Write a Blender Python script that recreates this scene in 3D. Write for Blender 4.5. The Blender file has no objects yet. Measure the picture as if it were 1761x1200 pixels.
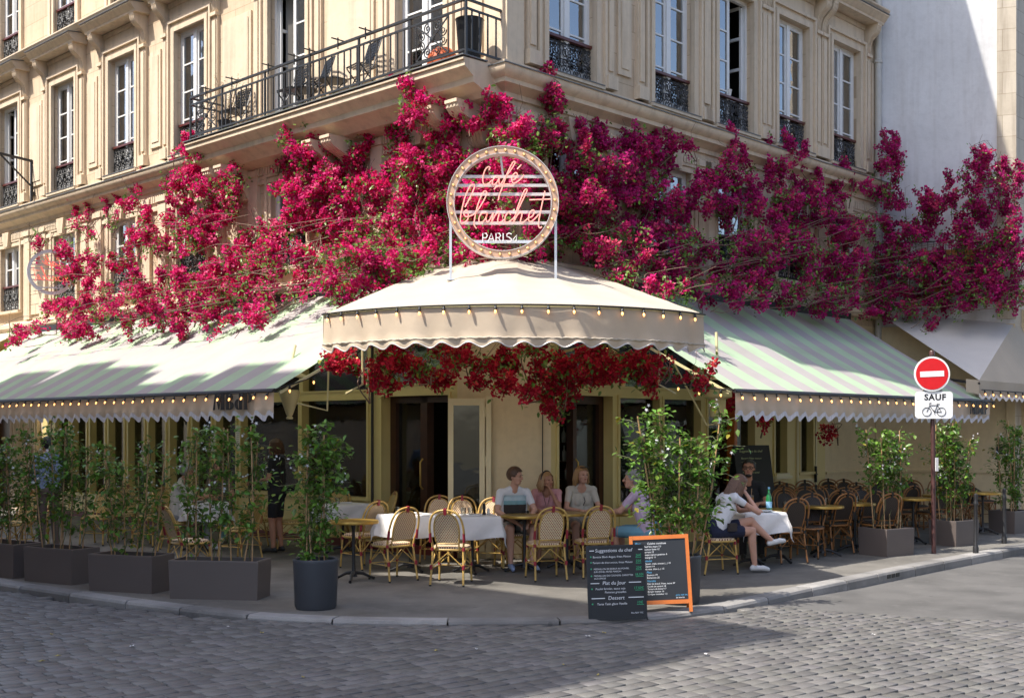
import bpy, bmesh, math, random
import numpy as np
from mathutils import Vector, Matrix, Euler
PI = math.pi
R_ = math.radians
random.seed(7); rng = np.random.default_rng(7)
scene = bpy.context.scene
COL = scene.collection

# ------------------------------------------------------------------ camera
EYE = 1.85; FPX = 2048.0; CX = 880.5; HY = 737.0
cam_d = bpy.data.cameras.new('camera'); cam = bpy.data.objects.new('camera', cam_d); COL.objects.link(cam)
cam.location = (0, 0, EYE); cam.rotation_euler = (PI/2, 0, 0)
cam_d.sensor_fit = 'HORIZONTAL'; cam_d.sensor_width = 36.0; cam_d.lens = 36.0*FPX/1761.0
cam_d.shift_y = (HY-600.0)/1761.0; cam_d.clip_end = 400; cam_d.clip_start = 0.1
scene.camera = cam
# ------------------------------------------------------------------ light
SUN_EL = R_(56.0); SH = Vector((-0.90, -0.436, 0)).normalized()
TO_SUN = Vector((SH.x*math.cos(SUN_EL), SH.y*math.cos(SUN_EL), math.sin(SUN_EL)))
world = bpy.data.worlds.new('World'); scene.world = world; world.use_nodes = True
wn = world.node_tree.nodes; wl = world.node_tree.links
sky = wn.new('ShaderNodeTexSky'); sky.sky_type = 'NISHITA'; sky.sun_disc = False
sky.air_density = .85; sky.dust_density = 2.2; sky.ozone_density = .5; sky.sun_elevation = SUN_EL; sky.sun_rotation = math.atan2(SH.x, SH.y)
wl.new(sky.outputs[0], wn['Background'].inputs[0]); wn['Background'].inputs[1].default_value = 0.15
sd = bpy.data.lights.new('sun', 'SUN'); sd.energy = 3.5; sd.angle = R_(0.6); sd.color = (1.0, 0.94, 0.84)
sun = bpy.data.objects.new('sun', sd); COL.objects.link(sun); sun.location = (-20, -10, 30)
sun.rotation_euler = TO_SUN.to_track_quat('Z', 'Y').to_euler()
vs = scene.view_settings; vs.view_transform = 'Standard'; vs.look = 'None'; vs.exposure = 1.2; vs.gamma = 1.0; vs.use_curve_mapping = False
scene.cycles.use_denoising = True
scene.cycles.max_bounces = 7; scene.cycles.diffuse_bounces = 4; scene.cycles.transparent_max_bounces = 12
scene.cycles.sample_clamp_indirect = 6.0; scene.cycles.caustics_reflective = False; scene.cycles.caustics_refractive = False

# ------------------------------------------------------------------ the place: two facades meeting at a corner
C0 = Vector((-0.1, 16.4, 0))
DR = Vector((0.695, 0.719, 0)).normalized(); DL = Vector((-DR.y, DR.x, 0))
NL = -DR; NR = -DL
def basis(o, x, y):
    m = Matrix.Identity(4)
    for i, c in enumerate((x, y, Vector((0, 0, 1)))):
        for k in range(3): m[k][i] = c[k]
    for k in range(3): m[k][3] = o[k]
    return m
ML = basis(C0, DL, NL); MR = basis(C0, DR, NR)
def wl_(w, s, o, z): return (ML if w == 'L' else MR) @ Vector((s, o, z))
def ground(px, py, z=0.0):
    d = FPX*(EYE-z)/(py-HY); return Vector(((px-CX)/FPX*d, d, z))
def ray(px, py): return Vector(((px-CX)/FPX, 1.0, (HY-py)/FPX))
def at_depth(px, py, d): return Vector((0, 0, EYE)) + ray(px, py)*d
def on_wing(w, px, py, o):
    r = ray(px, py); n = NL if w == 'L' else NR
    t = ((C0 + n*o) - Vector((0, 0, EYE))).dot(n)/r.dot(n)
    return Vector((0, 0, EYE)) + r*t

def stand(px, py, gap=.42):
    """a standing place on the pavement, kept clear of the shopfront"""
    p = ground(px, py)
    for _ in range(60):
        d = p-C0
        if max(d.dot(NL), d.dot(NR)) >= gap and (abs(p.x) > 1.0 or p.y <= 16.95-gap): break
        p = p*.995
    p.z = 0; return p
# ------------------------------------------------------------------ materials
MATS = {}
def nd(nt, t, **kw):
    n = nt.nodes.new(t)
    for k, v in kw.items(): setattr(n, k, v)
    return n
def mat(name, col, rough=.6, var=.12, scale=6.0, bump=0.0, bscale=None, metal=0.0, spec=.5, transl=0.0, emit=None, estr=0.0, attr=False, alpha=None, sheen=0):
    if name in MATS: return MATS[name]
    m = bpy.data.materials.new(name); m.use_nodes = True; nt = m.node_tree
    b = nt.nodes['Principled BSDF']; out = nt.nodes['Material Output']
    b.inputs['Roughness'].default_value = rough; b.inputs['Metallic'].default_value = metal
    b.inputs['Specular IOR Level'].default_value = spec
    tc = nd(nt, 'ShaderNodeTexCoord'); no = nd(nt, 'ShaderNodeTexNoise')
    no.inputs['Scale'].default_value = scale; no.inputs['Detail'].default_value = 5
    nt.links.new(tc.outputs['Object'], no.inputs['Vector'])
    mx = nd(nt, 'ShaderNodeMix', data_type='RGBA'); nt.links.new(no.outputs[0], mx.inputs[0])
    c = Vector(col)
    mx.inputs[6].default_value = (*[min(1, x*(1-var*1.6)) for x in c], 1); mx.inputs[7].default_value = (*[min(1, x*(1+var*1.6)) for x in c], 1)
    cs = mx.outputs[2]
    if attr:
        a = nd(nt, 'ShaderNodeAttribute', attribute_name='col'); mm = nd(nt, 'ShaderNodeMix', data_type='RGBA', blend_type='MULTIPLY')
        mm.inputs[0].default_value = 1; nt.links.new(cs, mm.inputs[6]); nt.links.new(a.outputs['Color'], mm.inputs[7]); cs = mm.outputs[2]
    nt.links.new(cs, b.inputs['Base Color'])
    if bump:
        n2 = nd(nt, 'ShaderNodeTexNoise'); n2.inputs['Scale'].default_value = bscale or scale*4; n2.inputs['Detail'].default_value = 4
        nt.links.new(tc.outputs['Object'], n2.inputs['Vector'])
        bp = nd(nt, 'ShaderNodeBump'); bp.inputs['Strength'].default_value = bump; bp.inputs['Distance'].default_value = .02
        nt.links.new(n2.outputs[0], bp.inputs['Height']); nt.links.new(bp.outputs[0], b.inputs['Normal'])
    if emit:
        b.inputs['Emission Color'].default_value = (*emit, 1); b.inputs['Emission Strength'].default_value = estr
    if transl:
        t = nd(nt, 'ShaderNodeBsdfTranslucent'); ms = nd(nt, 'ShaderNodeMixShader'); ms.inputs[0].default_value = transl
        nt.links.new(cs, t.inputs['Color']); nt.links.new(b.outputs[0], ms.inputs[1]); nt.links.new(t.outputs[0], ms.inputs[2]); nt.links.new(ms.outputs[0], out.inputs[0])
    m['_cs'] = 0
    MATS[name] = m; return m
def objxyz(nt):
    tc = nd(nt, 'ShaderNodeTexCoord'); sp = nd(nt, 'ShaderNodeSeparateXYZ'); nt.links.new(tc.outputs['Object'], sp.inputs[0]); return tc, sp
def math_(nt, op, a, b=None, c=None):
    n = nd(nt, 'ShaderNodeMath', operation=op)
    for i, x in enumerate((a, b, c)):
        if x is None: continue
        if isinstance(x, (int, float)): n.inputs[i].default_value = x
        else: nt.links.new(x, n.inputs[i])
    return n.outputs[0]
def mixc(nt, f, a, b):
    n = nd(nt, 'ShaderNodeMix', data_type='RGBA')
    for i, x in ((0, f), (6, a), (7, b)):
        if isinstance(x, (int, float)): n.inputs[i].default_value = x
        elif isinstance(x, tuple): n.inputs[i].default_value = (*x, 1)
        else: nt.links.new(x, n.inputs[i])
    return n.outputs[2]
def noise(nt, vec, scale, detail=5, rough=.5):
    n = nd(nt, 'ShaderNodeTexNoise'); n.inputs['Scale'].default_value = scale; n.inputs['Detail'].default_value = detail; n.inputs['Roughness'].default_value = rough
    nt.links.new(vec, n.inputs['Vector']); return n.outputs[0]
def ramp(nt, f, lo, hi):
    n = nd(nt, 'ShaderNodeMapRange'); n.inputs[1].default_value = lo; n.inputs[2].default_value = hi; nt.links.new(f, n.inputs[0]); return n.outputs[0]
def bumpn(nt, h, strength, dist=.02):
    n = nd(nt, 'ShaderNodeBump'); n.inputs['Strength'].default_value = strength; n.inputs['Distance'].default_value = dist
    nt.links.new(h, n.inputs['Height']); return n.outputs[0]
def blank(name, rough=.7):
    m = bpy.data.materials.new(name); m.use_nodes = True; nt = m.node_tree; b = nt.nodes['Principled BSDF']; b.inputs['Roughness'].default_value = rough
    MATS[name] = m; return m, nt, b

def stone_mat(name, c1, c2, joints=True, streak=.55):
    m, nt, b = blank(name, .85); tc, sp = objxyz(nt)
    n1 = noise(nt, tc.outputs['Object'], .8, 6, .6); n2 = noise(nt, tc.outputs['Object'], 9, 6, .65)
    mp = nd(nt, 'ShaderNodeMapping'); mp.inputs['Scale'].default_value = (5, 5, .35); nt.links.new(tc.outputs['Object'], mp.inputs[0])
    n3 = noise(nt, mp.outputs[0], 1.2, 5, .6)
    c = mixc(nt, ramp(nt, n1, .3, .7), c1, c2)
    c = mixc(nt, math_(nt, 'MULTIPLY', ramp(nt, n2, .45, .8), .35), c, tuple(x*.7 for x in c1))
    c = mixc(nt, math_(nt, 'MULTIPLY', ramp(nt, n3, .48, .75), streak), c, (.24, .19, .14))
    h = n2
    if joints:
        cv = nd(nt, 'ShaderNodeCombineXYZ'); nt.links.new(sp.outputs[0], cv.inputs[0]); nt.links.new(sp.outputs[2], cv.inputs[1])
        br = nd(nt, 'ShaderNodeTexBrick'); nt.links.new(cv.outputs[0], br.inputs['Vector'])
        br.inputs['Scale'].default_value = 1; br.inputs['Brick Width'].default_value = .95; br.inputs['Row Height'].default_value = .42; br.inputs['Mortar Size'].default_value = .006
        br.inputs['Color1'].default_value = (1, 1, 1, 1); br.inputs['Color2'].default_value = (.86, .84, .81, 1); br.inputs['Mortar'].default_value = (.55, .5, .44, 1)
        mm = nd(nt, 'ShaderNodeMix', data_type='RGBA', blend_type='MULTIPLY'); mm.inputs[0].default_value = .8
        nt.links.new(c, mm.inputs[6]); nt.links.new(br.outputs[0], mm.inputs[7]); c = mm.outputs[2]
    nt.links.new(c, b.inputs['Base Color']); nt.links.new(bumpn(nt, h, .25), b.inputs['Normal']); return m
stone_mat('stone', (.60, .465, .32), (.68, .555, .41), True, .35); stone_mat('stone_trim', (.62, .50, .36), (.70, .58, .435), False, .4)
stone_mat('plaster', (.60, .60, .605), (.69, .69, .695), False, .2); stone_mat('beige_wall', (.56, .49, .39), (.62, .55, .45))
stone_mat('cream_wall', (.70, .575, .36), (.75, .62, .40), False, .08)

def road_mat():
    m, nt, b = blank('sett_stone', .55); tc, sp = objxyz(nt); g = nd(nt, 'ShaderNodeNewGeometry'); oi = nd(nt, 'ShaderNodeObjectInfo')
    at = nd(nt, 'ShaderNodeAttribute', attribute_name='col')
    n1 = noise(nt, g.outputs['Position'], 120, 3, .8); n2 = noise(nt, g.outputs['Position'], .9, 4)
    c = mixc(nt, n1, (.07, .068, .066), (.19, .184, .176)); c = mixc(nt, math_(nt, 'MULTIPLY', ramp(nt, n2, .4, .7), .35), c, (.125, .12, .12))
    mm = nd(nt, 'ShaderNodeMix', data_type='RGBA', blend_type='MULTIPLY'); mm.inputs[0].default_value = 1
    tone = math_(nt, 'ADD', math_(nt, 'MULTIPLY', oi.outputs['Random'], .24), .88)
    cc = nd(nt, 'ShaderNodeCombineColor'); nt.links.new(tone, cc.inputs[0]); nt.links.new(tone, cc.inputs[1]); nt.links.new(tone, cc.inputs[2])
    nt.links.new(c, mm.inputs[6]); nt.links.new(cc.outputs[0], mm.inputs[7])
    m2 = nd(nt, 'ShaderNodeMix', data_type='RGBA', blend_type='MULTIPLY'); m2.inputs[0].default_value = 1
    nt.links.new(mm.outputs[2], m2.inputs[6]); nt.links.new(at.outputs['Color'], m2.inputs[7])
    nt.links.new(m2.outputs[2], b.inputs['Base Color']); nt.links.new(bumpn(nt, n1, .3, .006), b.inputs['Normal'])
    return m
road_mat()
def asphalt(name, c1, c2, sc=160):
    m, nt, b = blank(name, .8); g = nd(nt, 'ShaderNodeNewGeometry'); n1 = noise(nt, g.outputs['Position'], sc, 3, .8); n2 = noise(nt, g.outputs['Position'], 1.1, 6, .6)
    n3 = noise(nt, g.outputs['Position'], 5, 6, .7)
    vo = nd(nt, 'ShaderNodeTexVoronoi'); vo.inputs['Scale'].default_value = 2.3; nt.links.new(g.outputs['Position'], vo.inputs['Vector'])
    c = mixc(nt, n1, c1, c2); c = mixc(nt, math_(nt, 'MULTIPLY', math_(nt, 'LESS_THAN', vo.outputs['Distance'], .055), .55), c, tuple(x*.3 for x in c1)); c = mixc(nt, math_(nt, 'MULTIPLY', ramp(nt, n2, .42, .66), .6), c, tuple(x*.55 for x in c1)); c = mixc(nt, math_(nt, 'MULTIPLY', ramp(nt, n3, .55, .75), .35), c, tuple(min(1, x*1.35) for x in c2))
    if name == 'kerb_granite':
        oi = nd(nt, 'ShaderNodeObjectInfo'); tn = math_(nt, 'ADD', math_(nt, 'MULTIPLY', oi.outputs['Random'], .5), .7); cc = nd(nt, 'ShaderNodeCombineColor')
        for k in range(3): nt.links.new(tn, cc.inputs[k])
        mm = nd(nt, 'ShaderNodeMix', data_type='RGBA', blend_type='MULTIPLY'); mm.inputs[0].default_value = 1; nt.links.new(c, mm.inputs[6]); nt.links.new(cc.outputs[0], mm.inputs[7]); c = mm.outputs[2]
    nt.links.new(c, b.inputs['Base Color']); nt.links.new(bumpn(nt, n1, .4, .01), b.inputs['Normal']); return m
asphalt('mortar', (.018, .016, .015), (.035, .032, .03), 60); asphalt('asphalt', (.075, .073, .07), (.14, .135, .13), 90); asphalt('pavement_top', (.105, .098, .087), (.21, .196, .174), 110); asphalt('kerb_granite', (.16, .155, .15), (.36, .345, .33), 130)

def stripe_mat():
    m, nt, b = blank('striped_canvas', .8); tc, sp = objxyz(nt)
    f = math_(nt, 'FRACT', math_(nt, 'MULTIPLY', sp.outputs[0], 1/.76)); st = math_(nt, 'GREATER_THAN', f, .5)
    n1 = noise(nt, tc.outputs['Object'], 2.2, 5)
    c = mixc(nt, st, (.50, .465, .46), (.50, .66, .45)); c = mixc(nt, math_(nt, 'MULTIPLY', ramp(nt, n1, .45, .75), .35), c, (.40, .38, .33))
    nt.links.new(c, b.inputs['Base Color']); nt.links.new(bumpn(nt, noise(nt, tc.outputs['Object'], 3, 3), .35, .03), b.inputs['Normal'])
    t = nd(nt, 'ShaderNodeBsdfTranslucent'); nt.links.new(c, t.inputs[0]); ms = nd(nt, 'ShaderNodeMixShader'); ms.inputs[0].default_value = .3
    nt.links.new(b.outputs[0], ms.inputs[1]); nt.links.new(t.outputs[0], ms.inputs[2]); nt.links.new(ms.outputs[0], nt.nodes['Material Output'].inputs[0])
stripe_mat()
mat('cream_canvas', (.62, .55, .45), .8, .08, 2.5, .5, 4, transl=.3); mat('valance_canvas', (.58, .47, .35), .8, .06, 3, .3, 6, transl=.14); mat('grey_canvas', (.60, .575, .54), .8, .05, 2.5, .3, 5, transl=.1)
mat('tan_canvas', (.50, .42, .32), .8, .06, 2.5, .3, 5, transl=.1)
def fringe_mat():
    m, nt, b = blank('fringe', .8); tc, sp = objxyz(nt)
    f = math_(nt, 'FRACT', math_(nt, 'MULTIPLY', sp.outputs[0], 1/.022)); c = mixc(nt, math_(nt, 'GREATER_THAN', f, .72), (.66, .65, .68), (.40, .38, .40)); nt.links.new(c, b.inputs['Base Color'])
fringe_mat()
def weave(name, base, dot, ax, fx=215., fz=165., thr=.28):
    m, nt, b = blank(name, .5); tc, sp = objxyz(nt)
    a = math_(nt, 'SINE', math_(nt, 'MULTIPLY', sp.outputs[0], fx)); z = math_(nt, 'SINE', math_(nt, 'MULTIPLY', sp.outputs[ax], fz))
    d = math_(nt, 'GREATER_THAN', math_(nt, 'MULTIPLY', a, z), thr)
    nt.links.new(mixc(nt, d, base, dot), b.inputs['Base Color'])
    nt.links.new(bumpn(nt, math_(nt, 'MULTIPLY', a, z), .5, .004), b.inputs['Normal'])
weave('weave_back_red', (.76, .60, .38), (.16, .018, .022), 2); weave('weave_seat_red', (.76, .60, .40), (.16, .018, .022), 1)
weave('weave_back_tan', (.52, .38, .13), (.30, .18, .05), 2, 190, 160, .1); weave('weave_seat_tan', (.52, .38, .15), (.30, .18, .05), 1, 190, 160, .1)
weave('weave_back_black', (.012, .012, .014), (.05, .03, .02), 2, 190, 160, .1); weave('weave_seat_black', (.014, .014, .016), (.06, .035, .02), 1, 190, 160, .1)
mat('rattan', (.50, .32, .09), .4, .25, 25); mat('rattan_dark', (.30, .13, .04), .42, .3, 25); mat('binding_red', (.26, .015, .03), .5, .15); mat('rubber', (.015, .014, .013), .6)
mat('iron', (.018, .018, .02), .45, .2, 20, .2); mat('rail_iron', (.028, .03, .034), .42, .2, 12, .15); mat('guard_iron', (.032, .032, .034), .5, .25, 15, .2); mat('handrail_wood', (.10, .022, .018), .4)
mat('brass', (.48, .30, .07), .35, .15, 10, metal=.6); mat('table_black', (.02, .02, .022), .12, .1, spec=.6)
mat('linen', (.78, .76, .75), .85, .04, 6, .2, 30); mat('white_paint', (.72, .72, .71), .45, .05); mat('cream_paint', (.68, .55, .235), .42, .06, 3, .05, 20); mat('cream_paint_pale', (.70, .62, .39), .45, .06, 3)
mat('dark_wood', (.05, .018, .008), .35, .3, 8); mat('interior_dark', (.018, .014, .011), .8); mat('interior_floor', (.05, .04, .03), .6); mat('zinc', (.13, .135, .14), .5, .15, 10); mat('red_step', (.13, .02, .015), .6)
mat('planter_taupe', (.115, .093, .085), .5, .05, 3, .06, 120); mat('planter_round', (.045, .05, .06), .55, .08, 4, .08, 80); mat('soil', (.035, .024, .016), .9, .4, 30, .6, 60)
mat('cane', (.42, .25, .12), .55, .25, 30); mat('twig', (.16, .10, .07), .8, .3, 20); mat('stem_green', (.09, .10, .04), .7, .3, 20)
mat('leaf', (1, 1, 1), .35, .12, 8, transl=.32, attr=True, spec=.4); mat('bract', (1, 1, 1), .6, .1, 8, transl=.38, attr=True, spec=.25); mat('jasmine_white', (.80, .80, .82), .6, .04, transl=.3)
mat('black_cable', (.012, .012, .012), .5); mat('bulb_lit', (1, .6, .2), .2, .02, emit=(1, .46, .14), estr=1.3); mat('bulb_gold', (.75, .50, .22), .12, .05, metal=.5, emit=(1, .62, .3), estr=.35)
mat('neon_pink', (.95, .42, .36), .3, .02, emit=(1, .30, .24), estr=.25); mat('neon_white', (.85, .85, .85), .25, .02); mat('neon_red', (.8, .1, .08), .3, .02, emit=(1, .15, .1), estr=.5)
mat('rose_gold', (.62, .39, .26), .45, .06, 4); mat('sign_grey', (.60, .57, .56), .4, .05, metal=.1); mat('sign_steel', (.62, .63, .65), .35, .08, metal=.4)
mat('print_black', (.01, .01, .011), .6); mat('sign_red', (.62, .012, .018), .3, .06, 12); mat('sign_white', (.80, .81, .82), .35, .03, 10); mat('sign_back', (.30, .29, .27), .5, metal=.4); mat('post_brown', (.07, .03, .028), .4, .3, 15)
mat('slate', (.010, .012, .016), .5, .15, 6); mat('orange_wood', (.52, .14, .02), .4, .1, 12); mat('chalk_white', (.72, .74, .78), .8, .05); mat('chalk_green', (.05, .42, .20), .8, .05); mat('chalk_blue', (.10, .35, .60), .8, .05); mat('chalk_yellow', (.5, .55, .3), .8, .05)
mat('curtain', (.62, .66, .60), .9, .06, 3); mat('curtain_dim', (.30, .28, .25), .9, .1, 3); mat('terracotta', (.55, .10, .02), .6, .1); mat('pot_black', (.02, .022, .026), .4)
mat('bottle_green', (.015, .16, .05), .1, .05, spec=.8); mat('label_blue', (.25, .50, .72), .5); mat('drink_orange', (.75, .20, .02), .1, .05, spec=.8); mat('clear_glass', (.55, .57, .56), .05, .02, spec=1.0); mat('heater_cream', (.62, .54, .30), .35, .05)
mat('gate_grey', (.35, .38, .42), .2, .1); mat('poster_dark', (.03, .035, .045), .35, .2, 4); mat('pipe_cream', (.50, .49, .45), .5, .1)
mat('glow_orange', (.5, .2, .05), .6, .2, 5); mat('moss', (.10, .11, .02), .9, .3, 20); mat('leaf_litter', (.45, .36, .10), .7, .3, 10); mat('far_stone', (.50, .44, .36), .85, .1, 2); mat('roof_slate', (.10, .11, .13), .6)
mat('skin_fair', (.56, .31, .22), .5, .06, 15, spec=.35); mat('skin_tan', (.44, .22, .14), .5, .06, 15, spec=.35); mat('hair_brown', (.075, .035, .018), .5, .3, 40); mat('hair_blond', (.34, .19, .075), .45, .25, 40); mat('hair_auburn', (.13, .06, .028), .45, .3, 40); mat('hair_black', (.012, .010, .009), .5); mat('hair_grey', (.28, .26, .25), .6)
mat('eye_dark', (.02, .013, .01), .15); mat('lip', (.36, .10, .08), .5); mat('cloth_white', (.70, .70, .72), .9, .05, 8, .25, 14); mat('cloth_teal', (.20, .36, .38), .9, .05); mat('cloth_paleblue', (.42, .52, .55), .9); mat('cloth_darkbrown', (.045, .035, .03), .9); mat('cloth_pink', (.60, .30, .31), .9, .08, 60); mat('cloth_beige', (.52, .48, .41), .9, .05, 8, .2, 14); mat('cloth_lilac', (.55, .42, .56), .9, .05, 8, .25, 12)
mat('cloth_black', (.014, .014, .016), .9); mat('cloth_navy', (.014, .018, .045), .9); mat('cloth_grey', (.26, .26, .25), .9); mat('denim', (.17, .36, .47), .9); mat('cloth_blue', (.24, .30, .42), .9, .06, 8, .2, 12); mat('cloth_brown', (.14, .10, .08), .9); mat('shoe_white', (.62, .62, .62), .6); mat('shoe_blue', (.22, .28, .42), .6); mat('shoe_black', (.02, .02, .02), .6); mat('cork', (.34, .26, .17), .8, .3, 60)
def glass_mat(name, tint, refl, rough=.02):
    m = bpy.data.materials.new(name); m.use_nodes = True; nt = m.node_tree; nt.nodes.remove(nt.nodes['Principled BSDF'])
    tr = nd(nt, 'ShaderNodeBsdfTransparent'); tr.inputs[0].default_value = (*tint, 1); gl = nd(nt, 'ShaderNodeBsdfGlossy'); gl.inputs['Roughness'].default_value = rough
    tc = nd(nt, 'ShaderNodeTexCoord'); nt.links.new(bumpn(nt, noise(nt, tc.outputs['Object'], 2.5, 2), .12, .02), gl.inputs['Normal'])
    fr = nd(nt, 'ShaderNodeFresnel'); fr.inputs[0].default_value = 1.5; f2 = math_(nt, 'ADD', math_(nt, 'MULTIPLY', fr.outputs[0], .9), refl)
    ms = nd(nt, 'ShaderNodeMixShader'); nt.links.new(f2, ms.inputs[0]); nt.links.new(tr.outputs[0], ms.inputs[1]); nt.links.new(gl.outputs[0], ms.inputs[2]); nt.links.new(ms.outputs[0], nt.nodes['Material Output'].inputs[0]); MATS[name] = m
glass_mat('window_glass', (.80, .88, .84), .34); glass_mat('shop_glass', (.6, .62, .58), .03); glass_mat('tumbler', (.9, .92, .92), .05)
M_ = MATS

# ------------------------------------------------------------------ mesh helpers
WM = {}
class MB:
    def __init__(s): s.v = []; s.f = []; s.m = []
    def add(s, vs, fs, mi=0):
        b = len(s.v); s.v += [tuple(x) for x in vs]
        for f in fs: s.f.append(tuple(i+b for i in f)); s.m.append(mi)
        return s
    def box(s, x0, x1, y0, y1, z0, z1, mi=0):
        return s.add([(x, y, z) for z in (z0, z1) for y in (y0, y1) for x in (x0, x1)],
                     [(0, 2, 3, 1), (4, 5, 7, 6), (0, 1, 5, 4), (2, 6, 7, 3), (0, 4, 6, 2), (1, 3, 7, 5)], mi)
    def cbox(s, c, sx, sy, sz, mi=0, rz=0, taper=1.0):
        c = Vector(c); q = Matrix.Rotation(rz, 3, 'Z'); vs = []
        for z in (-1, 1):
            k = taper if z > 0 else 1
            for y in (-1, 1):
                for x in (-1, 1): vs.append(c + q @ Vector((x*sx/2*k, y*sy/2*k, z*sz/2)))
        return s.add(vs, [(0, 2, 3, 1), (4, 5, 7, 6), (0, 1, 5, 4), (2, 6, 7, 3), (0, 4, 6, 2), (1, 3, 7, 5)], mi)
    def bar(s, a, b, w, h, mi=0, up=(0, 0, 1)):
        a = Vector(a); b = Vector(b); d = (b-a).normalized(); u = Vector(up)
        if abs(d.dot(u)) > .98: u = Vector((1, 0, 0))
        x = d.cross(u).normalized(); y = x.cross(d).normalized(); vs = []
        for p in (a, b):
            for (i, j) in ((-1, -1), (1, -1), (1, 1), (-1, 1)): vs.append(p + x*(i*w/2) + y*(j*h/2))
        return s.add(vs, [(0, 3, 2, 1), (4, 5, 6, 7), (0, 1, 5, 4), (1, 2, 6, 5), (2, 3, 7, 6), (3, 0, 4, 7)], mi)
    def tube(s, pts, r, n=6, mi=0, closed=False, cap=True):
        pts = [Vector(p) for p in pts]; N = len(pts); rs = r if isinstance(r, (list, tuple)) else [r]*N
        vs = []; u = None
        for i, p in enumerate(pts):
            if closed: d = pts[(i+1) % N]-pts[i-1]
            else: d = pts[min(i+1, N-1)]-pts[max(i-1, 0)]
            if d.length < 1e-9: d = Vector((0, 0, 1))
            d.normalize()
            if u is None:
                u = Vector((0, 0, 1)) if abs(d.z) < .9 else Vector((1, 0, 0))
            u = (u - d*u.dot(d))
            if u.length < 1e-6: u = d.orthogonal()
            u.normalize(); w = d.cross(u)
            for k in range(n):
                a = 2*PI*k/n; vs.append(p + (u*math.cos(a)+w*math.sin(a))*rs[i])
        fs = []
        for i in range(N if closed else N-1):
            j = (i+1) % N
            for k in range(n): fs.append((i*n+k, i*n+(k+1) % n, j*n+(k+1) % n, j*n+k))
        if cap and not closed: fs.append(tuple(reversed(range(n)))); fs.append(tuple(range((N-1)*n, N*n)))
        return s.add(vs, fs, mi)
    def lathe(s, prof, n=16, c=(0, 0, 0), mi=0, axis=None):
        c = Vector(c); vs = []; fs = []; N = len(prof)
        q = Vector(axis).to_track_quat('Z', 'Y').to_matrix() if axis else Matrix.Identity(3)
        for (r, z) in prof:
            for k in range(n):
                a = 2*PI*k/n; vs.append(c + q @ Vector((r*math.cos(a), r*math.sin(a), z)))
        for i in range(N-1):
            for k in range(n): fs.append((i*n+k, i*n+(k+1) % n, (i+1)*n+(k+1) % n, (i+1)*n+k))
        fs.append(tuple(reversed(range(n)))); fs.append(tuple(range((N-1)*n, N*n)))
        return s.add(vs, fs, mi)
    def ball(s, c, rx, ry=None, rz=None, n=10, mi=0):
        ry = ry or rx; rz = rz or rx; m = max(4, n//2+1); vs = []; fs = []
        for i in range(m+1):
            t = PI*i/m
            for k in range(n):
                a = 2*PI*k/n; vs.append((c[0]+rx*math.sin(t)*math.cos(a), c[1]+ry*math.sin(t)*math.sin(a), c[2]+rz*math.cos(t)))
        for i in range(m):
            for k in range(n): fs.append((i*n+k, (i+1)*n+k, (i+1)*n+(k+1) % n, i*n+(k+1) % n))
        return s.add(vs, fs, mi)
    def extr(s, poly, f0, f1, mi=0):
        """closed polygon extruded between two mappings of its (a, b) points"""
        n = len(poly); vs = [f0(*p) for p in poly]+[f1(*p) for p in poly]
        fs = [tuple(reversed(range(n))), tuple(range(n, 2*n))]+[(i, (i+1) % n, n+(i+1) % n, n+i) for i in range(n)]
        return s.add(vs, fs, mi)
    def along(s, poly, x0, x1, mi=0):           # (o, z) profile along s
        return s.extr(poly, lambda a, b: (x0, a, b), lambda a, b: (x1, a, b), mi)
    def mitre(s, poly, x1, mi=0):               # the same, cut at 45 degrees at the building corner
        return s.extr(poly, lambda a, b: (-max(a, 0), a, b), lambda a, b: (x1, a, b), mi)
    def mesh(s, name, mats, smooth=0):
        me = bpy.data.meshes.new(name); me.from_pydata(s.v, [], s.f)
        for m in (mats if isinstance(mats, (list, tuple)) else [mats]): me.materials.append(M_[m] if isinstance(m, str) else m)
        if any(s.m): me.polygons.foreach_set('material_index', s.m)
        bm = bmesh.new(); bm.from_mesh(me); bmesh.ops.remove_doubles(bm, verts=bm.verts, dist=1e-6) if smooth else None
        bmesh.ops.recalc_face_normals(bm, faces=bm.faces); bm.to_mesh(me); bm.free()
        if smooth:
            me.shade_smooth(); me.set_sharp_from_angle(angle=R_(smooth))
        return me
    def build(s, name, mats, parent=None, M=None, smooth=0):
        return put(s.mesh(name, mats, smooth), name, parent, M)
def put(me, name, parent=None, M=None):
    o = bpy.data.objects.new(name, me); COL.objects.link(o)
    M = M if M is not None else (WM[parent].copy() if parent else Matrix.Identity(4))
    if parent:
        o.parent = parent; o.matrix_parent_inverse = WM[parent].inverted()
    o.matrix_basis = M; WM[o] = M.copy(); return o
def thing(name, label, cat, M=None, group=None):
    o = bpy.data.objects.new(name, None); COL.objects.link(o); o.empty_display_size = .2
    M = M if M is not None else Matrix.Identity(4)
    o.matrix_basis = M; WM[o] = M.copy(); tag(o, label, cat, group); return o
def tag(o, label=None, cat=None, group=None, kind=None):
    if label: o['label'] = label
    if cat: o['category'] = cat
    if group: o['group'] = group
    if kind: o['kind'] = kind
    return o
def T(p, rz=0, sc=1.0): return Matrix.Translation(Vector(p)) @ Matrix.Rotation(rz, 4, 'Z') @ Matrix.Diagonal((sc, sc, sc, 1))
KIDS = {}
def kids(o):
    return [c for c in WM if c.parent is o]
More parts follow.
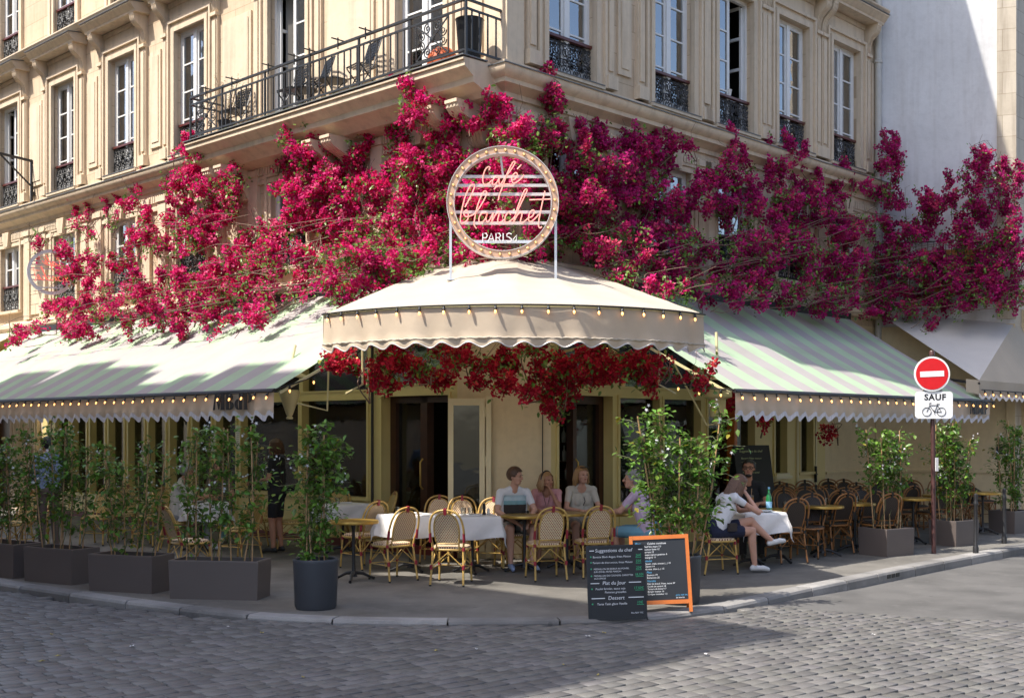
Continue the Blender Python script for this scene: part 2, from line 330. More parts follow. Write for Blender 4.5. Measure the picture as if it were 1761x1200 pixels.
def clone(root, M, label=None, group=None):
    D = M @ WM[root].inverted()
    def cp(o, par):
        c = o.copy(); COL.objects.link(c); W = D @ WM[o]
        if par: c.parent = par; c.matrix_parent_inverse = WM[par].inverted()
        c.matrix_basis = W; WM[c] = W; return c
    r = cp(root, None)
    if label: r['label'] = label
    if group: r['group'] = group
    if root not in KIDS: KIDS[root] = [(k, kids(k)) for k in kids(root)]
    for k, gs in KIDS[root]:
        c = cp(k, r)
        for g in gs: cp(g, c)
    return r
def np_mesh(name, V, F, mats, col=None, smooth=False, midx=None):
    V = np.asarray(V, np.float32); F = np.asarray(F, np.int32); k = F.shape[1]; me = bpy.data.meshes.new(name)
    me.vertices.add(len(V)); me.vertices.foreach_set('co', V.ravel()); me.loops.add(F.size); me.loops.foreach_set('vertex_index', F.ravel())
    me.polygons.add(len(F)); me.polygons.foreach_set('loop_start', np.arange(0, F.size, k, dtype=np.int32))
    for m in (mats if isinstance(mats, (list, tuple)) else [mats]): me.materials.append(M_[m])
    if midx is not None: me.polygons.foreach_set('material_index', np.asarray(midx, np.int32))
    me.update(calc_edges=True); me.validate()
    if col is not None:
        a = me.color_attributes.new('col', 'FLOAT_COLOR', 'POINT'); c4 = np.ones((len(V), 4), np.float32); c4[:, :3] = col; a.data.foreach_set('color', c4.ravel())
    if smooth: me.shade_smooth()
    return me
def rand_rot(n, g=rng):
    q = g.normal(size=(n, 4)); q /= np.linalg.norm(q, axis=1)[:, None]; w, x, y, z = q.T
    return np.stack([1-2*(y*y+z*z), 2*(x*y-z*w), 2*(x*z+y*w), 2*(x*y+z*w), 1-2*(x*x+z*z), 2*(y*z-x*w), 2*(x*z-y*w), 2*(y*z+x*w), 1-2*(x*x+y*y)], 1).reshape(n, 3, 3)
def scatter(tv, tf, P, Rm, S):
    """copies of a template (verts tv, quads tf) at P with rotations and scales"""
    n = len(P); V = np.einsum('nij,kj->nki', Rm, tv)*np.asarray(S).reshape(-1, 1, 1) + P[:, None, :]
    F = (tf[None]+(np.arange(n)*len(tv))[:, None, None]).reshape(-1, tf.shape[1]); return V.reshape(-1, 3), F
def catmull(pts, n=6, closed=False):
    P = [Vector(p) for p in pts]; out = []; N = len(P)
    for i in range(N if closed else N-1):
        p0 = P[(i-1) % N] if (closed or i > 0) else P[0]*2-P[1]; p1 = P[i]; p2 = P[(i+1) % N]
        p3 = P[(i+2) % N] if (closed or i < N-2) else P[-1]*2-P[-2]
        for k in range(n):
            t = k/n; out.append(.5*((2*p1)+(p2-p0)*t+(2*p0-5*p1+4*p2-p3)*t*t+(3*p1-p0-3*p2+p3)*t**3))
    if not closed: out.append(P[-1])
    return out
def text_mesh(s, size, align='LEFT', extr=.0015, shear=0.0, space=1.0, thick=0.0):
    cu = bpy.data.curves.new('lettering', 'FONT'); cu.body = s; cu.size = size; cu.align_x = align; cu.extrude = extr; cu.shear = shear; cu.space_character = space; cu.offset = thick; cu.resolution_u = 3
    o = bpy.data.objects.new('lettering', cu); COL.objects.link(o); dg = bpy.context.evaluated_depsgraph_get(); me = bpy.data.meshes.new_from_object(o.evaluated_get(dg))
    bpy.data.objects.remove(o); bpy.data.curves.remove(cu); me.materials.clear(); return me
def letters(s, size, m, parent, M, name='lettering', **kw):
    me = text_mesh(s, size, **kw); me.materials.append(M_[m]); return put(me, name, parent, M)

# ------------------------------------------------------------------ ground
def sm(x, a, b):
    t = max(0., min(1., (x-a)/(b-a))); return t*t*(3-2*t)
def road_z(x, y):
    return -.035 - .085*sm(x, 1.6, 4.5) - .04*sm(-x, 1.5, 5)
KPX = [(0, 1003), (80, 1015), (160, 1027), (300, 1045), (400, 1056), (500, 1063), (600, 1067), (720, 1069), (850, 1069), (980, 1067), (1100, 1062), (1190, 1053), (1280, 1037), (1390, 1013), (1500, 990), (1600, 970), (1761, 940)]
KP = [ground(*p) for p in KPX]
KP = [KP[0]+DL*14, KP[0]+DL*8, KP[0]+DL*4, KP[0]+DL*1.6] + KP + [KP[-1]+DR*2, KP[-1]+DR*6, KP[-1]+DR*16]
kerb = catmull(KP, 8); kerb = [Vector((p.x, p.y, 0)) for p in kerb]
def build_ground():
    mb = MB()
    xs = np.linspace(-40, 40, 81); ys = np.concatenate([np.linspace(-30, 4, 8), np.linspace(5, 20, 31), np.linspace(22, 90, 12)])
    vs = [(x, y, road_z(x, y)-.02) for y in ys for x in xs]; nx = len(xs)
    mb.add(vs, [(j*nx+i, j*nx+i+1, (j+1)*nx+i+1, (j+1)*nx+i) for j in range(len(ys)-1) for i in range(nx-1)])
    road = mb.build('road', 'mortar'); tag(road, kind='structure')
    # asphalt carriageway of the right-hand street
    A = Vector((3.0, 12.75, 0)); BD = Vector((.97, -.24, 0)).normalized(); BN = Vector((.24, .97, 0)).normalized(); mb = MB(); vs = []; n = 24
    for i in range(n+1):
        for j in range(13):
            p = A + BD*(-4+j*1.6) + BN*(-.12+i*i*.055); vs.append((p.x, p.y, road_z(p.x, p.y)+.006))
    mb.add(vs, [(i*13+j, i*13+j+1, (i+1)*13+j+1, (i+1)*13+j) for i in range(n) for j in range(12)])
    tag(mb.build('asphalt_road', 'asphalt'), kind='structure')
    # setts
    a = R_(37.5); U = Vector((math.cos(a), math.sin(a), 0)); V = Vector((-U.y, U.x, 0)); g = random.Random(3)
    K2 = [(p.x, p.y) for p in kerb]
    def inside_road(p):
        # in front of the kerb line
        best = None
        for (x0, y0), (x1, y1) in zip(K2, K2[1:]):
            dx, dy = x1-x0, y1-y0; t = max(0, min(1, ((p.x-x0)*dx+(p.y-y0)*dy)/(dx*dx+dy*dy))); ex, ey = x0+dx*t-p.x, y0+dy*t-p.y; d = ex*ex+ey*ey
            if best is None or d < best[0]: best = (d, dx*(p.y-y0)-dy*(p.x-x0))
        return best[1] < 0 and best[0] > .01
    setts = []; cw = .138
    for r in range(-88, 138):
        u = -14 + g.random()*.2
        while u < 16:
            L = g.uniform(.145, .195); c = U*(u+L/2)+V*(r*cw+ .006*math.sin(u*.7+r)) + Vector((0, 9, 0)); u += L+.007
            if c.y < 6.4 or c.y > 18 or abs(c.x) > .46*c.y+2.2: continue
            if (c-A).dot(BN) > -.10 and c.x > 1.5: continue
            if not inside_road(c): continue
            setts.append((c.y, c, L))
    setts.sort(key=lambda t: t[0])
    def sett_geo(L, w, g):
        z = .02; e = g.uniform(.0025, .004); j = lambda k: g.uniform(-k, k); t = []
        for (x, y) in ((-1, -1), (1, -1), (1, 1), (-1, 1)): t.append((x*L/2+j(.004), y*w/2+j(.004)))
        lo = [(x, y, -.05) for x, y in t]; mid = [(x, y, z-.003) for x, y in t]; hi = [(x*(1-2*e/L), y*(1-2*e/w), z+j(.0007)) for x, y in t]
        f = [(8, 9, 10, 11)]
        for k in range(4): f += [(k, (k+1) % 4, 4+(k+1) % 4, 4+k), (4+k, 4+(k+1) % 4, 8+(k+1) % 4, 8+k)]
        return lo+mid+hi, f
    var = []
    for i in range(10):
        gg = random.Random(i); vs, f = sett_geo(1.0*.18, cw-.021, gg); me = MB().add(vs, f).mesh('sett', 'sett_stone')
        at = me.color_attributes.new('col', 'FLOAT_COLOR', 'POINT'); at.data.foreach_set('color', [1.0]*(4*len(me.vertices))); var.append(me)
    bigV = []; bigF = []; bigC = []
    for i, (_, c, L) in enumerate(setts):
        z = road_z(c.x, c.y)+g.uniform(-.002, .002)
        if i < 300:
            M = Matrix.Translation((c.x, c.y, z)) @ Matrix.Rotation(a+g.uniform(-.005, .005)+(PI if g.random() < .5 else 0), 4, 'Z') @ Matrix.Diagonal((L/.18, 1, 1, 1))
            put(var[g.randrange(10)], 'sett', road, M)
        else:
            vs, f = sett_geo(L, cw-.021, g); b = len(bigV); an = a+g.uniform(-.005, .005); ca, sa = math.cos(an), math.sin(an)
            for v in vs: bigV.append((c.x+v[0]*ca-v[1]*sa, c.y+v[0]*sa+v[1]*ca, z+v[2]))
            bigF += [tuple(q+b for q in ff) for ff in f]; t = g.uniform(.72, 1.2); bigC += [(t, t*g.uniform(.97, 1.0), t*g.uniform(.94, 1.0))]*len(vs)
    me = np_mesh('setts', bigV, bigF, 'sett_stone', np.array(bigC)); tag(put(me, 'setts', road), kind='stuff')
    # pavement with granite kerb stones
    mb = MB(); bm = bmesh.new(); poly = [p for p in kerb]+[Vector((30, 60, 0)), Vector((-34, 60, 0))]
    vs = [bm.verts.new((p.x, p.y, 0)) for p in poly]; bm.faces.new(vs); bmesh.ops.triangulate(bm, faces=bm.faces); bmesh.ops.recalc_face_normals(bm, faces=bm.faces)
    if sum(f.normal.z for f in bm.faces) < 0: bmesh.ops.reverse_faces(bm, faces=bm.faces)
    me = bpy.data.meshes.new('pavement'); bm.to_mesh(me); bm.free(); me.materials.append(M_['pavement_top']); pav = put(me, 'pavement'); tag(pav, kind='structure')
    # stones: resample the kerb
    acc = [0]
    for p, q in zip(kerb, kerb[1:]): acc.append(acc[-1]+(q-p).length)
    def kat(d):
        for i in range(len(acc)-1):
            if acc[i+1] >= d: t = (d-acc[i])/(acc[i+1]-acc[i]); return kerb[i].lerp(kerb[i+1], t), (kerb[i+1]-kerb[i]).normalized()
        return kerb[-1], (kerb[-1]-kerb[-2]).normalized()
    d = 0; g2 = random.Random(5)
    while d < acc[-1]-.5:
        L = g2.uniform(.85, 1.15); n = 4; prof = [(-.012, -.25), (-.012, -.02), (.002, .006), (.03, .014), (.2, .012), (.2, -.25)]; rings = []
        for i in range(n+1):
            p, t = kat(d+.009+(L-.018)*i/n); nn = Vector((-t.y, t.x, 0))
            rings.append([p+nn*o+Vector((0, 0, z)) for o, z in prof])
        k = len(prof); f = [tuple(range(k)), tuple(range(n*k, n*k+k))]
        for i in range(n):
            for q in range(k): f.append((i*k+q, i*k+(q+1) % k, (i+1)*k+(q+1) % k, (i+1)*k+q))
        MB().add([v for r in rings for v in r], f).build('kerb_stone', 'kerb_granite', pav); d += L
    # drain slot in the kerb, litter, fallen leaves
    p, t = kat(min(acc, key=lambda q: (kat(q)[0]-ground(1536, 984)).length)); nn = Vector((-t.y, t.x, 0)); mb = MB()
    for k in range(3): mb.cbox(p+t*(k*.13-.13)-nn*.013+Vector((0, 0, -.045)), .09, .016, .05, 0, math.atan2(t.y, t.x))
    mb.build('drain_slot', 'rubber', pav)
    g3 = random.Random(9)
    for i in range(16):
        px, py = g3.uniform(60, 1700), g3.uniform(1078, 1190); q = ground(px, py, -.03); z = road_z(q.x, q.y)+.024; s_ = g3.uniform(.018, .04); r = g3.uniform(0, 6)
        m = 'leaf_litter' if i % 3 else 'linen'; mb = MB()
        P = [(math.cos(r+k*PI/3)*s_*(1 if k % 3 == 0 else .45), math.sin(r+k*PI/3)*s_*(1 if k % 3 == 0 else .45), .004+(.008 if k % 2 else 0)) for k in range(6)]
        mb.add(P+[(0, 0, .002)], [(k, (k+1) % 6, 6) for k in range(6)])
        o = mb.build('fallen_leaf' if i % 3 else 'paper_scrap', m, None, T((q.x, q.y, z)))
        tag(o, 'small dry yellow leaf lying on the road setts' if i % 3 else 'tiny white paper scrap lying on the road setts', 'leaf' if i % 3 else 'litter', 'leaves and scraps on the road')
build_ground()

# ------------------------------------------------------------------ wall helper
def wall_grid(s0, s1, z0, z1, ops, depth=.32, mi=0, o0=0.0):
    """front face at o = o0 with openings [(a, b, c, d)] and their reveals"""
    mb = MB(); ss = sorted({s0, s1, *[x for q in ops for x in q[:2]]}); zs = sorted({z0, z1, *[x for q in ops for x in q[2:4]]})
    ss = [x for x in ss if s0 <= x <= s1]; zs = [x for x in zs if z0 <= x <= z1]
    for a, b in zip(ss, ss[1:]):
        for c, d in zip(zs, zs[1:]):
            m, n = (a+b)/2, (c+d)/2
            if any(q[0] < m < q[1] and q[2] < n < q[3] for q in ops): continue
            mb.add([(a, o0, c), (b, o0, c), (b, o0, d), (a, o0, d)], [(0, 1, 2, 3)], mi)
            mb.add([(a, o0-depth, c), (b, o0-depth, c), (b, o0-depth, d), (a, o0-depth, d)], [(0, 1, 2, 3)], mi)
    for (a, b, c, d) in [q[:4] for q in ops]:
        mb.add([(a, o0, c), (a, o0-depth, c), (a, o0-depth, d), (a, o0, d)], [(0, 1, 2, 3)], mi)
        mb.add([(b, o0, c), (b, o0-depth, c), (b, o0-depth, d), (b, o0, d)], [(0, 1, 2, 3)], mi)
        mb.add([(a, o0, d), (b, o0, d), (b, o0-depth, d), (a, o0-depth, d)], [(0, 1, 2, 3)], mi)
        mb.add([(a, o0, c), (b, o0, c), (b, o0-depth, c), (a, o0-depth, c)], [(0, 1, 2, 3)], mi)
    return mb
CORN = [(-.02, 0), (.03, 0), (.03, .09), (.07, .10), (.07, .17), (.16, .23), (.22, .25), (.22, .31), (.30, .36), (.33, .42), (.33, .46), (.02, .5), (-.02, .5)]
def console(mb, s, w, z, h, p, mi=0):
    pr = [(-.01, 0), (.06, .0), (.16, .05), (.22, .16), (.26, .30), (.40, .48), (.66, .60), (.90, .70), (1, .82), (1, .9), (1.05, .92), (1.05, 1), (-.01, 1)]
    mb.along([(a*p, z+b*h) for a, b in pr], s-w/2, s+w/2, mi)
    for k in (-.28, 0, .28):       # carved ribs
        mb.along([(a*p+.012, z+b*h) for a, b in pr[1:10]]+[(.0, z+h*.9), (.0, z)], s+k*w-.02*w, s+k*w+.1*w, mi)
ME = {}
def shared(key, fn):
    if key not in ME: ME[key] = fn()
    return ME[key]
def spiral(c, r0, turns, a0, flip=1, n=16):
    return [(c[0]+flip*math.cos(a0+turns*2*PI*t)*r0*(1-t*.86), 0, c[1]+math.sin(a0+turns*2*PI*t)*r0*(1-t*.86)) for t in [i/n for i in range(n+1)]]
def guard_mesh(w=1.12, h=.56):
    mb = MB(); mb.tube([(-w/2, 0, .03), (w/2, 0, .03)], .013, 4); mb.tube([(-w/2, 0, h-.05), (w/2, 0, h-.05)], .012, 4); mb.tube([(-w/2, 0, h*.5), (w/2, 0, h*.5)], .008, 4)
    n = 5
    for i in range(n):
        x = -w/2+w*(i+.5)/n
        for f in (1, -1):
            for (zc, r, a0) in ((h*.22, .085, .5), (h*.70, .085, 2.2), (h*.45, .06, 4.0), (h*.88, .04, 1.0), (h*.08, .045, 5.)):
                mb.tube(spiral((x+f*.045, zc), r, 1.5, a0, f, 11), .0095, 4, cap=False)
        mb.tube([(x-w/n/2, 0, .03), (x, 0.015, h*.5), (x-w/n/2, 0, h-.05)], .008, 4); mb.tube([(x+w/n/2, 0, .03), (x, .015, h*.5), (x+w/n/2, 0, h-.05)], .008, 4)
        mb.ball((x, .02, h*.5), .035, .02, .035, 6)
    for x in (-w/2, w/2): mb.tube([(x, 0, 0), (x, 0, h)], .013, 4)
    return mb.mesh('guard_rail', 'guard_iron')
def frame_mesh(w, h, rows, opn=0):
    mb = MB(); t = .055; y0, y1 = -.035, .03
    mb.box(-w/2, -w/2+t, y0, y1, 0, h); mb.box(w/2-t, w/2, y0, y1, 0, h); mb.box(-w/2+t, w/2-t, y0, y1, h-t, h); mb.box(-w/2+t, w/2-t, y0, y1, 0, t*1.6)
    if not opn:
        mb.box(-.05, .05, y0-.002, y1+.02, t*1.6, h-t)
        for sg in (-1, 1):
            a, b = (-w/2+t, -.05) if sg < 0 else (.05, w/2-t)
            mb.box(a, a+.045, y0+.01, y1-.008, t*1.6, h-t); mb.box(b-.045, b, y0+.01, y1-.008, t*1.6, h-t); mb.box(a+.045, b-.045, y0+.012, y1-.01, t*1.6, t*1.6+.09); mb.box(a+.045, b-.045, y0+.012, y1-.01, h-t-.05, h-t)
            for k in range(1, rows): z = t*1.6+.09+(h-2.6*t-.14)*k/rows; mb.box(a+.045, b-.045, y0+.018, y1-.012, z-.014, z+.014)
    else:   # a leaf swung inwards
        for sg in ((-1, 1) if opn == 2 else (1,)):
            x = sg*(w/2-t-.02); L = .44; y = lambda k: -.03-L*k
            for a, b in ((0, .08), (.9, 1)): mb.box(x-.02, x+.02, y(b), y(a), .1, h-.08)
            for k in range(rows+1): z = .1+(h-.2)*k/rows; mb.box(x-.018, x+.018, y(.9), y(.08), z, z+.05)
        if opn == 1:
            a, b = -w/2+t, -.0
            mb.box(a, a+.05, y0+.01, y1-.008, .09, h-t); mb.box(b-.07, b, y0+.01, y1-.008, .09, h-t); mb.box(a+.05, b-.07, y0+.012, y1-.01, .09, .18); mb.box(a+.05, b-.07, y0+.012, y1-.01, h-t-.05, h-t)
            for k in range(1, rows): z = .18+(h-.3)*k/rows; mb.box(a+.05, b-.07, y0+.018, y1-.012, z-.014, z+.014)
    return mb.mesh('window', 'white_paint')
def add_window(bld, MW, s, z, w, h, rows=4, opn=0, cur=1, guard=True, dep=-.11):
    M = MW @ Matrix.Translation((s, dep, z)); wd = put(shared(('fr', w, h, rows, opn), lambda: frame_mesh(w, h, rows, opn)), 'window', bld, M)
    def pane():
        t = .1; return MB().box(-w/4+t*.4+.01, w/4-t*.4-.012, -.004, .004, .1, h-.08).mesh('pane', 'window_glass')
    me = shared(('pn', w, h), pane)
    if opn < 2:
        put(me, 'pane', wd, M @ Matrix.Translation((-w/4, -.003, 0)))
    if opn == 0: put(me, 'pane', wd, M @ Matrix.Translation((w/4, -.003, 0)))
    if cur:
        def curt(m):
            mb = MB(); n = 22; vs = []
            for i in range(n+1):
                x = -w/2+.06+(w*.40)*i/n; y = -.16+.02*math.sin(i*2.1); vs += [(x, y, .05), (x, y, h-.03)]
            mb.add(vs, [(2*i, 2*i+2, 2*i+3, 2*i+1) for i in range(n)]); return mb.mesh('curtain', m, 60)
        me = shared(('cu', w, h, cur), lambda: curt('curtain' if cur < 3 else 'curtain_dim'))
        put(me, 'curtain', wd, M)
        if cur != 2: put(me, 'curtain', wd, M @ Matrix.Diagonal((-1, 1, 1, 1)))
    if guard:
        put(shared(('g', 0), guard_mesh), 'guard_rail', wd, M @ Matrix.Translation((0, -dep-.06, .0)))
        put(shared(('h', 0), lambda: MB().box(-.58, .58, -.035, .035, .56, .60).mesh('handrail', 'handrail_wood')), 'handrail', wd, M @ Matrix.Translation((0, -dep-.06, 0)))
    return wd
def window_surround(kind):
    mb = MB()
    if kind == 'noble':        # full order of the second floor: architrave, strips, consoles, hood
        w, h = 1.06, 2.34
        for k, (d, o) in enumerate(((.0, .075), (.09, .05), (.17, .095))):
            t = .09 if k < 2 else .05; a = w/2+d
            for sg in (-1, 1): mb.box(min(sg*a, sg*(a+t)), max(sg*a, sg*(a+t)), -.02, o, .0, h+d)
            mb.box(-a-t, a+t, -.02, o+.001*k, h+d, h+d+t)
        for sg in (-1, 1):
            x = sg*.86; mb.box(x-.085, x+.085, -.02, .06, .0, h-.02); mb.box(x-.055, x+.055, .055, .085, .28, h-.12); mb.box(x-.10, x+.10, -.02, .11, h-.04, h+.02); mb.box(x-.115, x+.115, -.02, .12, 0, .2)
            console(mb, x, .16, h+.02, .56, .30)
        mb.box(-.74, .74, -.02, .04, h+.24, h+.58)
        for i in range(30): x = -.70+1.4*i/29; mb.box(x-.014, x+.014, .03, .075, h+.47, h+.56)
        pr = [(-.02, 0), (.32, 0), (.33, .04), (.36, .06), (.40, .12), (.43, .14), (.43, .17), (-.02, .22)]
        mb.along([(a, h+.58+b) for a, b in pr], -1.02, 1.02)
        mb.along([(-.02, h+.803), (.45, h+.752), (.45, h+.765), (-.02, h+.82)], -1.04, 1.04, 1)
        mb.box(-.66, .66, -.02, .13, -.05, -.002); mb.box(-.64, .64, -.02, .14, -.0015, .012, 1)
    else:
        w, h = 1.0, 1.5
        for k, (d, o) in enumerate(((.0, .03), (.07, .06))):
            a = w/2+d; t = .07
            for sg in (-1, 1): mb.box(min(sg*a, sg*(a+t)), max(sg*a, sg*(a+t)), -.02, o, 0, h+d)
            mb.box(-a-t, a+t, -.02, o+.001, h+d, h+d+t)
        mb.extr([(-.1, h-.03), (.1, h-.03), (.17, h+.3), (-.17, h+.3)], lambda a, b: (a, -.02, b), lambda a, b: (a, .13, b))
        mb.box(-.64, .64, -.02, .12, -.06, -.0)
        for sg in (-1, 1):
            x = sg*.98
            mb.box(x-.14, x+.14, -.02, .07, -.25, h+.12); mb.box(x-.17, x+.17, -.02, .1, h+.12, h+.22)
    return mb.mesh('window_surround', ['stone_trim', 'zinc'], 40)

# ------------------------------------------------------------------ the cafe building
LS = [1.71, 5.04, 8.09, 10.64, 13.2, 15.95, 18.7, 21.4]; RS = [1.36, 3.84, 5.62, 7.5, 9.45]
SL, SR, ZTOP = 25.0, 10.72, 14.6
cafe = thing('cafe_building', 'tall cream stone corner building with white windows and iron balcony above the cafe', 'building', Matrix.Translation(C0))
def upper():
    for w, S, smax in (('L', LS, SL), ('R', RS, SR)):
        MW = ML if w == 'L' else MR
        ops = []
        for i, s in enumerate(S):
            fd = w == 'L' and i < 2
            ops.append((s-.53, s+.53, 6.78 if fd else 6.95, 9.29)); ops.append((s-.5, s+.5, 4.55, 6.05)); ops.append((s-.5, s+.5, 10.35, 12.5))
        wall_grid(0 if w == 'L' else 0, smax, 3.9, ZTOP, ops, .24).build('wall', 'stone', cafe, MW)
        for i, s in enumerate(S):
            fd = w == 'L' and i < 2
            add_window(cafe, MW, s, 6.78 if fd else 6.95, 1.06, 2.51 if fd else 2.34, 4, 1 if (w == 'L' and i in (1, 5)) or (w == 'R' and i == 2) else 0, [1, 3, 2, 1, 2, 3][i % 6] if w == 'L' else [3, 3, 0, 2, 3][i], not fd)
            put(shared('noble', lambda: window_surround('noble')), 'window_surround', cafe, MW @ Matrix.Translation((s, 0, 6.95)))
            add_window(cafe, MW, s, 4.55, 1.0, 1.5, 3, 0, 3, True)
            put(shared('low', lambda: window_surround('low')), 'window_surround', cafe, MW @ Matrix.Translation((s, 0, 4.55)))
            if 10.35 < 1.85+.36*(16.4+.7*s)+.8: add_window(cafe, MW, s, 10.35, 1.0, 2.15, 4, 0, 2, True)
            if 10.35 < 1.85+.36*(16.4+.7*s)+.8: put(shared('top', lambda: top_surround()), 'window_surround', cafe, MW @ Matrix.Translation((s, 0, 10.35)))
        # panels between the windows
        mb = MB()
        for a, b in zip([0.0]+S, S+[smax]):
            x0 = a+1.08 if a else .42; x1 = b-1.08 if b < smax else smax-.1
            mb = MB()
            if x1-x0 > .22: mb.box(x0, x1, -.02, .035, 7.25, 9.1); mb.box(x0+.07, x1-.07, .03, .05, 7.35, 9.0)
            elif x1-x0 > .08: mb.box(x0, x1, -.02, .03, 7.1, 9.2)
            if mb.v: mb.build('wall_panel', 'stone_trim', cafe, MW)
        # cornice under the second floor, plinth course, dentils
        x0 = 7.05 if w == 'L' else -.0
        st = -.33
        mb = MB(); mb.mitre([(a, 6.30+b) for a, b in CORN], smax); mb.build('cornice', 'stone_trim', cafe, MW, 35)
        mb = MB(); mb.mitre([(-.02, 6.803), (.35, 6.755), (.35, 6.768), (-.02, 6.82)], smax); mb.build('lead_flashing', 'zinc', cafe, MW)
        mb = MB(); mb.mitre([(-.02, 6.70), (.10, 6.70), (.10, 6.90), (-.02, 6.93)], smax); mb.build('plinth_course', 'stone_trim', cafe, MW)
        mb = MB(); n = int(smax/.075)
        for i in range(n): x = .05+i*.075; mb.box(x-.026, x+.026, -.01, .075, 6.17, 6.30)
        tag(mb.build('dentils', 'stone_trim', cafe, MW), kind='stuff')
        mb = MB(); mb.mitre([(-.02, 6.02), (.05, 6.02), (.05, 6.09), (.03, 6.11), (.03, 6.17), (-.02, 6.17)], smax); mb.build('architrave', 'stone_trim', cafe, MW)
        mb = MB(); mb.mitre([(-.02, 4.05), (.16, 4.05), (.22, 4.12), (.22, 4.2), (-.02, 4.28)], smax); mb.build('shop_cornice', 'stone_trim', cafe, MW)
        mb = MB(); mb.mitre([(a, 9.95+b*.6) for a, b in CORN], smax); mb.build('string_course', 'stone_trim', cafe, MW, 35)
        mb = MB(); mb.mitre([(a*1.6, 14.25+b) for a, b in CORN], smax); mb.build('eaves_cornice', 'stone_trim', cafe, MW, 35)
        # corner pilaster
        mb = MB(); mb.box(.0 if w == 'L' else .0, .34, -.02, .045, 6.9, 9.9); mb.build('corner_pilaster', 'stone_trim', cafe, MW)
    # rusticated blocks between the far entresol windows
    shb = MB().box(-.30, .30, -.02, .035, 0, .215).mesh('stone_block', 'stone_trim'); shh = MB().box(-.145, .145, -.02, .035, 0, .215).mesh('stone_block', 'stone_trim')
    for s in [(a+b)/2 for a, b in zip(LS[3:], LS[4:])]:
        for k in range(8):
            z = 4.4+k*.225
            if k % 2: put(shb, 'stone_block', cafe, ML @ Matrix.Translation((s, 0, z)))
            else:
                for d in (-.15, .15): put(shh, 'stone_block', cafe, ML @ Matrix.Translation((s+d, 0, z)))
    # dark rooms and roof
    mb = MB(); P = lambda s, o, z: ML @ Vector((s, o, z)) - C0
    a = 1.1; ring = [(a, -a), (SL, -a), (SL, -10), (a, -10)]
    # rooms: solid block behind the facade in left-wing coordinates (right wing runs along -o)
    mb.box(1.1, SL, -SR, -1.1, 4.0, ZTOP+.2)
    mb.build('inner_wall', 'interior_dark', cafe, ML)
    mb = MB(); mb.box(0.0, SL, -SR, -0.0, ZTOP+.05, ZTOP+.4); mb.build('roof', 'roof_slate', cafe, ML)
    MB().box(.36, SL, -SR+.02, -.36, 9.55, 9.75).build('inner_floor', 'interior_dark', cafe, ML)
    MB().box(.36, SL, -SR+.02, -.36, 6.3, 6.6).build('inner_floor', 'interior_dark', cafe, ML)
    # rain pipe
    mb = MB(); mb.tube([(10.66, .10, 3), (10.66, .10, 14)], .065, 10)
    for z in (5.2, 7.0, 9.2, 11.): mb.lathe([(.065, 0), (.085, .01), (.085, .07), (.065, .08)], 10, (10.66, .1, z))
    mb.build('rain_pipe', 'pipe_cream', cafe, MR, 40)
def top_surround():
    mb = MB(); w, h = 1.0, 2.15
    for k, (d, o) in enumerate(((.0, .04), (.1, .07))):
        a = w/2+d; t = .1
        for sg in (-1, 1): mb.box(min(sg*a, sg*(a+t)), max(sg*a, sg*(a+t)), -.02, o, -.1, h+d)
        mb.box(-a-t, a+t, -.02, o+.001, h+d, h+d+t)
    mb.box(-.8, .8, -.02, .16, -.2, -.1); mb.box(-.86, -.72, -.02, .1, -.45, -.2); mb.box(.72, .86, -.02, .1, -.45, -.2)
    return mb.mesh('window_surround', ['stone_trim'], 40)
upper()

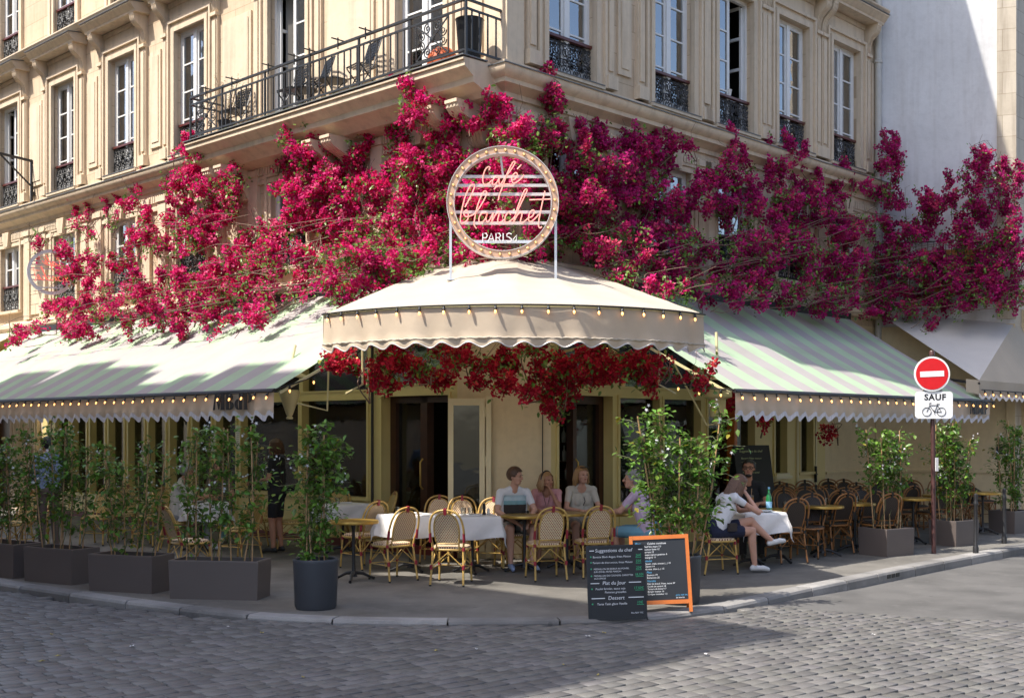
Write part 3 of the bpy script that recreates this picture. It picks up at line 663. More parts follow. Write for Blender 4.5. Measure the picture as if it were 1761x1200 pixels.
# balcony
def balcony():
    s0, s1, p, zt = -.02, 7.0, .78, 6.79
    pr = [(.0, -.50), (.36, -.44), (.40, -.40), (.52, -.33), (.62, -.30), (.62, -.22), (.72, -.15), (p, -.11), (p, -.03), (p+.03, -.03), (p+.03, 0), (.0, .02)]
    MB().along([(a, zt+b) for a, b in pr], s0, s1).build('balcony_slab', 'stone_trim', cafe, ML, 35)
    MB().box(s0-.02, s1+.02, .36, p+.05, zt+.021, zt+.036).build('balcony_flashing', 'zinc', cafe, ML)
    mb = MB()
    for i in range(70):
        x = s0+1+random.random()*5.6; mb.ball((x, p+.02, zt+.035), random.uniform(.03, .09), .025, .016, 6)
    tag(mb.build('moss', 'moss', cafe, ML), kind='stuff')
    for s in (.42, .92, 3.25, 3.72, 6.25, 6.62):
        mb = MB(); console(mb, s, .24, 5.78, .56, .60); mb.build('bracket', 'stone_trim', cafe, ML, 35)
    # railing
    o = p-.07; zb = zt+.13; zr = zt+.80; z2 = zt+.68
    rail = MB(); rail.bar((s0+.05, o, zr), (s1-.05, o, zr), .045, .03); rail.bar((s0+.05, o, z2), (s1-.05, o, z2), .022, .028); rail.bar((s0+.05, o, zb), (s1-.05, o, zb), .022, .028)
    for a in (s0+.05, s1-.05):
        rail.bar((a, o, zr), (a, .0, zr), .04, .028); rail.bar((a, o, z2), (a, 0, z2), .022, .028); rail.bar((a, o, zb), (a, 0, zb), .022, .028)
    for x in (s0+.05, s1-.05, 5.95, 1.15, 3.5, 2.3, 4.7): rail.bar((x, o, zt+.02), (x, o, zr), .03, .03)
    rl = rail.build('balcony_railing', 'rail_iron', cafe, ML)
    bal = shared('bal', lambda: MB().bar((0, 0, 0), (0, 0, z2-zb), .018, .018).mesh('baluster', 'rail_iron'))
    x = 1.28
    while x < 5.9: put(bal, 'baluster', rl, ML @ Matrix.Translation((x, o, zb))); x += .152
    for y in (.14, .3, .46, .6):
        for a in (s0+.05, s1-.05): put(bal, 'baluster', rl, ML @ Matrix.Translation((a, y, zb)))
    # scroll panels at both ends
    def panel():
        mb = MB(); w, h = .66, .50
        for a in (-w/2, w/2): mb.bar((a, 0, .0), (a, 0, h), .014, .014)
        for z in (0, h): mb.bar((-w/2, 0, z), (w/2, 0, z), .014, .014)
        mb.bar((-w/2, 0, 0), (w/2, 0, h), .014, .018); mb.bar((-w/2, 0, h), (w/2, 0, 0), .014, .018); mb.lathe([(.001, -.02), (.04, -.015), (.04, .015), (.001, .02)], 10, (0, 0, h/2), axis=(0, 1, 0))
        for ax in (0, 1, 2, 3):
            for f in (1, -1):
                an = ax*PI/2; c = (math.cos(an)*(.215 if ax % 2 == 0 else .16)+(-math.sin(an))*f*.075*(1 if ax % 2 == 0 else 1.3), h/2+math.sin(an)*.16+math.cos(an)*f*.065)
                mb.tube(spiral(c, .075, 1.6, an, f if ax % 2 else 1, 18), .009, 5, cap=False)
        return mb.mesh('scroll_panel', 'rail_iron')
    for x in (.70, 6.45): put(shared('pan', panel), 'scroll_panel', rl, ML @ Matrix.Translation((x, o, zb+.03)))
    # little flag-hook brackets on the rail
    for x in (6.4, 5.6, 4.55, 3.85, 3.45, 2.75, 2.1): mb = MB(); mb.bar((x, o-.1, zr+.06), (x, o+.16, zr+.06), .016, .016); mb.bar((x, o+.04, zr+.09), (x, o+.04, zr-.08), .016, .016); mb.build('rail_hook', 'rail_iron', rl, ML)
balcony()

# ------------------------------------------------------------------ shopfront of the ground floor
CH = .95
def shop():
    W = Matrix.Identity(4)
    # left wing
    opsL = [(1.12, 2.62, .02, 2.34), (1.12, 2.62, 2.52, 3.35), (2.98, 4.66, .78, 2.30), (4.76, 6.45, .78, 2.30), (2.98, 4.66, 2.46, 3.35), (4.76, 6.45, 2.46, 3.35)]
    x = 6.62
    while x < 13.6: opsL += [(x, x+.62, .5, 2.34), (x, x+.62, 2.46, 3.35)]; x += .80
    wall_grid(CH, 14.3, 0, 3.9, opsL, .16).build('shopfront', 'cream_paint', cafe, ML)
    # right wing
    opsR = [(1.1, 2.32, .02, 2.34), (1.1, 2.32, 2.5, 3.3), (2.5, 3.5, .72, 2.32), (3.62, 4.62, .72, 2.32), (2.5, 4.62, 2.5, 3.3), (4.84, 6.25, .05, 3.0), (6.92, 7.32, 1.05, 2.6), (7.78, 8.25, 1.05, 2.5)]
    wall_grid(CH, 8.72, 0, 3.9, opsR, .16).build('shopfront', 'cream_paint', cafe, MR)
    wall_grid(8.72, SR, 0, 3.9, [], .2).build('cream_wall', 'cream_wall', cafe, MR)
    # corner pier, softly rounded across the cut corner
    a = wl_('L', CH, 0, 0); b = wl_('R', CH, 0, 0); mb = MB(); n = 14; vs = []
    for i in range(n+1):
        t = i/n; p = a.lerp(b, t)+Vector((0, -1, 0))*(.10*math.sin(PI*t)); vs += [p, p+Vector((0, 0, 3.9))]
    mb.add(vs, [(2*i, 2*i+2, 2*i+3, 2*i+1) for i in range(n)]); mb.build('corner_pier', 'cream_wall', cafe, W, 60)
    MB().tube([(b.x-.12, b.y-.06, 2.6), (b.x-.125, b.y-.065, 1.5), (b.x-.12, b.y-.06, .2)], .008, 5).build('wall_cable', 'rubber', cafe, W)
    # ceiling over the cut corner
    MB().add([a+Vector((0, 0, 3.9)), b+Vector((0, 0, 3.9)), C0+Vector((0, 0, 3.9))], [(0, 1, 2)]).build('corner_soffit', 'cream_paint', cafe, W)
    # mouldings
    for M, s1, ops in ((ML, 14.3, opsL), (MR, 8.72, opsR)):
        mb = MB(); mb.along([(-.02, 3.42), (.05, 3.42), (.05, 3.8), (.12, 3.84), (.12, 3.9), (-.02, 3.9)], CH, s1); mb.build('fascia', 'cream_paint', cafe, M)
        mb = MB()
        for (p, q, c, d) in ops:
            if d-c < .9 and c > 2: mb.box(p-.035, q+.035, -.01, .02, c-.03, c); mb.box(p-.035, q+.035, -.01, .02, d, d+.03); continue
            for (u, v) in ((p-.045, p-.0), (q, q+.045)): mb.box(u, v, -.01, .025, c, d)
            mb.box(p-.045, q+.045, -.01, .026, d, d+.045)
            if c > .3: mb.box(p-.06, q+.06, -.01, .05, c-.05, c); mb.box(p, q, -.01, .015, .12, c-.12)
        mb.build('moulding', 'cream_paint', cafe, M)
        g = MB()
        for (p, q, c, d) in ops:
            if c > .1 or p > 4: g.box(p+.001, q-.001, -.13, -.122, c+.001, d-.001)
        for (p, q, c, d) in ops:
            if not (c > .1 or p > 4): continue
            pn = put(MB().box(p+.001, q-.001, -.13, -.122, c+.001, d-.001).mesh('pane', 'shop_glass'), 'pane', cafe, M)
    MB().box(CH, 14.3, -.02, .045, 0.0, .12).build('plinth', 'red_step', cafe, ML)
    # dark seam / drain next to the door
    MB().tube([(2.80, .05, 0), (2.80, .05, 3.9)], .022, 6).build('drain_pipe', 'rubber', cafe, ML)
    # left doorway: brown frame, one glazed leaf with a mirror-like pane, open casement on the pier side
    mb = MB()
    for (p, q) in ((1.12, 1.19), (2.5, 2.62), (1.78, 1.93)): mb.box(p, q, -.30, -.165, .02, 2.34)
    mb.box(1.19, 2.5, -.30, -.165, 2.24, 2.34); mb.box(1.93, 2.5, -.29, -.17, .02, .3); d = mb.build('door', 'dark_wood', cafe, ML)
    MB().box(1.93, 2.5, -.24, -.23, .3, 2.24).build('pane', 'shop_glass', d, ML)
    p0 = Vector((-.905, 16.88, .12)); Mc = basis(p0, Vector((1, -.03, 0)).normalized(), Vector((.03, 1, 0)).normalized())
    mb = MB(); w, h = .52, 2.16
    mb.box(0, .075, -.02, .02, 0, h); mb.box(w-.075, w, -.02, .02, 0, h); mb.box(.075, w-.075, -.02, .02, 0, .28); mb.box(.075, w-.075, -.02, .02, h-.1, h)
    for z in (.4, 1.2, 1.9): mb.tube([(w+.012, 0, z), (w+.012, 0, z+.14)], .014, 6)
    mb.box(w+.02, w+.09, -.02, .03, -.1, h+.03)
    cs = mb.build('open_casement', 'cream_paint_pale', cafe, Mc); MB().box(.075, w-.075, -.004, .004, .28, h-.1).build('pane', 'shop_glass', cs, Mc); MB().box(.075, w-.075, .03, .036, .28, h-.1).build('blind', 'curtain_dim', cs, Mc)
    # right doorway
    mb = MB()
    for (p, q) in ((1.1, 1.16), (1.62, 1.70), (2.22, 2.32)): mb.box(p, q, -.30, -.165, .02, 2.34)
    mb.box(1.16, 2.22, -.30, -.165, 2.22, 2.34); mb.box(1.70, 2.22, -.29, -.17, .02, .35); d = mb.build('door', 'dark_wood', cafe, MR); MB().box(1.70, 2.22, -.24, -.23, .35, 2.22).build('pane', 'shop_glass', d, MR)
    # interior
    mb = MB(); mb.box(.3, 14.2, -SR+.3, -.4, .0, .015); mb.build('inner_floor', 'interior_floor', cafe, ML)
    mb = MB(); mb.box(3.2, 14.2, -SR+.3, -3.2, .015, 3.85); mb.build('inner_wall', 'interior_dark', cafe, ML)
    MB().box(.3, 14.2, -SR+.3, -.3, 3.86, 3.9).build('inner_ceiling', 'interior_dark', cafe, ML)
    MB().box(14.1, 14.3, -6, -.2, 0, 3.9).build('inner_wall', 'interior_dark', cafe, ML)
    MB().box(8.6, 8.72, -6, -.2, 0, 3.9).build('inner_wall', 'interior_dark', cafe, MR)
    # grey glazed gate and dark poster panel on the right wing
    MB().box(4.86, 5.62, -.32, -.30, .05, 3.0).build('glazed_gate', 'gate_grey', cafe, MR)
    MB().box(5.60, 5.68, -.16, .03, .05, 3.0).build('gate_post', 'orange_wood', cafe, MR)
    pp = MB().box(5.68, 6.24, -.2, -.15, .3, 3.0).build('poster_panel', 'poster_dark', cafe, MR)
    # MR is a mirrored frame: lettering is placed with its own right-handed matrix
    Mt = basis(wl_('R', 0, 0, 0), DR, -NR) @ Matrix.Rotation(PI/2, 4, 'X')
    for t, s, z, sz in (('E', 5.82, 2.25, .34), ('PLUI', 5.74, 1.9, .14), ('40.5', 5.70, 1.48, .24)):
        letters(t, sz, 'neon_white', pp, basis(wl_('R', s, -.147, z), DR, Vector((0, 0, 1)).cross(DR)) @ Matrix.Rotation(PI/2, 4, 'X'))
    # panelled door and small windows further right
    mb = MB(); mb.box(6.9, 7.34, -.01, .07, 1.0, 1.05); mb.box(6.85, 7.39, -.01, .09, .95, 1.0)
    for (p, q, c, d) in ((6.95, 7.30, .2, .8), (7.74, 8.30, .15, .5), (7.74, 8.30, .55, .92)): mb.box(p, q, -.01, .02, c, d)
    mb.box(7.66, 7.70, -.01, .035, .0, 2.62); mb.box(8.32, 8.36, -.01, .035, 0, 2.62); mb.box(7.66, 8.36, -.01, .036, 2.62, 2.67); mb.box(8.005, 8.025, -.12, -.10, 1.05, 2.5); mb.box(7.10, 7.13, -.12, -.10, 1.05, 2.6)
    dd = mb.build('side_door', 'cream_paint_pale', cafe, MR); MB().box(8.28, 8.30, .02, .07, .85, 1.15).tube([(8.24, .06, 1.0), (8.33, .06, 1.0)], .012).build('handle', 'iron', dd, MR)
    MB().box(8.86, 8.96, -.01, .03, 1.72, 1.86).build('switch_box', 'pipe_cream', cafe, MR)
    mb = MB(); mb.along([(-.01, .98), (.025, .98), (.03, 1.02), (-.01, 1.04)], 8.74, SR); mb.build('dado_rail', 'cream_wall', cafe, MR)
    # stone ground floor beyond the shopfront
    wall_grid(14.3, SL, 0, 3.9, [(16.0, 17.1, 0, 2.9), (18.6, 19.8, .6, 2.9)], .3).build('wall', 'stone', cafe, ML)
    mb = MB()
    for s in (14.6, 15.5, 17.6, 18.2, 20.2):
        mb.box(s-.2, s+.2, -.02, .08, .0, 3.6)
        for k in range(4): mb.box(s-.15+k*.09, s-.11+k*.09, .075, .11, .4, 3.2)
    mb.build('pilaster', 'stone_trim', cafe, ML)
    MB().box(16.0, 17.1, -.28, -.2, 0, 2.9).build('door', 'dark_wood', cafe, ML)
shop()
def shop_details():
    # framed menu sheets by the left doors, warm pendant bulbs inside, brass handles
    for s, z in ((6.53, 1.5), (7.32, 1.45)):
        f = MB().box(s-.075, s+.075, .012, .03, z-.02, z+.42).build('menu_frame', 'cream_paint_pale', cafe, ML); MB().box(s-.06, s+.06, .03, .034, z, z+.4).build('menu_sheet', 'linen', f, ML)
        mb = MB()
        for k in range(9): mb.box(s-.045, s+.045-.012*(k % 3), .0345, .036, z+.06+k*.035, z+.068+k*.035)
        tag(mb.build('print', 'sign_back', f, ML), kind='stuff')
    for k, (s, o, z) in enumerate(((3.0, -1.3, 2.55), (3.5, -1.6, 2.5), (4.1, -1.2, 2.6), (2.7, -2.0, 2.45))):
        p = MR @ Matrix.Translation((s, o, z)); t = thing('pendant_lamp', 'small bare warm bulb hanging inside the right shop window', 'lamp', p, 'pendant bulbs inside the cafe'); MB().ball((0, 0, 0), .045, n=10).build('bulb', 'bulb_lit', t, p, 60); MB().tube([(0, 0, .04), (0, 0, 1.3)], .006, 5).build('cord', 'black_cable', t, p)
    for M, s in ((ML, 1.86), (MR, 1.66)): MB().tube([(s, -.15, .95), (s, -.10, 1.0), (s, -.10, 1.35), (s, -.15, 1.4)], .014, 6).build('door_handle', 'brass', cafe, M, 50)
shop_details()
# bar shelves with bottles seen through the open doors
def bar():
    M = ML @ Matrix.Translation((1.0, -2.7, 0)); mb = MB()
    mb.box(0, 2.2, -.3, 0, 0, 1.0)
    for z in (1.0, 1.3, 1.6, 1.9): mb.box(0, 2.2, -.3, .02, z, z+.025)
    t = thing('bar_shelf', 'dark back bar shelving inside the open left doorway', 'shelf', M); mb.build('shelf', 'dark_wood', t)
    me = MB().lathe([(.03, 0), (.035, .02), (.035, .15), (.014, .19), (.012, .25), (.001, .251)], 8).mesh('bottle', 'clear_glass', 40); me2 = me.copy(); me2.materials[0] = M_['bottle_green']
    k = 0
    for z in (1.025, 1.325, 1.625):
        for i in range(9):
            o = put([me, me2][(k*7) % 3 == 0], 'bottle', None, M @ Matrix.Translation((.15+i*.23+random.uniform(-.04, .04), -.12, z))); k += 1
            tag(o, 'small liquor bottle on the dark back bar shelf', 'bottle', 'bottles on the back bar')
bar()

# ------------------------------------------------------------------ neighbours
def neighbours():
    # the house closing the right-hand street: tall white gable, beige front
    A = wl_('R', 10.74, 0, 0); B = wl_('R', 11.87, 2.35, 0); Cc = wl_('R', 30, 2.35, 0); D = wl_('R', 30, -9, 0); E = wl_('R', 10.74, -9, 0); H = Vector((0, 0, 19))
    t = thing('neighbour_house', 'tall house with blank white gable wall rising behind the right awning', 'building', Matrix.Translation(A))
    mb = MB(); d = (B-A).normalized(); n = Vector((d.y, -d.x, 0))
    mb.add([A+Vector((0, 0, 3.9)), B+Vector((0, 0, 3.9)), B+H, A+H], [(0, 1, 2, 3)]); mb.build('gable_wall', 'plaster', t, Matrix.Identity(4))
    L0 = (B-A).length; MB().box(L0*.875, L0+.02, -.06, .05, 4.0, 19).build('quoin_strip', 'beige_wall', t, basis(A, d, -n))
    g = MB(); g.add([A, B, B+Vector((0, 0, 3.9)), A+Vector((0, 0, 3.9))], [(0, 1, 2, 3)]); g.build('cream_wall', 'cream_wall', t, Matrix.Identity(4))
    Mg = basis(A, d, -n); mb = MB(); L = (B-A).length
    mb.box(0, L, -.03, .0, .98, 1.04); mb.box(L-.16, L, -.06, .0, 0, 3.9); mb.box(0, .14, -.03, 0, 0, 3.9); mb.build('dado_rail', 'cream_wall', t, Mg)
    MB().box(L-.34, L-.22, -.05, .0, 1.35, 1.5).build('switch_box', 'iron', t, Mg)
    f = MB(); f.add([B, Cc, Cc+H, B+H], [(0, 1, 2, 3)]); f.add([Cc, D, D+H, Cc+H], [(0, 1, 2, 3)]); f.add([D, E, E+H, D+H], [(0, 1, 2, 3)]); f.build('front_wall', 'beige_wall', t, Matrix.Identity(4))
    MB().add([A+H, B+H, Cc+H, D+H, E+H], [(0, 1, 2, 3, 4)]).build('roof', 'roof_slate', t, Matrix.Identity(4))
    Mf = basis(B, DR, NR)
    for x in (.35, 1.5, 2.6): MB().box(x, x+.22, -.02, .09, 0, 4.2).build('pilaster', 'cream_wall', t, Mf)
    MB().box(.75, 1.35, -.02, .04, .1, 3.0).build('shop_window', 'poster_dark', t, Mf)
    # orange lit window with a wire grille on the gable, railing in front (behind the flowers)
    MB().box(.9, 2.0, -.05, -.0, 4.5, 5.4).build('lit_window', 'glow_orange', t, Mg)
    mb = MB()
    for i in range(22): mb.bar((.0+i*.11, -.55, 4.45), (.0+i*.11, -.55, 5.5), .012, .012)
    for z in (4.5, 4.85, 5.2, 5.5): mb.bar((0, -.55, z), (2.35, -.55, z), .02, .02)
    mb.bar((0, -.55, 4.5), (0, 0, 4.5), .02, .02); mb.bar((2.3, -.55, 4.5), (2.3, 0, 4.5), .02, .02); mb.build('terrace_grille', 'iron', t, Mg)
    # opposite corner block behind the photographer's left shoulder
    h = 15.0; tip = ground(1325, 1077, -.08)+Vector((.12, -.68, 0)); K = tip + SH*(h/math.tan(SUN_EL)); K.z = 0
    MK = basis(K, DL, NL)     # s along the left street, o away from the cafe
    t = thing('opposite_house', 'cream stone corner house across the left street with slate roof and chimneys', 'building', Matrix.Translation(K))
    ops = [(1.2+i*2.6, 2.3+i*2.6, 4.2+k*3.3, 6.4+k*3.3) for i in range(11) for k in range(3)]
    wall_grid(0, 30, -.2, h-.5, ops, .3).build('wall', 'far_stone', t, MK @ Matrix.Diagonal((1, -1, 1, 1)))
    MB().box(.4, 30, .4, 14, -.2, h-.5).build('inner_wall', 'far_stone', t, MK)
    MB().add([(0, 0, -.2), (0, 14, -.2), (0, 14, h-.5), (0, 0, h-.5)], [(0, 1, 2, 3)]).build('wall', 'far_stone', t, MK)
    MB().box(-.0, 30.2, .0, 14.2, h-.5, h).build('cornice', 'far_stone', t, MK)
    MB().extr([(0.3, h), (29.8, h), (29, h+.3), (1, h+.3)], lambda a, b: (a, 4.5, b), lambda a, b: (a, 13, b)).build('roof', 'roof_slate', t, MK)
    for (x, w, hh) in ((7.4, .9, 2.4), (8.5, 1.3, 3.0), (9.7, .8, 2.5), (11.5, .6, 2.9), (12.6, 1.7, 3.4), (14.3, 1.5, 3.9), (16.2, 1.8, 3.5), (19, 1.5, 3.5), (23, 2, 3.1), (18.2, 23.4, 2.0)):
        MB().box(x-w/2, x+w/2, .25 if w < 5 else .2, .9 if w < 5 else .8, h, h+hh).build('chimney' if w < 5 else 'shade_parapet', 'far_stone', t, MK)  # unseen parapet added, chimneys sized, so their shade covers the left awning edge
    # houses closing the views behind the photographer
    Q = ground(1500, 1000); 
    for nm, lab, p, sx, sy, hh in (('corner_house', 'pale stone house across the right street behind the photographer', Vector((17.5, 4.5, 0)), 12, 30, 14),):
        t = thing(nm, lab, 'building', T(p, math.atan2(DR.y, DR.x)-PI/2))
        mb = MB(); mb.box(0, sx, -sy/2, sy/2, -.2, hh); mb.build('wall', 'far_stone', t); mb = MB(); mb.box(-.3, sx+.3, -sy/2-.3, sy/2+.3, hh, hh+.5); mb.build('cornice', 'far_stone', t)
        for i in range(9):
            for k in range(4): MB().box(-.03, .0, -sy/2+1.5+i*3.1, -sy/2+2.7+i*3.1, 1.2+k*3.2, 3.2+k*3.2).build('window', 'poster_dark', t)
neighbours()

# ------------------------------------------------------------------ awnings
AO, AZ, WO, WZ = 2.9, 2.35, .16, 3.98
def glyph(ch):
    """condensed fat-face capitals as polygons in a unit-high box, with advance"""
    def arcp(cx, cy, rx, ry, a0, a1, n=12): return [(cx+rx*math.cos(a0+(a1-a0)*i/n), cy+ry*math.sin(a0+(a1-a0)*i/n)) for i in range(n+1)]
    h = PI/2
    if ch == 'M': return [[(-.03, 0), (.09, 0), (.13, .05), (.20, .95), (.13, .95)], [(.13, .95), (.31, .95), (.47, .08), (.40, .02)], [(.40, .02), (.46, .10), (.64, .95), (.58, .95)], [(.58, .95), (.84, .95), (.84, .06), (.88, 0), (.54, 0), (.58, .06)]], .94
    if ch == 'B': return [[(.0, 0), (.28, 0), (.24, .05), (.24, .9), (.28, .95), (.0, .95), (.04, .9), (.04, .05)], arcp(.28, .72, .26, .23, h, -h)+arcp(.28, .72, .06, .19, -h, h), arcp(.28, .25, .32, .25, h, -h)+arcp(.28, .25, .08, .2, -h, h)], .68
    if ch == 'd': return [[(.28, 0), (.54, 0), (.54, .9), (.58, .95), (.26, .95), (.32, .9), (.32, .05)], arcp(.26, .3, .26, .30, h, 3*h)+arcp(.30, .3, .07, .25, 3*h, h)], .66
    if ch == 'P': return [[(-.02, 0), (.30, 0), (.26, .05), (.26, .9), (.30, .95), (.0, .95), (.04, .9), (.04, .05)], arcp(.30, .66, .30, .29, h, -h)+arcp(.30, .66, .08, .24, -h, h)], .66
def fat_letters(txt, w, h, parent, M):
    tot = sum(glyph(c)[1] for c in txt)-.06; k = w/tot; x = 0
    for c in txt:
        ps, adv = glyph(c); mb = MB()
        for i, p in enumerate(ps): mb.extr([((x+a)*k, b*h) for a, b in p], lambda a, b, i=i: (a, b, .0), lambda a, b, i=i: (a, b, .005+.0006*i))
        mb.build('letter', 'print_black', parent, M); x += adv
def side_awning(w, s0, s1, label, txt_s, txt_w):
    MW = ML if w == 'L' else MR; t = thing('striped_awning', label, 'awning', MW @ Matrix.Translation((s0, WO, WZ)))
    ns = int((s1-s0)/.25); no = 14; V = []
    for i in range(ns+1):
        s = s0+(s1-s0)*i/ns
        for j in range(no+1):
            k = j/no; z = WZ+(AZ-WZ)*k - .05*math.sin(PI*k) - .012*math.sin(s*2.1+k*3)*math.sin(PI*k); V.append((s, WO+(AO-WO)*k, z))
    MB().add(V, [(i*(no+1)+j, i*(no+1)+j+1, (i+1)*(no+1)+j+1, (i+1)*(no+1)+j) for i in range(ns) for j in range(no)]).build('canopy', 'striped_canvas', t, MW, 60)
    # valance with scalloped hem
    per = .27; n = int((s1-s0)/.03); va = []; fr = []
    for i in range(n+1):
        s = s0+(s1-s0)*i/n; ph = (s % per)/per; sc = .035*math.cos(2*PI*ph); wv = .012*math.sin(s*5.3)+.01*math.sin(s*11.7+1); fold = .015*math.cos(2*PI*ph)
        for (k, z) in ((0, AZ-.015), (.3, AZ-.1), (.7, AZ-.22), (.78, AZ-.235), (1, AZ-.30+sc)): va.append((s, AO+.012+wv*k+fold*max(0, k-.7)*3+(.004 if k == .78 else 0), z))
        for (k, z) in ((0, AZ-.295+sc), (1, AZ-.365+sc*1.15)): fr.append((s, AO+.018+wv+fold+.003*math.sin(i*1.7), z))
    MB().add(va, [(i*5+j, i*5+j+1, i*5+j+6, i*5+j+5) for i in range(n) for j in range(4)]).build('valance', 'valance_canvas', t, MW, 60)
    MB().add(fr, [(i*2, i*2+1, i*2+3, i*2+2) for i in range(n)]).build('fringe', 'fringe', t, MW)
    mb = MB(); mb.tube([(s0, AO, AZ-.012), (s1, AO, AZ-.012)], .028, 8); mb.build('front_bar', 'iron', t, MW, 50)
    MB().box(s0-.05, s1+.05, .0, .2, WZ-.06, WZ+.10).build('cassette', 'iron', t, MW)
    for s in ((s0+.25, s0+4.2, s1-4.2, s1-.3) if s1-s0 > 9 else (s0+.25, s0+4, s1-.3)):
        mb = MB(); mb.tube([(s, .1, WZ-.25), (s+.45, 1.45, WZ-.95), (s+.06, AO-.05, AZ-.02)], .028, 8); mb.ball((s+.45, 1.45, WZ-.95), .045, n=8); mb.build('arm', 'heater_cream', t, MW, 50)
    MB().add([(s0, .05, 3.0), (s0, .05, 3.1)], []).v
    mb = MB(); s = s0-.0 + .04; mb.bar((s, .06, WZ-.3), (s, AO-.1, AZ-.04), .03, .03); mb.build('side_arm', 'heater_cream', t, MW)
    x, y = (-DL, None) if w == 'L' else (DR, None); n_ = NL if w == 'L' else NR
    p = wl_(w, txt_s, AO+.052, AZ-.25); M = Matrix.Identity(4)
    for k in range(3): M[k][0] = x[k]; M[k][1] = (0, 0, 1)[k]; M[k][2] = n_[k]; M[k][3] = p[k]
    fat_letters('MBdP', txt_w, .235, t, M); return t
side_awning('L', 1.27, 14.4, 'long green and grey striped awning lettered MBdP above the dark planter row', 2.62, .92)
side_awning('R', 1.25, 9.3, 'green and grey striped awning lettered MBdP behind the no entry sign', 8.36, .74)
TH0 = R_(54)
QC = Vector((.02, 15.65, 0))
def arc_pt(u, k, dr=0.0):
    """u in -1..1 across, k 0 top .. 1 front edge"""
    a = u*TH0; f = QC + Vector((math.sin(a)*(2.75+dr), -math.cos(a)*(2.75+dr), 3.2)); b = u*R_(82)
    tp = Vector((.0+.95*math.sin(b), 15.75-.5*math.cos(b), 4.06-.05*abs(u)))
    tp = wl_('L' if u < 0 else 'R', math.sqrt(u*u+.01)*1.32, .12, 4.2-.02*abs(u)+.03*(1-abs(u))**2)
    p = tp.lerp(f, k); return p
def center_awning():
    t = thing('corner_awning', 'plain cream rounded awning over the corner tables carrying the round sign', 'awning', Matrix.Translation(QC+Vector((0, 0, 3.2)))); I = Matrix.Identity(4)
    nu, nk = 72, 12; V = []
    for i in range(nu+1):
        u = -1+2*i/nu; seam = abs(math.sin(u*3.0*PI))
        for j in range(nk+1):
            k = j/nk; p = arc_pt(u, k); p.z -= .035*math.sin(PI*k)*seam*.9; V.append(p)
    MB().add(V, [(i*(nk+1)+j, i*(nk+1)+j+1, (i+1)*(nk+1)+j+1, (i+1)*(nk+1)+j) for i in range(nu) for j in range(nk)]).build('canopy', 'cream_canvas', t, I, 60)
    L = 2.75*2*TH0; n = 180; va = []; hem = []; braid = []; per = .30
    for i in range(n+1):
        u = -1+2*i/n; d = (u+1)/2*L; sc = .028*math.cos(2*PI*d/per); w = .016*math.sin(d*6.1)+.012*math.sin(d*13.3+2)
        for k, z in ((0, 3.19), (.25, 3.08), (.6, 2.93), (.86, 2.83), (.9, 2.815), (1, 2.765+sc)):
            p = arc_pt(u, 1, .012+w*k+.02*math.cos(2*PI*d/per)*max(0, k-.8)*5+(.006 if k == .9 else 0)); p.z = z; va.append(p)
        p = arc_pt(u, 1, .018+w); p.z = 2.835+.004*math.sin(d*60); braid.append(p)
        p = arc_pt(u, 1, .014+w+.02*math.cos(2*PI*d/per)); p.z = 2.765+sc; hem.append(p)
    MB().add(va, [(i*6+j, i*6+j+1, i*6+j+7, i*6+j+6) for i in range(n) for j in range(5)]).build('valance', 'valance_canvas', t, I, 60)
    MB().tube(braid, .011, 5).build('braid', 'cream_canvas', t, I, 60); MB().tube(hem, .008, 5).build('hem', 'sign_grey', t, I, 60)
    MB().tube([arc_pt(-1+2*i/40, 1) + Vector((0, 0, -.02)) for i in range(41)], .022, 6).build('front_bar', 'heater_cream', t, I, 50)
    for u in (-1, 1):      # side valances back to the wall, added to keep sun off the corner pier
        a, b = arc_pt(u, 0), arc_pt(u, 1, .01); V = []
        for i in range(41):
            p = a.lerp(b, i/40)+Vector((.012*math.sin(i*.9), 0, 0)); V += [p, p+Vector((0, 0, -.22)), p+Vector((0, 0, -.42+.028*math.cos(i*1.4)))]
        MB().add(V, [(i*3+j, i*3+j+1, i*3+j+4, i*3+j+3) for i in range(40) for j in range(2)]).build('sun_block_valance', 'valance_canvas', t, I, 60)
    for u in (-1, -.5, 0, .5, 1): MB().tube([arc_pt(u, .02)+Vector((0, 0, -.06)), arc_pt(u, .5)+Vector((0, 0, -.075)), arc_pt(u, 1)+Vector((0, 0, -.03))], .018, 6).build('rib', 'heater_cream', t, I, 50)
    for w in ('L', 'R'):
        a = wl_(w, CH+.2, .0, 2.95); b = arc_pt(-1 if w == 'L' else 1, .98)
        MB().tube([a, b+Vector((0, 0, -.05))], .02, 6).build('stay', 'heater_cream', t, I, 50)
        e = a.lerp(b, .75); f = e+Vector((-.25 if w == 'L' else .25, .35, -.95)); MB().tube([e, e+Vector((0, .02, -.75)), f+Vector((0, 0, .1))], .014, 6).build('hook_rod', 'heater_cream', t, I, 50)
center_awning()
def bulb_meshes():
    so = MB().lathe([(.008, .05), (.013, .045), (.016, .02), (.016, .0), (.014, -.005)], 8).mesh('socket', 'black_cable', 40)
    bu = MB().lathe([(.008, 0), (.012, -.012), (.0135, -.024), (.011, -.036), (.005, -.045), (.001, -.047)], 8).mesh('bulb', 'bulb_lit', 60)
    return so, bu
SOCK, BULB = bulb_meshes()
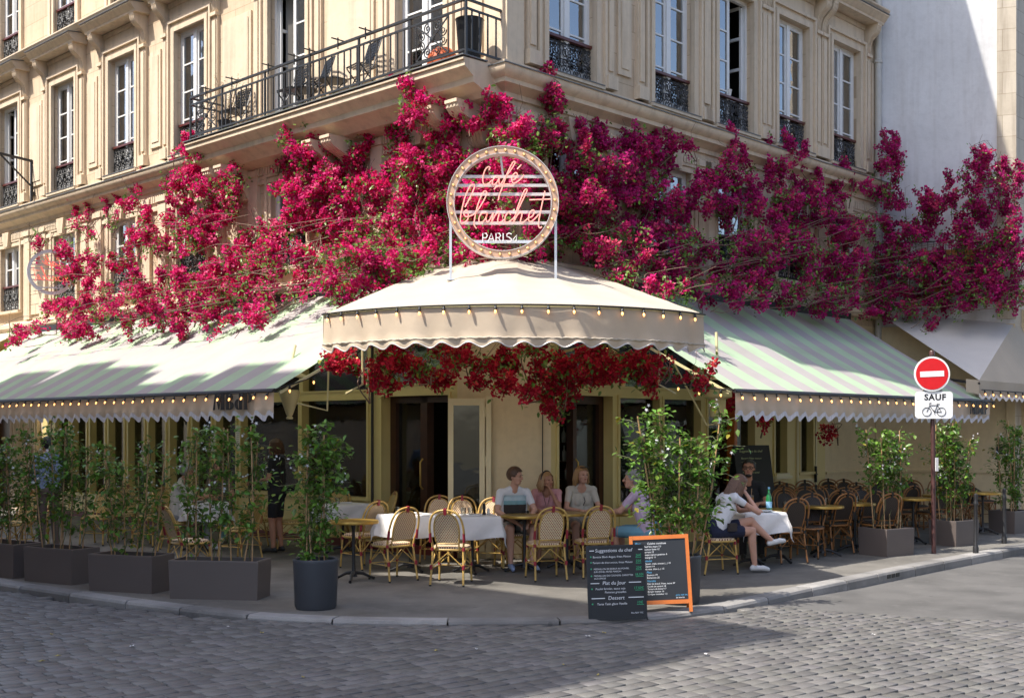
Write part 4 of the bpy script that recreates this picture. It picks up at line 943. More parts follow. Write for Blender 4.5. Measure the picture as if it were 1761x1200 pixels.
def light_string(pts, step, label, lean=(0, 0, 0), off=.3):
    t = thing('string_light', label, 'string lights', Matrix.Translation(pts[0]), 'strings of warm bulbs on the awnings'); I = Matrix.Identity(4)
    MB().tube(pts, .010, 5).build('cable', 'black_cable', t, I)
    acc = 0; nxt = step*off; q = Vector((0, 0, 1)).rotation_difference(Vector((0, 0, 1))-Vector(lean)).to_matrix().to_4x4()
    for a, b in zip(pts, pts[1:]):
        L = (b-a).length
        while nxt <= acc+L:
            p = a.lerp(b, (nxt-acc)/L); M = Matrix.Translation(p+Vector((0, 0, -.055))+Vector(lean)*.05) @ q @ Matrix.Rotation(random.uniform(-.15, .15), 4, 'X')
            bo = put(BULB, 'bulb', t, M); put(SOCK, 'socket', bo, M); nxt += step
        acc += L
def edge_pts(w, s0, s1, o, z): return [wl_(w, s0+(s1-s0)*i/60, o, z+.006*math.sin(i)) for i in range(61)]
light_string(edge_pts('L', 1.27, 14.4, AO+.04, AZ-.03), .285, 'string of warm bulbs along the front edge of the long left striped awning', NL*.45)
light_string(edge_pts('R', 1.25, 9.45, AO+.04, AZ-.03), .285, 'string of warm bulbs along the front edge of the right striped awning', NR*.4)
light_string([arc_pt(-1+2*i/60, 1, .035)+Vector((0, 0, -.01)) for i in range(61)], .287, 'string of warm bulbs along the rim of the rounded corner awning', (0, -.35, 0), .45)
def sag(a, b, d, n=14): return [a.lerp(b, i/n)+Vector((0, 0, -d*math.sin(PI*i/n))) for i in range(n+1)]
light_string(sag(wl_('L', 1.27, AO, AZ), wl_('L', 1.4, .9, 3.25), .12), .42, 'string of warm bulbs hanging in the gap beside the left heater', off=.6)
light_string(sag(wl_('R', 1.25, AO, AZ), wl_('R', 1.4, .6, 3.1), .2), .36, 'string of warm bulbs hanging in the gap beside the right heater', off=.6)
# neighbour's plain awning on the right and another shop's awning beyond the left end
def other_awnings():
    I = Matrix.Identity(4); P = lambda s, o, z: wl_('R', s, o, z)
    F = P(8.95, 2.86, 2.70); T1 = P(10.6, .2, 4.12); T2 = P(12.05, 2.3, 3.98); F2 = P(15, 2.86+.1, 2.66); T3 = P(15, 2.3, 3.9)
    t = thing('hipped_awning', 'plain pale grey canvas awning with folded corner behind the striped right awning', 'awning', Matrix.Translation(F))
    def grid(a, b, c, d, n, sagd):
        V = []
        for i in range(n+1):
            for j in range(n+1):
                u, v = i/n, j/n; p = a.lerp(b, u).lerp(d.lerp(c, u), v); p = p+Vector((0, 0, -sagd*math.sin(PI*u)*math.sin(PI*v))); V.append(p)
        return MB().add(V, [(i*(n+1)+j, i*(n+1)+j+1, (i+1)*(n+1)+j+1, (i+1)*(n+1)+j) for i in range(n) for j in range(n)])
    n = 12; V = []
    for i in range(n+1):
        for j in range(n+1):
            u, v = i/n, j/n; p = T1.lerp(T2, u).lerp(F, v) if v < 1 else F.copy(); p.z -= .03*math.sin(PI*u)*math.sin(PI*v); V.append(p)
    MB().add(V, [(i*(n+1)+j, i*(n+1)+j+1, (i+1)*(n+1)+j+1, (i+1)*(n+1)+j) for i in range(n) for j in range(n)]).build('side_panel', 'grey_canvas', t, I, 60)
    grid(T2, T3, F2, F, 12, .03).build('front_panel', 'tan_canvas', t, I, 60)
    n = 160; va = []; fr = []; a0 = P(8.75, 2.78, 2.7)
    for i in range(n+1):
        p = F.lerp(F2, i/n); s = i/n*6; sc = .03*math.cos(2*PI*s/.25); w = NR*(.01*math.sin(s*6))
        va += [p, p+Vector((0, 0, -.18))+w, p+Vector((0, 0, -.26+sc))+w]; fr += [p+Vector((0, 0, -.255+sc))+w*1.1, p+Vector((0, 0, -.32+sc))+w*1.2]
    MB().add(va, [(i*3+j, i*3+j+1, i*3+j+4, i*3+j+3) for i in range(n) for j in range(2)]).build('valance', 'tan_canvas', t, I, 60)
    MB().add(fr, [(i*2, i*2+1, i*2+3, i*2+2) for i in range(n)]).build('fringe', 'linen', t, I)
    c = P(8.78, 2.70, 2.72); MB().add([F, F+Vector((0, 0, -.25)), c+Vector((0, 0, -.22)), c, c], [(0, 1, 2, 3)]).build('corner_flap', 'tan_canvas', t, I)
    MB().tube([P(10.6, .3, 3.0), F+Vector((0, 0, -.06))], .025, 6).build('strut', 'iron', t, I)
    light_string([F.lerp(F2, i/40)+Vector((0, 0, -.17))+NR*.05 for i in range(41)], .33, 'string of warm bulbs along the neighbouring plain awning', NR*.3)
    P = lambda s, o, z: wl_('L', s, o, z)
    t = thing('yellow_awning', 'pale awning with yellow underside beyond the far end of the left striped awning', 'awning', Matrix.Translation(P(14.9, .1, 3.6)))
    a, b, c, d = P(14.75, .15, 4.05), P(20, .15, 4.05), P(20, 1.9, 3.2), P(14.75, 1.9, 3.2)
    grid(a, b, c, d, 8, .02).build('canopy', 'cream_canvas', t, I, 60)
    dz = Vector((0, 0, -.03)); mat('yellow_canvas', (.62, .42, .12), .8, .08, 3, .2, 6, transl=.2)
    grid(a+dz, b+dz, c+dz, d+dz, 8, .02).build('lining', 'yellow_canvas', t, I, 60); MB().add([a, d, d+Vector((0, 0, -.42)), a+Vector((0, 0, -.5))], [(0, 1, 2, 3)]).build('side_flap', 'yellow_canvas', t, I)
    MB().add([d, c, c+Vector((0, 0, -.25)), d+Vector((0, 0, -.25))], [(0, 1, 2, 3)]).build('valance', 'yellow_canvas', t, I)
other_awnings()

# ------------------------------------------------------------------ round marquee sign
SY = 14.9
def zp(x, y, o=0.0):   # drawing units of the sign (centre 573, 540; 485 = outer radius) to local metres
    return Vector(((x-573)*.685/485, -o, (540-y)*.685/485))
def ring(mb, r0, r1, y0, y1, n=72, mi=0):
    vs = []
    for k in range(n):
        a = 2*PI*k/n; c, s = math.cos(a), math.sin(a); vs += [(r0*c, y0, r0*s), (r1*c, y0, r1*s), (r1*c, y1, r1*s), (r0*c, y1, r0*s)]
    fs = []
    for k in range(n):
        j = (k+1) % n
        for q in range(4): fs.append((k*4+q, k*4+(q+1) % 4, j*4+(q+1) % 4, j*4+q))
    mb.add(vs, fs, mi); return mb
WORDS = [[(455, 262), (462, 240), (445, 235), (420, 262), (402, 320), (402, 370), (420, 392), (450, 380), (480, 350)],
 [(545, 322), (520, 317), (490, 345), (483, 380), (500, 390), (525, 365), (548, 318), (540, 360), (548, 385), (565, 375), (592, 330), (640, 268), (680, 204), (672, 188), (650, 215), (610, 300), (575, 400), (545, 480), (535, 525)],
 [(497, 432), (520, 408), (570, 392), (620, 385), (655, 392)], [(655, 352), (685, 338), (702, 305), (687, 285), (662, 310), (652, 350), (668, 377), (700, 365), (740, 330), (757, 305)], [(700, 255), (737, 215)],
 [(245, 585), (290, 500), (327, 412), (315, 388), (285, 410), (245, 500), (215, 620), (205, 690), (212, 728), (240, 718), (270, 688), (272, 640), (255, 610), (236, 640), (250, 668), (290, 662), (335, 636), (390, 560), (434, 470), (420, 445), (395, 470), (355, 570), (330, 680), (325, 740), (345, 772)],
 [(425, 637), (395, 637), (370, 670), (368, 712), (390, 720), (425, 682), (440, 633), (428, 690), (442, 716), (470, 680), (492, 632), (482, 690), (478, 720)], [(478, 715), (505, 660), (535, 630), (541, 650), (530, 700), (547, 722), (592, 690)],
 [(643, 652), (625, 630), (600, 660), (592, 705), (610, 722), (645, 700), (680, 665), (730, 560), (784, 446), (770, 432), (745, 480), (700, 600), (668, 718)], [(668, 715), (705, 650), (735, 633), (740, 660), (728, 708), (747, 720), (797, 682), (832, 664), (850, 625), (835, 610), (808, 640), (798, 690), (816, 712), (850, 690), (888, 648)],
 [(942, 445), (925, 520), (900, 640), (885, 730), (895, 766), (916, 755)], [(805, 522), (900, 519), (990, 515)]]
CAPS = [[(400, 885), (400, 812), (430, 812), (440, 832), (428, 852), (402, 852)], [(447, 885), (473, 812), (500, 885)], [(456, 862), (492, 862)], [(516, 885), (516, 812), (545, 812), (556, 832), (544, 850), (518, 850)], [(536, 850), (558, 885)], [(578, 885), (578, 812)], [(650, 820), (630, 810), (610, 820), (610, 838), (630, 848), (650, 862), (645, 880), (622, 886), (602, 876)], [(662, 870), (697, 826), (690, 880)]]
def marquee(M, label, small=False):
    t = thing('round_sign', label, 'sign', M)
    mb = MB(); ring(mb, .604, .684, -.02, .02); mb.build('ring_face', 'rose_gold' if not small else 'sign_white', t, M, 40)
    mb = MB(); ring(mb, .684, .692, -.03, .13); ring(mb, .596, .604, -.03, .13); mb.build('ring_rim', 'sign_white' if small else 'sign_grey', t, M, 40)
    for i, y in enumerate((311, 388, 465, 621, 718)):
        z = zp(0, y).z; x = math.sqrt(.6**2-z*z); MB().box(-x, x, .03, .055, z-.018, z+.018).build('bar', 'sign_grey', t, M)
    z = zp(0, 880).z; x = math.sqrt(.6**2-z*z); MB().box(-x, x, .03, .055, z-.018, z+.018).build('bar', 'sign_steel', t, M)
    mb = MB(); mb.bar(zp(555, 130, -.06), zp(575, 295, -.06), .025, .025); mb.build('bar', 'sign_grey', t, M)
    for st in WORDS: MB().tube(catmull([zp(x, y, .02) for x, y in st], 5), .0078, 6).build('neon_tube', 'neon_red' if small else 'neon_pink', t, M, 60)
    for st in CAPS: MB().tube([zp(x, y, .01) for x, y in st], .0072, 6).build('neon_tube', 'neon_white', t, M, 60)
    if not small:
        bm_ = MB().ball((0, 0, 0), .0145, n=10).mesh('bulb', 'bulb_gold', 60); cm = MB().lathe([(.019, 0), (.019, .006), (.014, .012)], 10, axis=(0, -1, 0)).mesh('bulb_cup', 'brass', 40)
        for k in range(34):
            a = 2*PI*k/34+.04; p = M @ Matrix.Translation((.642*math.cos(a), -.036, .642*math.sin(a))); b = put(bm_, 'bulb', t, p); put(cm, 'bulb_cup', b, M @ Matrix.Translation((.642*math.cos(a), -.02, .642*math.sin(a))))
    return t
zc = 1.85+389/FPX*SY; ms = Matrix.Translation(((864.5-CX)/FPX*SY, SY, zc)) @ Matrix.Diagonal((1.015, 1, 1.015, 1)); sg = marquee(ms, 'round bulb-rimmed neon sign reading cafe blanchet paris above the corner awning')
for x in (-.645, .655):
    zb_ = -.99; MB().bar((x, .06, zb_+.04), (x, .06, -.08), .04, .03).cbox((x, .06, zb_+.04), .09, .09, .01).build('post', 'sign_steel', sg, ms)
p = on_wing('L', 88, 468, .85); m2 = basis(p, Vector((.90, .43, 0)).normalized(), Vector((-.43, .90, 0)).normalized()) @ Matrix.Diagonal((-.66, .66, .66, 1))
s2 = marquee(m2, 'round grey sign with red lettering jutting from the far left wall', True)
q = m2.inverted() @ on_wing('L', 150, 470, .0); MB().bar((-.66, .06, .2), (-1.3, .06, .2), .04, .04).bar((-.66, .06, -.2), (-1.3, .06, -.2), .04, .04).build('bracket', 'sign_steel', s2, m2)

# ------------------------------------------------------------------ street furniture
def no_entry():
    b = ground(1606, 951); b.z = 0; t = thing('street_sign', 'red no entry sign over a white SAUF bicycle plate on a brown post', 'road sign', T(b))
    MB().tube([(0, 0, 0), (-.012, 0, 1.5), (-.03, 0, 2.98)], .034, 12).lathe([(.042, 0), (.042, .05), (.03, .07)], 12, (-.03, 0, 2.94)).build('post', 'post_brown', t, None, 40)
    Md = WM[t] @ Matrix.Translation((-.055, -.07, 2.66)) @ Matrix.Rotation(R_(-6), 4, 'Z') @ Matrix.Rotation(R_(-2.2), 4, 'Y')
    d = MB().lathe([(.001, .012), (.258, .012), (.258, -.008), (.001, -.008)], 48, axis=(0, -1, 0)).build('disc', 'sign_white', t, Md, 40)
    MB().lathe([(.001, .0), (.232, .0), (.232, .0165), (.001, .0165)], 48, axis=(0, -1, 0)).build('red_field', 'sign_red', d, Md, 40); MB().box(-.172, .172, -.0195, -.01, -.041, .041).build('white_bar', 'sign_white', d, Md)
    def rrect(w, h, r, n=6): return [(sx*(w/2-r)+r*math.cos(a0+PI/2*i/n), sy*(h/2-r)+r*math.sin(a0+PI/2*i/n)) for sx, sy, a0 in ((1, 1, 0), (-1, 1, PI/2), (-1, -1, PI), (1, -1, 1.5*PI)) for i in range(n+1)]
    Mp = WM[t] @ Matrix.Translation((-.022, -.062, 2.20)) @ Matrix.Rotation(R_(-6), 4, 'Z')
    pl = MB().extr(rrect(.54, .40, .05), lambda a, b: (a, -.008, b), lambda a, b: (a, .012, b)).build('plate', 'sign_white', t, Mp)
    Mt = Mp @ Matrix.Translation((0, -.009, .075)) @ Matrix.Rotation(PI/2, 4, 'X')
    letters('SAUF', .125, 'print_black', pl, Mt @ Matrix.Translation((-.14, 0, 0)), thick=.004, space=1.12)
    mb = MB(); r = .062; y = -.011
    def circ(cx, cz, r, n=28): return [(cx+r*math.cos(2*PI*i/n), y, cz+r*math.sin(2*PI*i/n)) for i in range(n)]
    mb.tube(circ(-.105, -.10, r), .0042, 5, closed=True); mb.tube(circ(.105, -.10, r), .0042, 5, closed=True)
    for a, b in (((-.105, -.1), (-.06, .0)), ((-.06, .0), (-.068, .025)), ((-.068, .025), (-.04, .03)), ((-.06, -.005), (.05, -.005)), ((-.055, -.02), (.005, -.105)), ((.005, -.105), (.055, .012)), ((.005, -.105), (.105, -.1)), ((.05, -.005), (.105, -.1)), ((.035, .014), (.08, .014)), ((.005, -.105), (.012, -.14)), ((-.005, -.072), (.005, -.105))): mb.tube([(a[0], y, a[1]), (b[0], y, b[1])], .0045, 5)
    mb.build('bicycle_symbol', 'print_black', pl, Mp)
    Mb = WM[t] @ Matrix.Translation((.07, .24, 2.46)) @ Matrix.Rotation(R_(35), 4, 'Z'); MB().extr(rrect(.46, .8, .04), lambda a, b: (a, .0, b), lambda a, b: (a, .02, b)).build('rear_plate', 'sign_back', t, Mb)
    MB().cbox((.03, -.04, 1.32), .05, .01, .2, 0, .3).build('paper_tag', 'linen', t)
no_entry()
def bollards():
    me = MB().lathe([(.042, 0), (.042, .10), (.03, .13), (.026, .70), (.034, .73), (.034, .76), (.022, .79), (.032, .84), (.028, .88), (.001, .90)], 14).mesh('post', 'iron', 40)
    for px, py, lab in ((1678, 952, 'thin black iron bollard beside the planter next to the sign post'), (1727, 934, 'thin black iron bollard before the farthest taupe planter')):
        t = tag(put(me, 'bollard', None, T(ground(px, py))), lab, 'bollard', 'bollards on the right kerb')
bollards()
def box_planter(L, W, H):
    def fn():
        mb = MB(); t = .035
        o = [(-L/2, -W/2), (L/2, -W/2), (L/2, W/2), (-L/2, W/2)]; sc = .97
        vs = [(x*sc, y*sc, 0) for x, y in o]+[(x, y, H-.012) for x, y in o]+[(x*.994, y*.99, H) for x, y in o]+[(x-math.copysign(t, x), y-math.copysign(t, y), H) for x, y in o]+[(x-math.copysign(t, x), y-math.copysign(t, y), H-.09) for x, y in o]
        f = [(3, 2, 1, 0)]
        for r in range(4):
            for k in range(4): f.append((r*4+k, r*4+(k+1) % 4, r*4+4+(k+1) % 4, r*4+4+k))
        mb.add(vs, f); return mb.mesh('planter_box', 'planter_taupe')
    return shared(('bp', L, W, H), fn)
LEAF_T = np.array([[0, 0, 0], [-.3, .35, .08], [0, .4, -.02], [.3, .35, .08], [-.22, .72, .05], [0, .75, -.03], [.22, .72, .05], [0, 1.05, -.08]], float)
LEAF_F = np.array([[0, 2, 1, 1], [0, 3, 2, 2], [1, 2, 5, 4], [2, 3, 6, 5], [4, 5, 7, 7], [5, 6, 7, 7]])
LEAF_TF = np.array([[0, 2, 1], [0, 3, 2], [1, 2, 5], [1, 5, 4], [2, 3, 6], [2, 6, 5], [4, 5, 7], [5, 6, 7]])
def leaf_cols(n, g, base=(.13, .25, .038), yellow=.04):
    c = np.array(base)[None]*g.uniform(.55, 1.5, (n, 1))*g.uniform(.85, 1.15, (n, 3)); y = g.random(n) < yellow; c[y] = np.array((.30, .26, .03)); return c
def leaf_orient(n, g, droop=.5):
    """leaf +y outwards and slightly down, +z mostly up"""
    a = g.uniform(0, 2*PI, n); e = g.normal(-droop*.5, .5, n); d = np.stack([np.cos(a)*np.cos(e), np.sin(a)*np.cos(e), np.sin(e)], 1)
    up = np.array([[0, 0, 1.]])+g.normal(0, .35, (n, 3)); x = np.cross(d, up); x /= np.linalg.norm(x, axis=1)[:, None]; z = np.cross(x, d); return np.stack([x, d, z], 2)
def jasmine(M, L, W, H, seed, label, canes=7, top=1.55, lean=0.25, dens=1.0, roundpot=False, bare=.25):
    g = np.random.default_rng(seed); t = thing('jasmine_plant', label, 'plant', M @ Matrix.Translation((0, 0, H-.06)), 'jasmine climbing on canes')
    I = WM[t]; P = []; FL = []; sp = MB()
    MB().extr([(-L/2+.04, -W/2+.04), (L/2-.04, -W/2+.04), (L/2-.04, W/2-.04), (-L/2+.04, W/2-.04)] if not roundpot else [(.2*math.cos(k*PI/8), .2*math.sin(k*PI/8)) for k in range(16)], lambda a, b: (a, b, -.05), lambda a, b: (a, b, .0)).build('soil', 'soil', t)
    for k in range(canes):
        x = (k+.5)/canes-.5; a = Vector((x*(L-.14), g.uniform(-.3, .3)*(W-.12), -.05)); h = top*g.uniform(.72, 1.0); b = Vector((a.x*(1+lean)+g.normal(0, .07), a.y+g.normal(0, .06), h))
        MB().tube([a, a.lerp(b, .5)+Vector(g.normal(0, .012, 3)), b+Vector((0, 0, .08))], .0085, 6).build('cane', 'cane', t)
        # a twining stem with leafy side shoots
        ph = g.uniform(0, 6); st = [a.lerp(b, q)+Vector((.03*math.cos(ph+q*14), .03*math.sin(ph+q*14), 0)) for q in np.linspace(0, 1, 18)]; sp.tube(st, .005, 4)
        q0 = bare*g.uniform(.6, 1.15)
        for q in np.linspace(q0, 1.04, int(27*dens*h/1.5)):
            c = a.lerp(b, min(q, 1)); r = (.07+.20*math.sin(PI*min(1, max(0, (q-q0)/(1.1-q0))))**.8)*g.uniform(.45, 1.25); an = g.uniform(0, 2*PI)
            e = c+Vector((math.cos(an)*r, math.sin(an)*r*.8, g.normal(.05, .06))); sp.tube([c, c.lerp(e, .5)+Vector((0, 0, .03)), e], .003, 3)
            m = int(g.integers(6, 11))
            for u in np.linspace(.15, 1.1, m): P.append(c.lerp(e, u)+Vector(g.normal(0, .028, 3)))
            if g.random() < .16 and q > .5: FL.append(e+Vector((0, 0, .02)))
    for k in range(int(3*dens)+1):    # loose shoots reaching out of the crown
        a = Vector((g.uniform(-.4, .4)*L, g.uniform(-.2, .2)*W, top*g.uniform(.55, .95))); an = g.uniform(0, 2*PI); d = Vector((math.cos(an)*.6, math.sin(an)*.4, g.uniform(.1, .7))); L2 = g.uniform(.25, .5)
        pts = [a+d*(L2*q)+Vector((0, 0, -.12*q*q)) for q in np.linspace(0, 1, 9)]; sp.tube(pts, .003, 3)
        for p in pts[1:]:
            for _ in range(4): P.append(p+Vector(g.normal(0, .022, 3)))
    P = np.array([tuple(p) for p in P]); n = len(P); V, F = scatter(LEAF_T, LEAF_TF, P, leaf_orient(n, g), g.uniform(.045, .085, n))
    tag(put(np_mesh('foliage', V, F, 'leaf', np.repeat(leaf_cols(n, g), len(LEAF_T), 0)), 'foliage', t), kind='stuff'); tag(sp.build('stems', 'stem_green', t), kind='stuff')
    if FL:
        star = np.array([(0, 0, .004)]+[(math.cos(k*2*PI/10)*(1 if k % 2 == 0 else .35), math.sin(k*2*PI/10)*(1 if k % 2 == 0 else .35), 0) for k in range(10)]); sf = np.array([(0, 1+k, 1+(k+1) % 10) for k in range(10)])
        PP = np.array([tuple(p+Vector(g.normal(0, .03, 3))) for p in FL for _ in range(3)]); Rm = rand_rot(len(PP), g); V, F = scatter(star, sf, PP, Rm, g.uniform(.016, .026, len(PP))); tag(put(np_mesh('blossom', V, F, 'jasmine_white'), 'blossom', t), kind='stuff')
def planters():
    # (pixel of the nearest bottom corner region, length, width, height, yaw)
    aL = math.atan2(-DL.y, -DL.x)
    rows = [((379, 1026), 1.02, .42, .42, -8, 'long dark taupe planter box next to the round grey pot', 7, 1.5, .95), ((226, 1014), .88, .42, .42, -20, 'dark taupe planter box second from the round grey pot', 6, 1.32, .95), ((106, 999), .86, .42, .42, -30, 'dark taupe planter box third from the round grey pot', 6, 1.5, 1.1), ((14, 988), .86, .42, .42, -34, 'dark taupe planter box at the far end of the left row', 6, 1.45, 1.05)]
    for i, (pp, L, W, H, yaw, lab, nc, top, dn) in enumerate(rows):
        M = T(ground(*pp), R_(yaw)); tag(put(box_planter(L, W, H), 'planter_box', None, M), lab, 'planter', 'taupe planter boxes')
        jasmine(M, L, W, H, 20+i, ['leafy jasmine on leaning canes in the planter beside the round grey pot', 'leafy jasmine in the planter second from the round grey pot', 'tall dense jasmine in the planter third from the round grey pot', 'dense jasmine in the last planter of the left row'][i], nc, top, .2, dn)
    rows = [((1524, 953), .62, .52, .40, 34, 'taupe planter box nearest the no entry post, towards the corner', 6, 1.55, 1.0, .52), ((1640, 936), .62, .50, .40, 36, 'taupe planter box right behind the no entry post', 7, 1.6, 1.15, .38), ((1738, 915), .62, .50, .40, 38, 'taupe planter box beyond the bollards', 6, 1.6, 1.1, .2)]
    for i, (pp, L, W, H, yaw, lab, nc, top, dn, ba) in enumerate(rows):
        M = T(ground(*pp), R_(yaw)); tag(put(box_planter(L, W, H), 'planter_box', None, M), lab, 'planter', 'taupe planter boxes')
        jasmine(M, L, W, H, 40+i, ['thin jasmine fanning out of bare canes before the no entry post', 'bushy jasmine behind the no entry post', 'dense jasmine beyond the bollards'][i], nc, top, .35, dn, False, ba)
    prof = [(.20, 0), (.215, .03), (.232, .48), (.236, .505), (.230, .515), (.205, .51), (.202, .40)]
    me = MB().lathe(prof, 40).mesh('round_planter', 'planter_round', 50)
    M = T(ground(543, 1045)); tag(put(me, 'round_planter', None, M), 'round dark grey pot at the kerb end of the planter row', 'planter', 'round grey pots')
    jasmine(M, .36, .36, .51, 60, 'jasmine on three canes in the round pot by the planter row', 4, 1.5, .5, 1.7, True, .12)
    M = T(ground(1168, 1036)); tag(put(me, 'round_planter', None, M), 'round grey pot half hidden behind the orange framed menu board', 'planter', 'round grey pots')
    jasmine(M, .62, .36, .51, 61, 'broad sunlit jasmine hedge rising behind the menu boards', 7, 1.55, 1.0, 1.6, True, .33)
planters()
# ------------------------------------------------------------------ menu boards
def chalk(parent, M, lines):
    for (txt, x, z, sz, m) in lines: letters(txt, sz, m, parent, M @ Matrix.Translation((x, -.0015, z)) @ Matrix.Rotation(PI/2, 4, 'X'), shear=.12, extr=.0006)
def boards():
    p = ground(1063, 1065); M = T(p, R_(3)) @ Matrix.Rotation(R_(-6), 4, 'X') @ Matrix.Rotation(R_(-1.5), 4, 'Y')
    t = thing('menu_board', 'black slate menu board headed Suggestions du chef leaning at the kerb', 'menu board', M)
    w, h = .57, .72; MB().box(-w/2, w/2, 0, .02, 0, h).build('slate', 'slate', t); mb = MB()
    for a, b, c, d in ((-w/2-.002, -w/2+.02, 0, h), (w/2-.02, w/2+.002, 0, h), (-w/2+.02, w/2-.02, h-.02, h+.002), (-w/2+.02, w/2-.02, -.002, .02)): mb.box(a, b, -.006, .022, c, d)
    mb.build('frame', 'slate', t); W_, G_ = 'chalk_white', 'chalk_green'
    chalk(t, M, [('Suggestions du chef', -.20, .655, .046, W_), ('Bavette Black Angus, frites Maison', -.225, .60, .027, W_), ('26€', .195, .605, .034, G_), ('Tartare de thon avocat, frites Maison', -.23, .545, .026, W_), ('25€', .195, .55, .034, G_), ('MEDAILLON DE BOEUF AU POIVRE,', -.22, .485, .022, W_), ('SUR ZONE, FRITES MAISON', -.22, .458, .022, W_), ('23€', .195, .485, .034, G_), ('MEDAILLON DE COCHON, CAROTTES', -.22, .42, .022, W_), ('AUX EPICES', -.22, .394, .022, W_), ('18,50€', .18, .42, .032, G_), ('Plat du Jour', -.14, .34, .048, W_), ('Poulet fermier, sauce soja', -.21, .292, .028, W_), ('Pommes grenailles', -.12, .258, .028, W_), ('17,50€', .165, .29, .034, G_), ('Dessert', -.09, .195, .05, W_), ('Tarte Tatin glace Vanille', -.20, .145, .030, W_), ('10€', .19, .15, .036, G_), ('Prix NET TTC', .13, .055, .020, W_)])
    
    for a, b, z in ((-.255, -.21, .67), (.225, .265, .672), (-.255, -.17, .355), (.12, .24, .357), (-.25, -.12, .21), (.11, .26, .212)): MB().box(a, b, -.003, -.001, z-.004, z+.004).build('chalk_rule', W_, t)
    for z in (.605, .55, .488, .42, .295, .15): MB().box(-.25, -.237, -.003, -.001, z, z+.013).build('chalk_dot', G_, t)
    for x0, x1, z in ((.195, .25, .595), (.195, .25, .54), (.195, .25, .476), (.19, .265, .41), (.18, .265, .28), (.19, .26, .14)): MB().box(x0, x1, -.003, -.001, z-.002, z+.002).build('chalk_underline', G_, t)
    # orange A-board behind it
    p = ground(1140, 1053); M = T(p, R_(-5)) @ Matrix.Rotation(R_(-10), 4, 'X') @ Matrix.Rotation(R_(-3), 4, 'Y'); w, h = .60, .78
    t = thing('menu_stand', 'black menu stand with orange wooden frame behind the slate board', 'menu board', M)
    MB().box(-w/2+.02, w/2-.02, 0, .012, .10, h-.02).build('slate', 'slate', t)
    for a, b, c, d in ((-w/2, -w/2+.035, 0, h), (w/2-.035, w/2, 0, h)): MB().box(a, b, -.012, .022, c, d).build('frame_post', 'orange_wood', t)
    MB().box(-w/2+.035, w/2-.035, -.010, .02, h-.04, h).build('frame_rail', 'orange_wood', t); MB().box(-w/2+.035, w/2-.035, -.010, .02, .085, .125).build('frame_rail', 'orange_wood', t)
    for x in (-w/2+.018, w/2-.018): MB().bar((x, .03, h-.02), (x*.98, .36, .055), .03, .03).build('rear_leg', 'orange_wood', t)
    B_ = 'chalk_blue'; L = [('Plats', -.24, .69, .03, B_), ('Cuisine continue', -.12, .69, .028, W_), ('Oeuf bio mayo 7,5', -.16, .66, .024, W_), ('Saumon fume 12', -.16, .632, .024, W_), ('Burrata 12', -.16, .605, .024, W_), ('Soupe oignon gratinee 9', -.16, .578, .024, W_), ('Escargots 11', -.16, .551, .024, W_), ('Salades', -.16, .515, .028, B_), ('Caesar, mais, avocat (...) 15', -.16, .487, .024, W_), ('Chevre 14', -.16, .46, .024, W_), ('Nicoise, thon (...) 15', -.16, .433, .024, W_), ('Plats', -.14, .40, .028, B_), ('Saumon 19', -.14, .373, .024, W_), ('Entrecote 25', -.14, .346, .024, W_), ('Viandes', -.14, .312, .028, B_), ('Filet de boeuf, frites, sauce 29', -.14, .285, .023, W_), ('Confit de canard 18', -.14, .259, .023, W_), ('Tartare de boeuf 17', -.14, .233, .023, W_), ('Burger maison 16', -.14, .207, .023, W_), ('Croque monsieur 12', -.14, .181, .023, W_), ('prix net ttc', .14, .165, .026, B_), ('en euros', .14, .14, .024, W_)]
    chalk(t, M, L)
    # tall black A-board by the grey gate
    p = wl_('R', 5.35, .75, 0); M = T(p, math.atan2(-DL.y, -DL.x)+R_(62)) ; t = thing('chalkboard_stand', 'tall black folding chalkboard standing by the grey glazed gate', 'menu board', M)
    Mf = M @ Matrix.Rotation(R_(-14), 4, 'X'); mb = MB(); mb.box(-.34, .34, 0, .02, 0, 1.62); mb.build('panel', 'slate', t, Mf)
    Mr = M @ Matrix.Translation((0, .80, 0)) @ Matrix.Rotation(R_(14), 4, 'X'); MB().box(-.34, .34, -.02, 0, 0, 1.62).build('panel', 'slate', t, Mr)
    for x in (-.33, .33): MB().add([(x, .02, .02), (x, .78, .02), (x, .42, 1.55), (x, .38, 1.55)], [(0, 1, 2, 3)]).build('side_cloth', 'slate', t, M)
    Y_ = 'chalk_yellow'; chalk(t, Mf, [('Suggestions du chef', -.24, 1.5, .055, Y_), ('Bavette frites maison', -.22, 1.38, .045, Y_), ('Tartare avocat', -.22, 1.30, .045, Y_), ('Medaillon de boeuf', -.22, 1.14, .04, Y_), ('frites', -.22, 1.08, .04, Y_), ('Plat', -.1, .95, .05, Y_)])
boards()
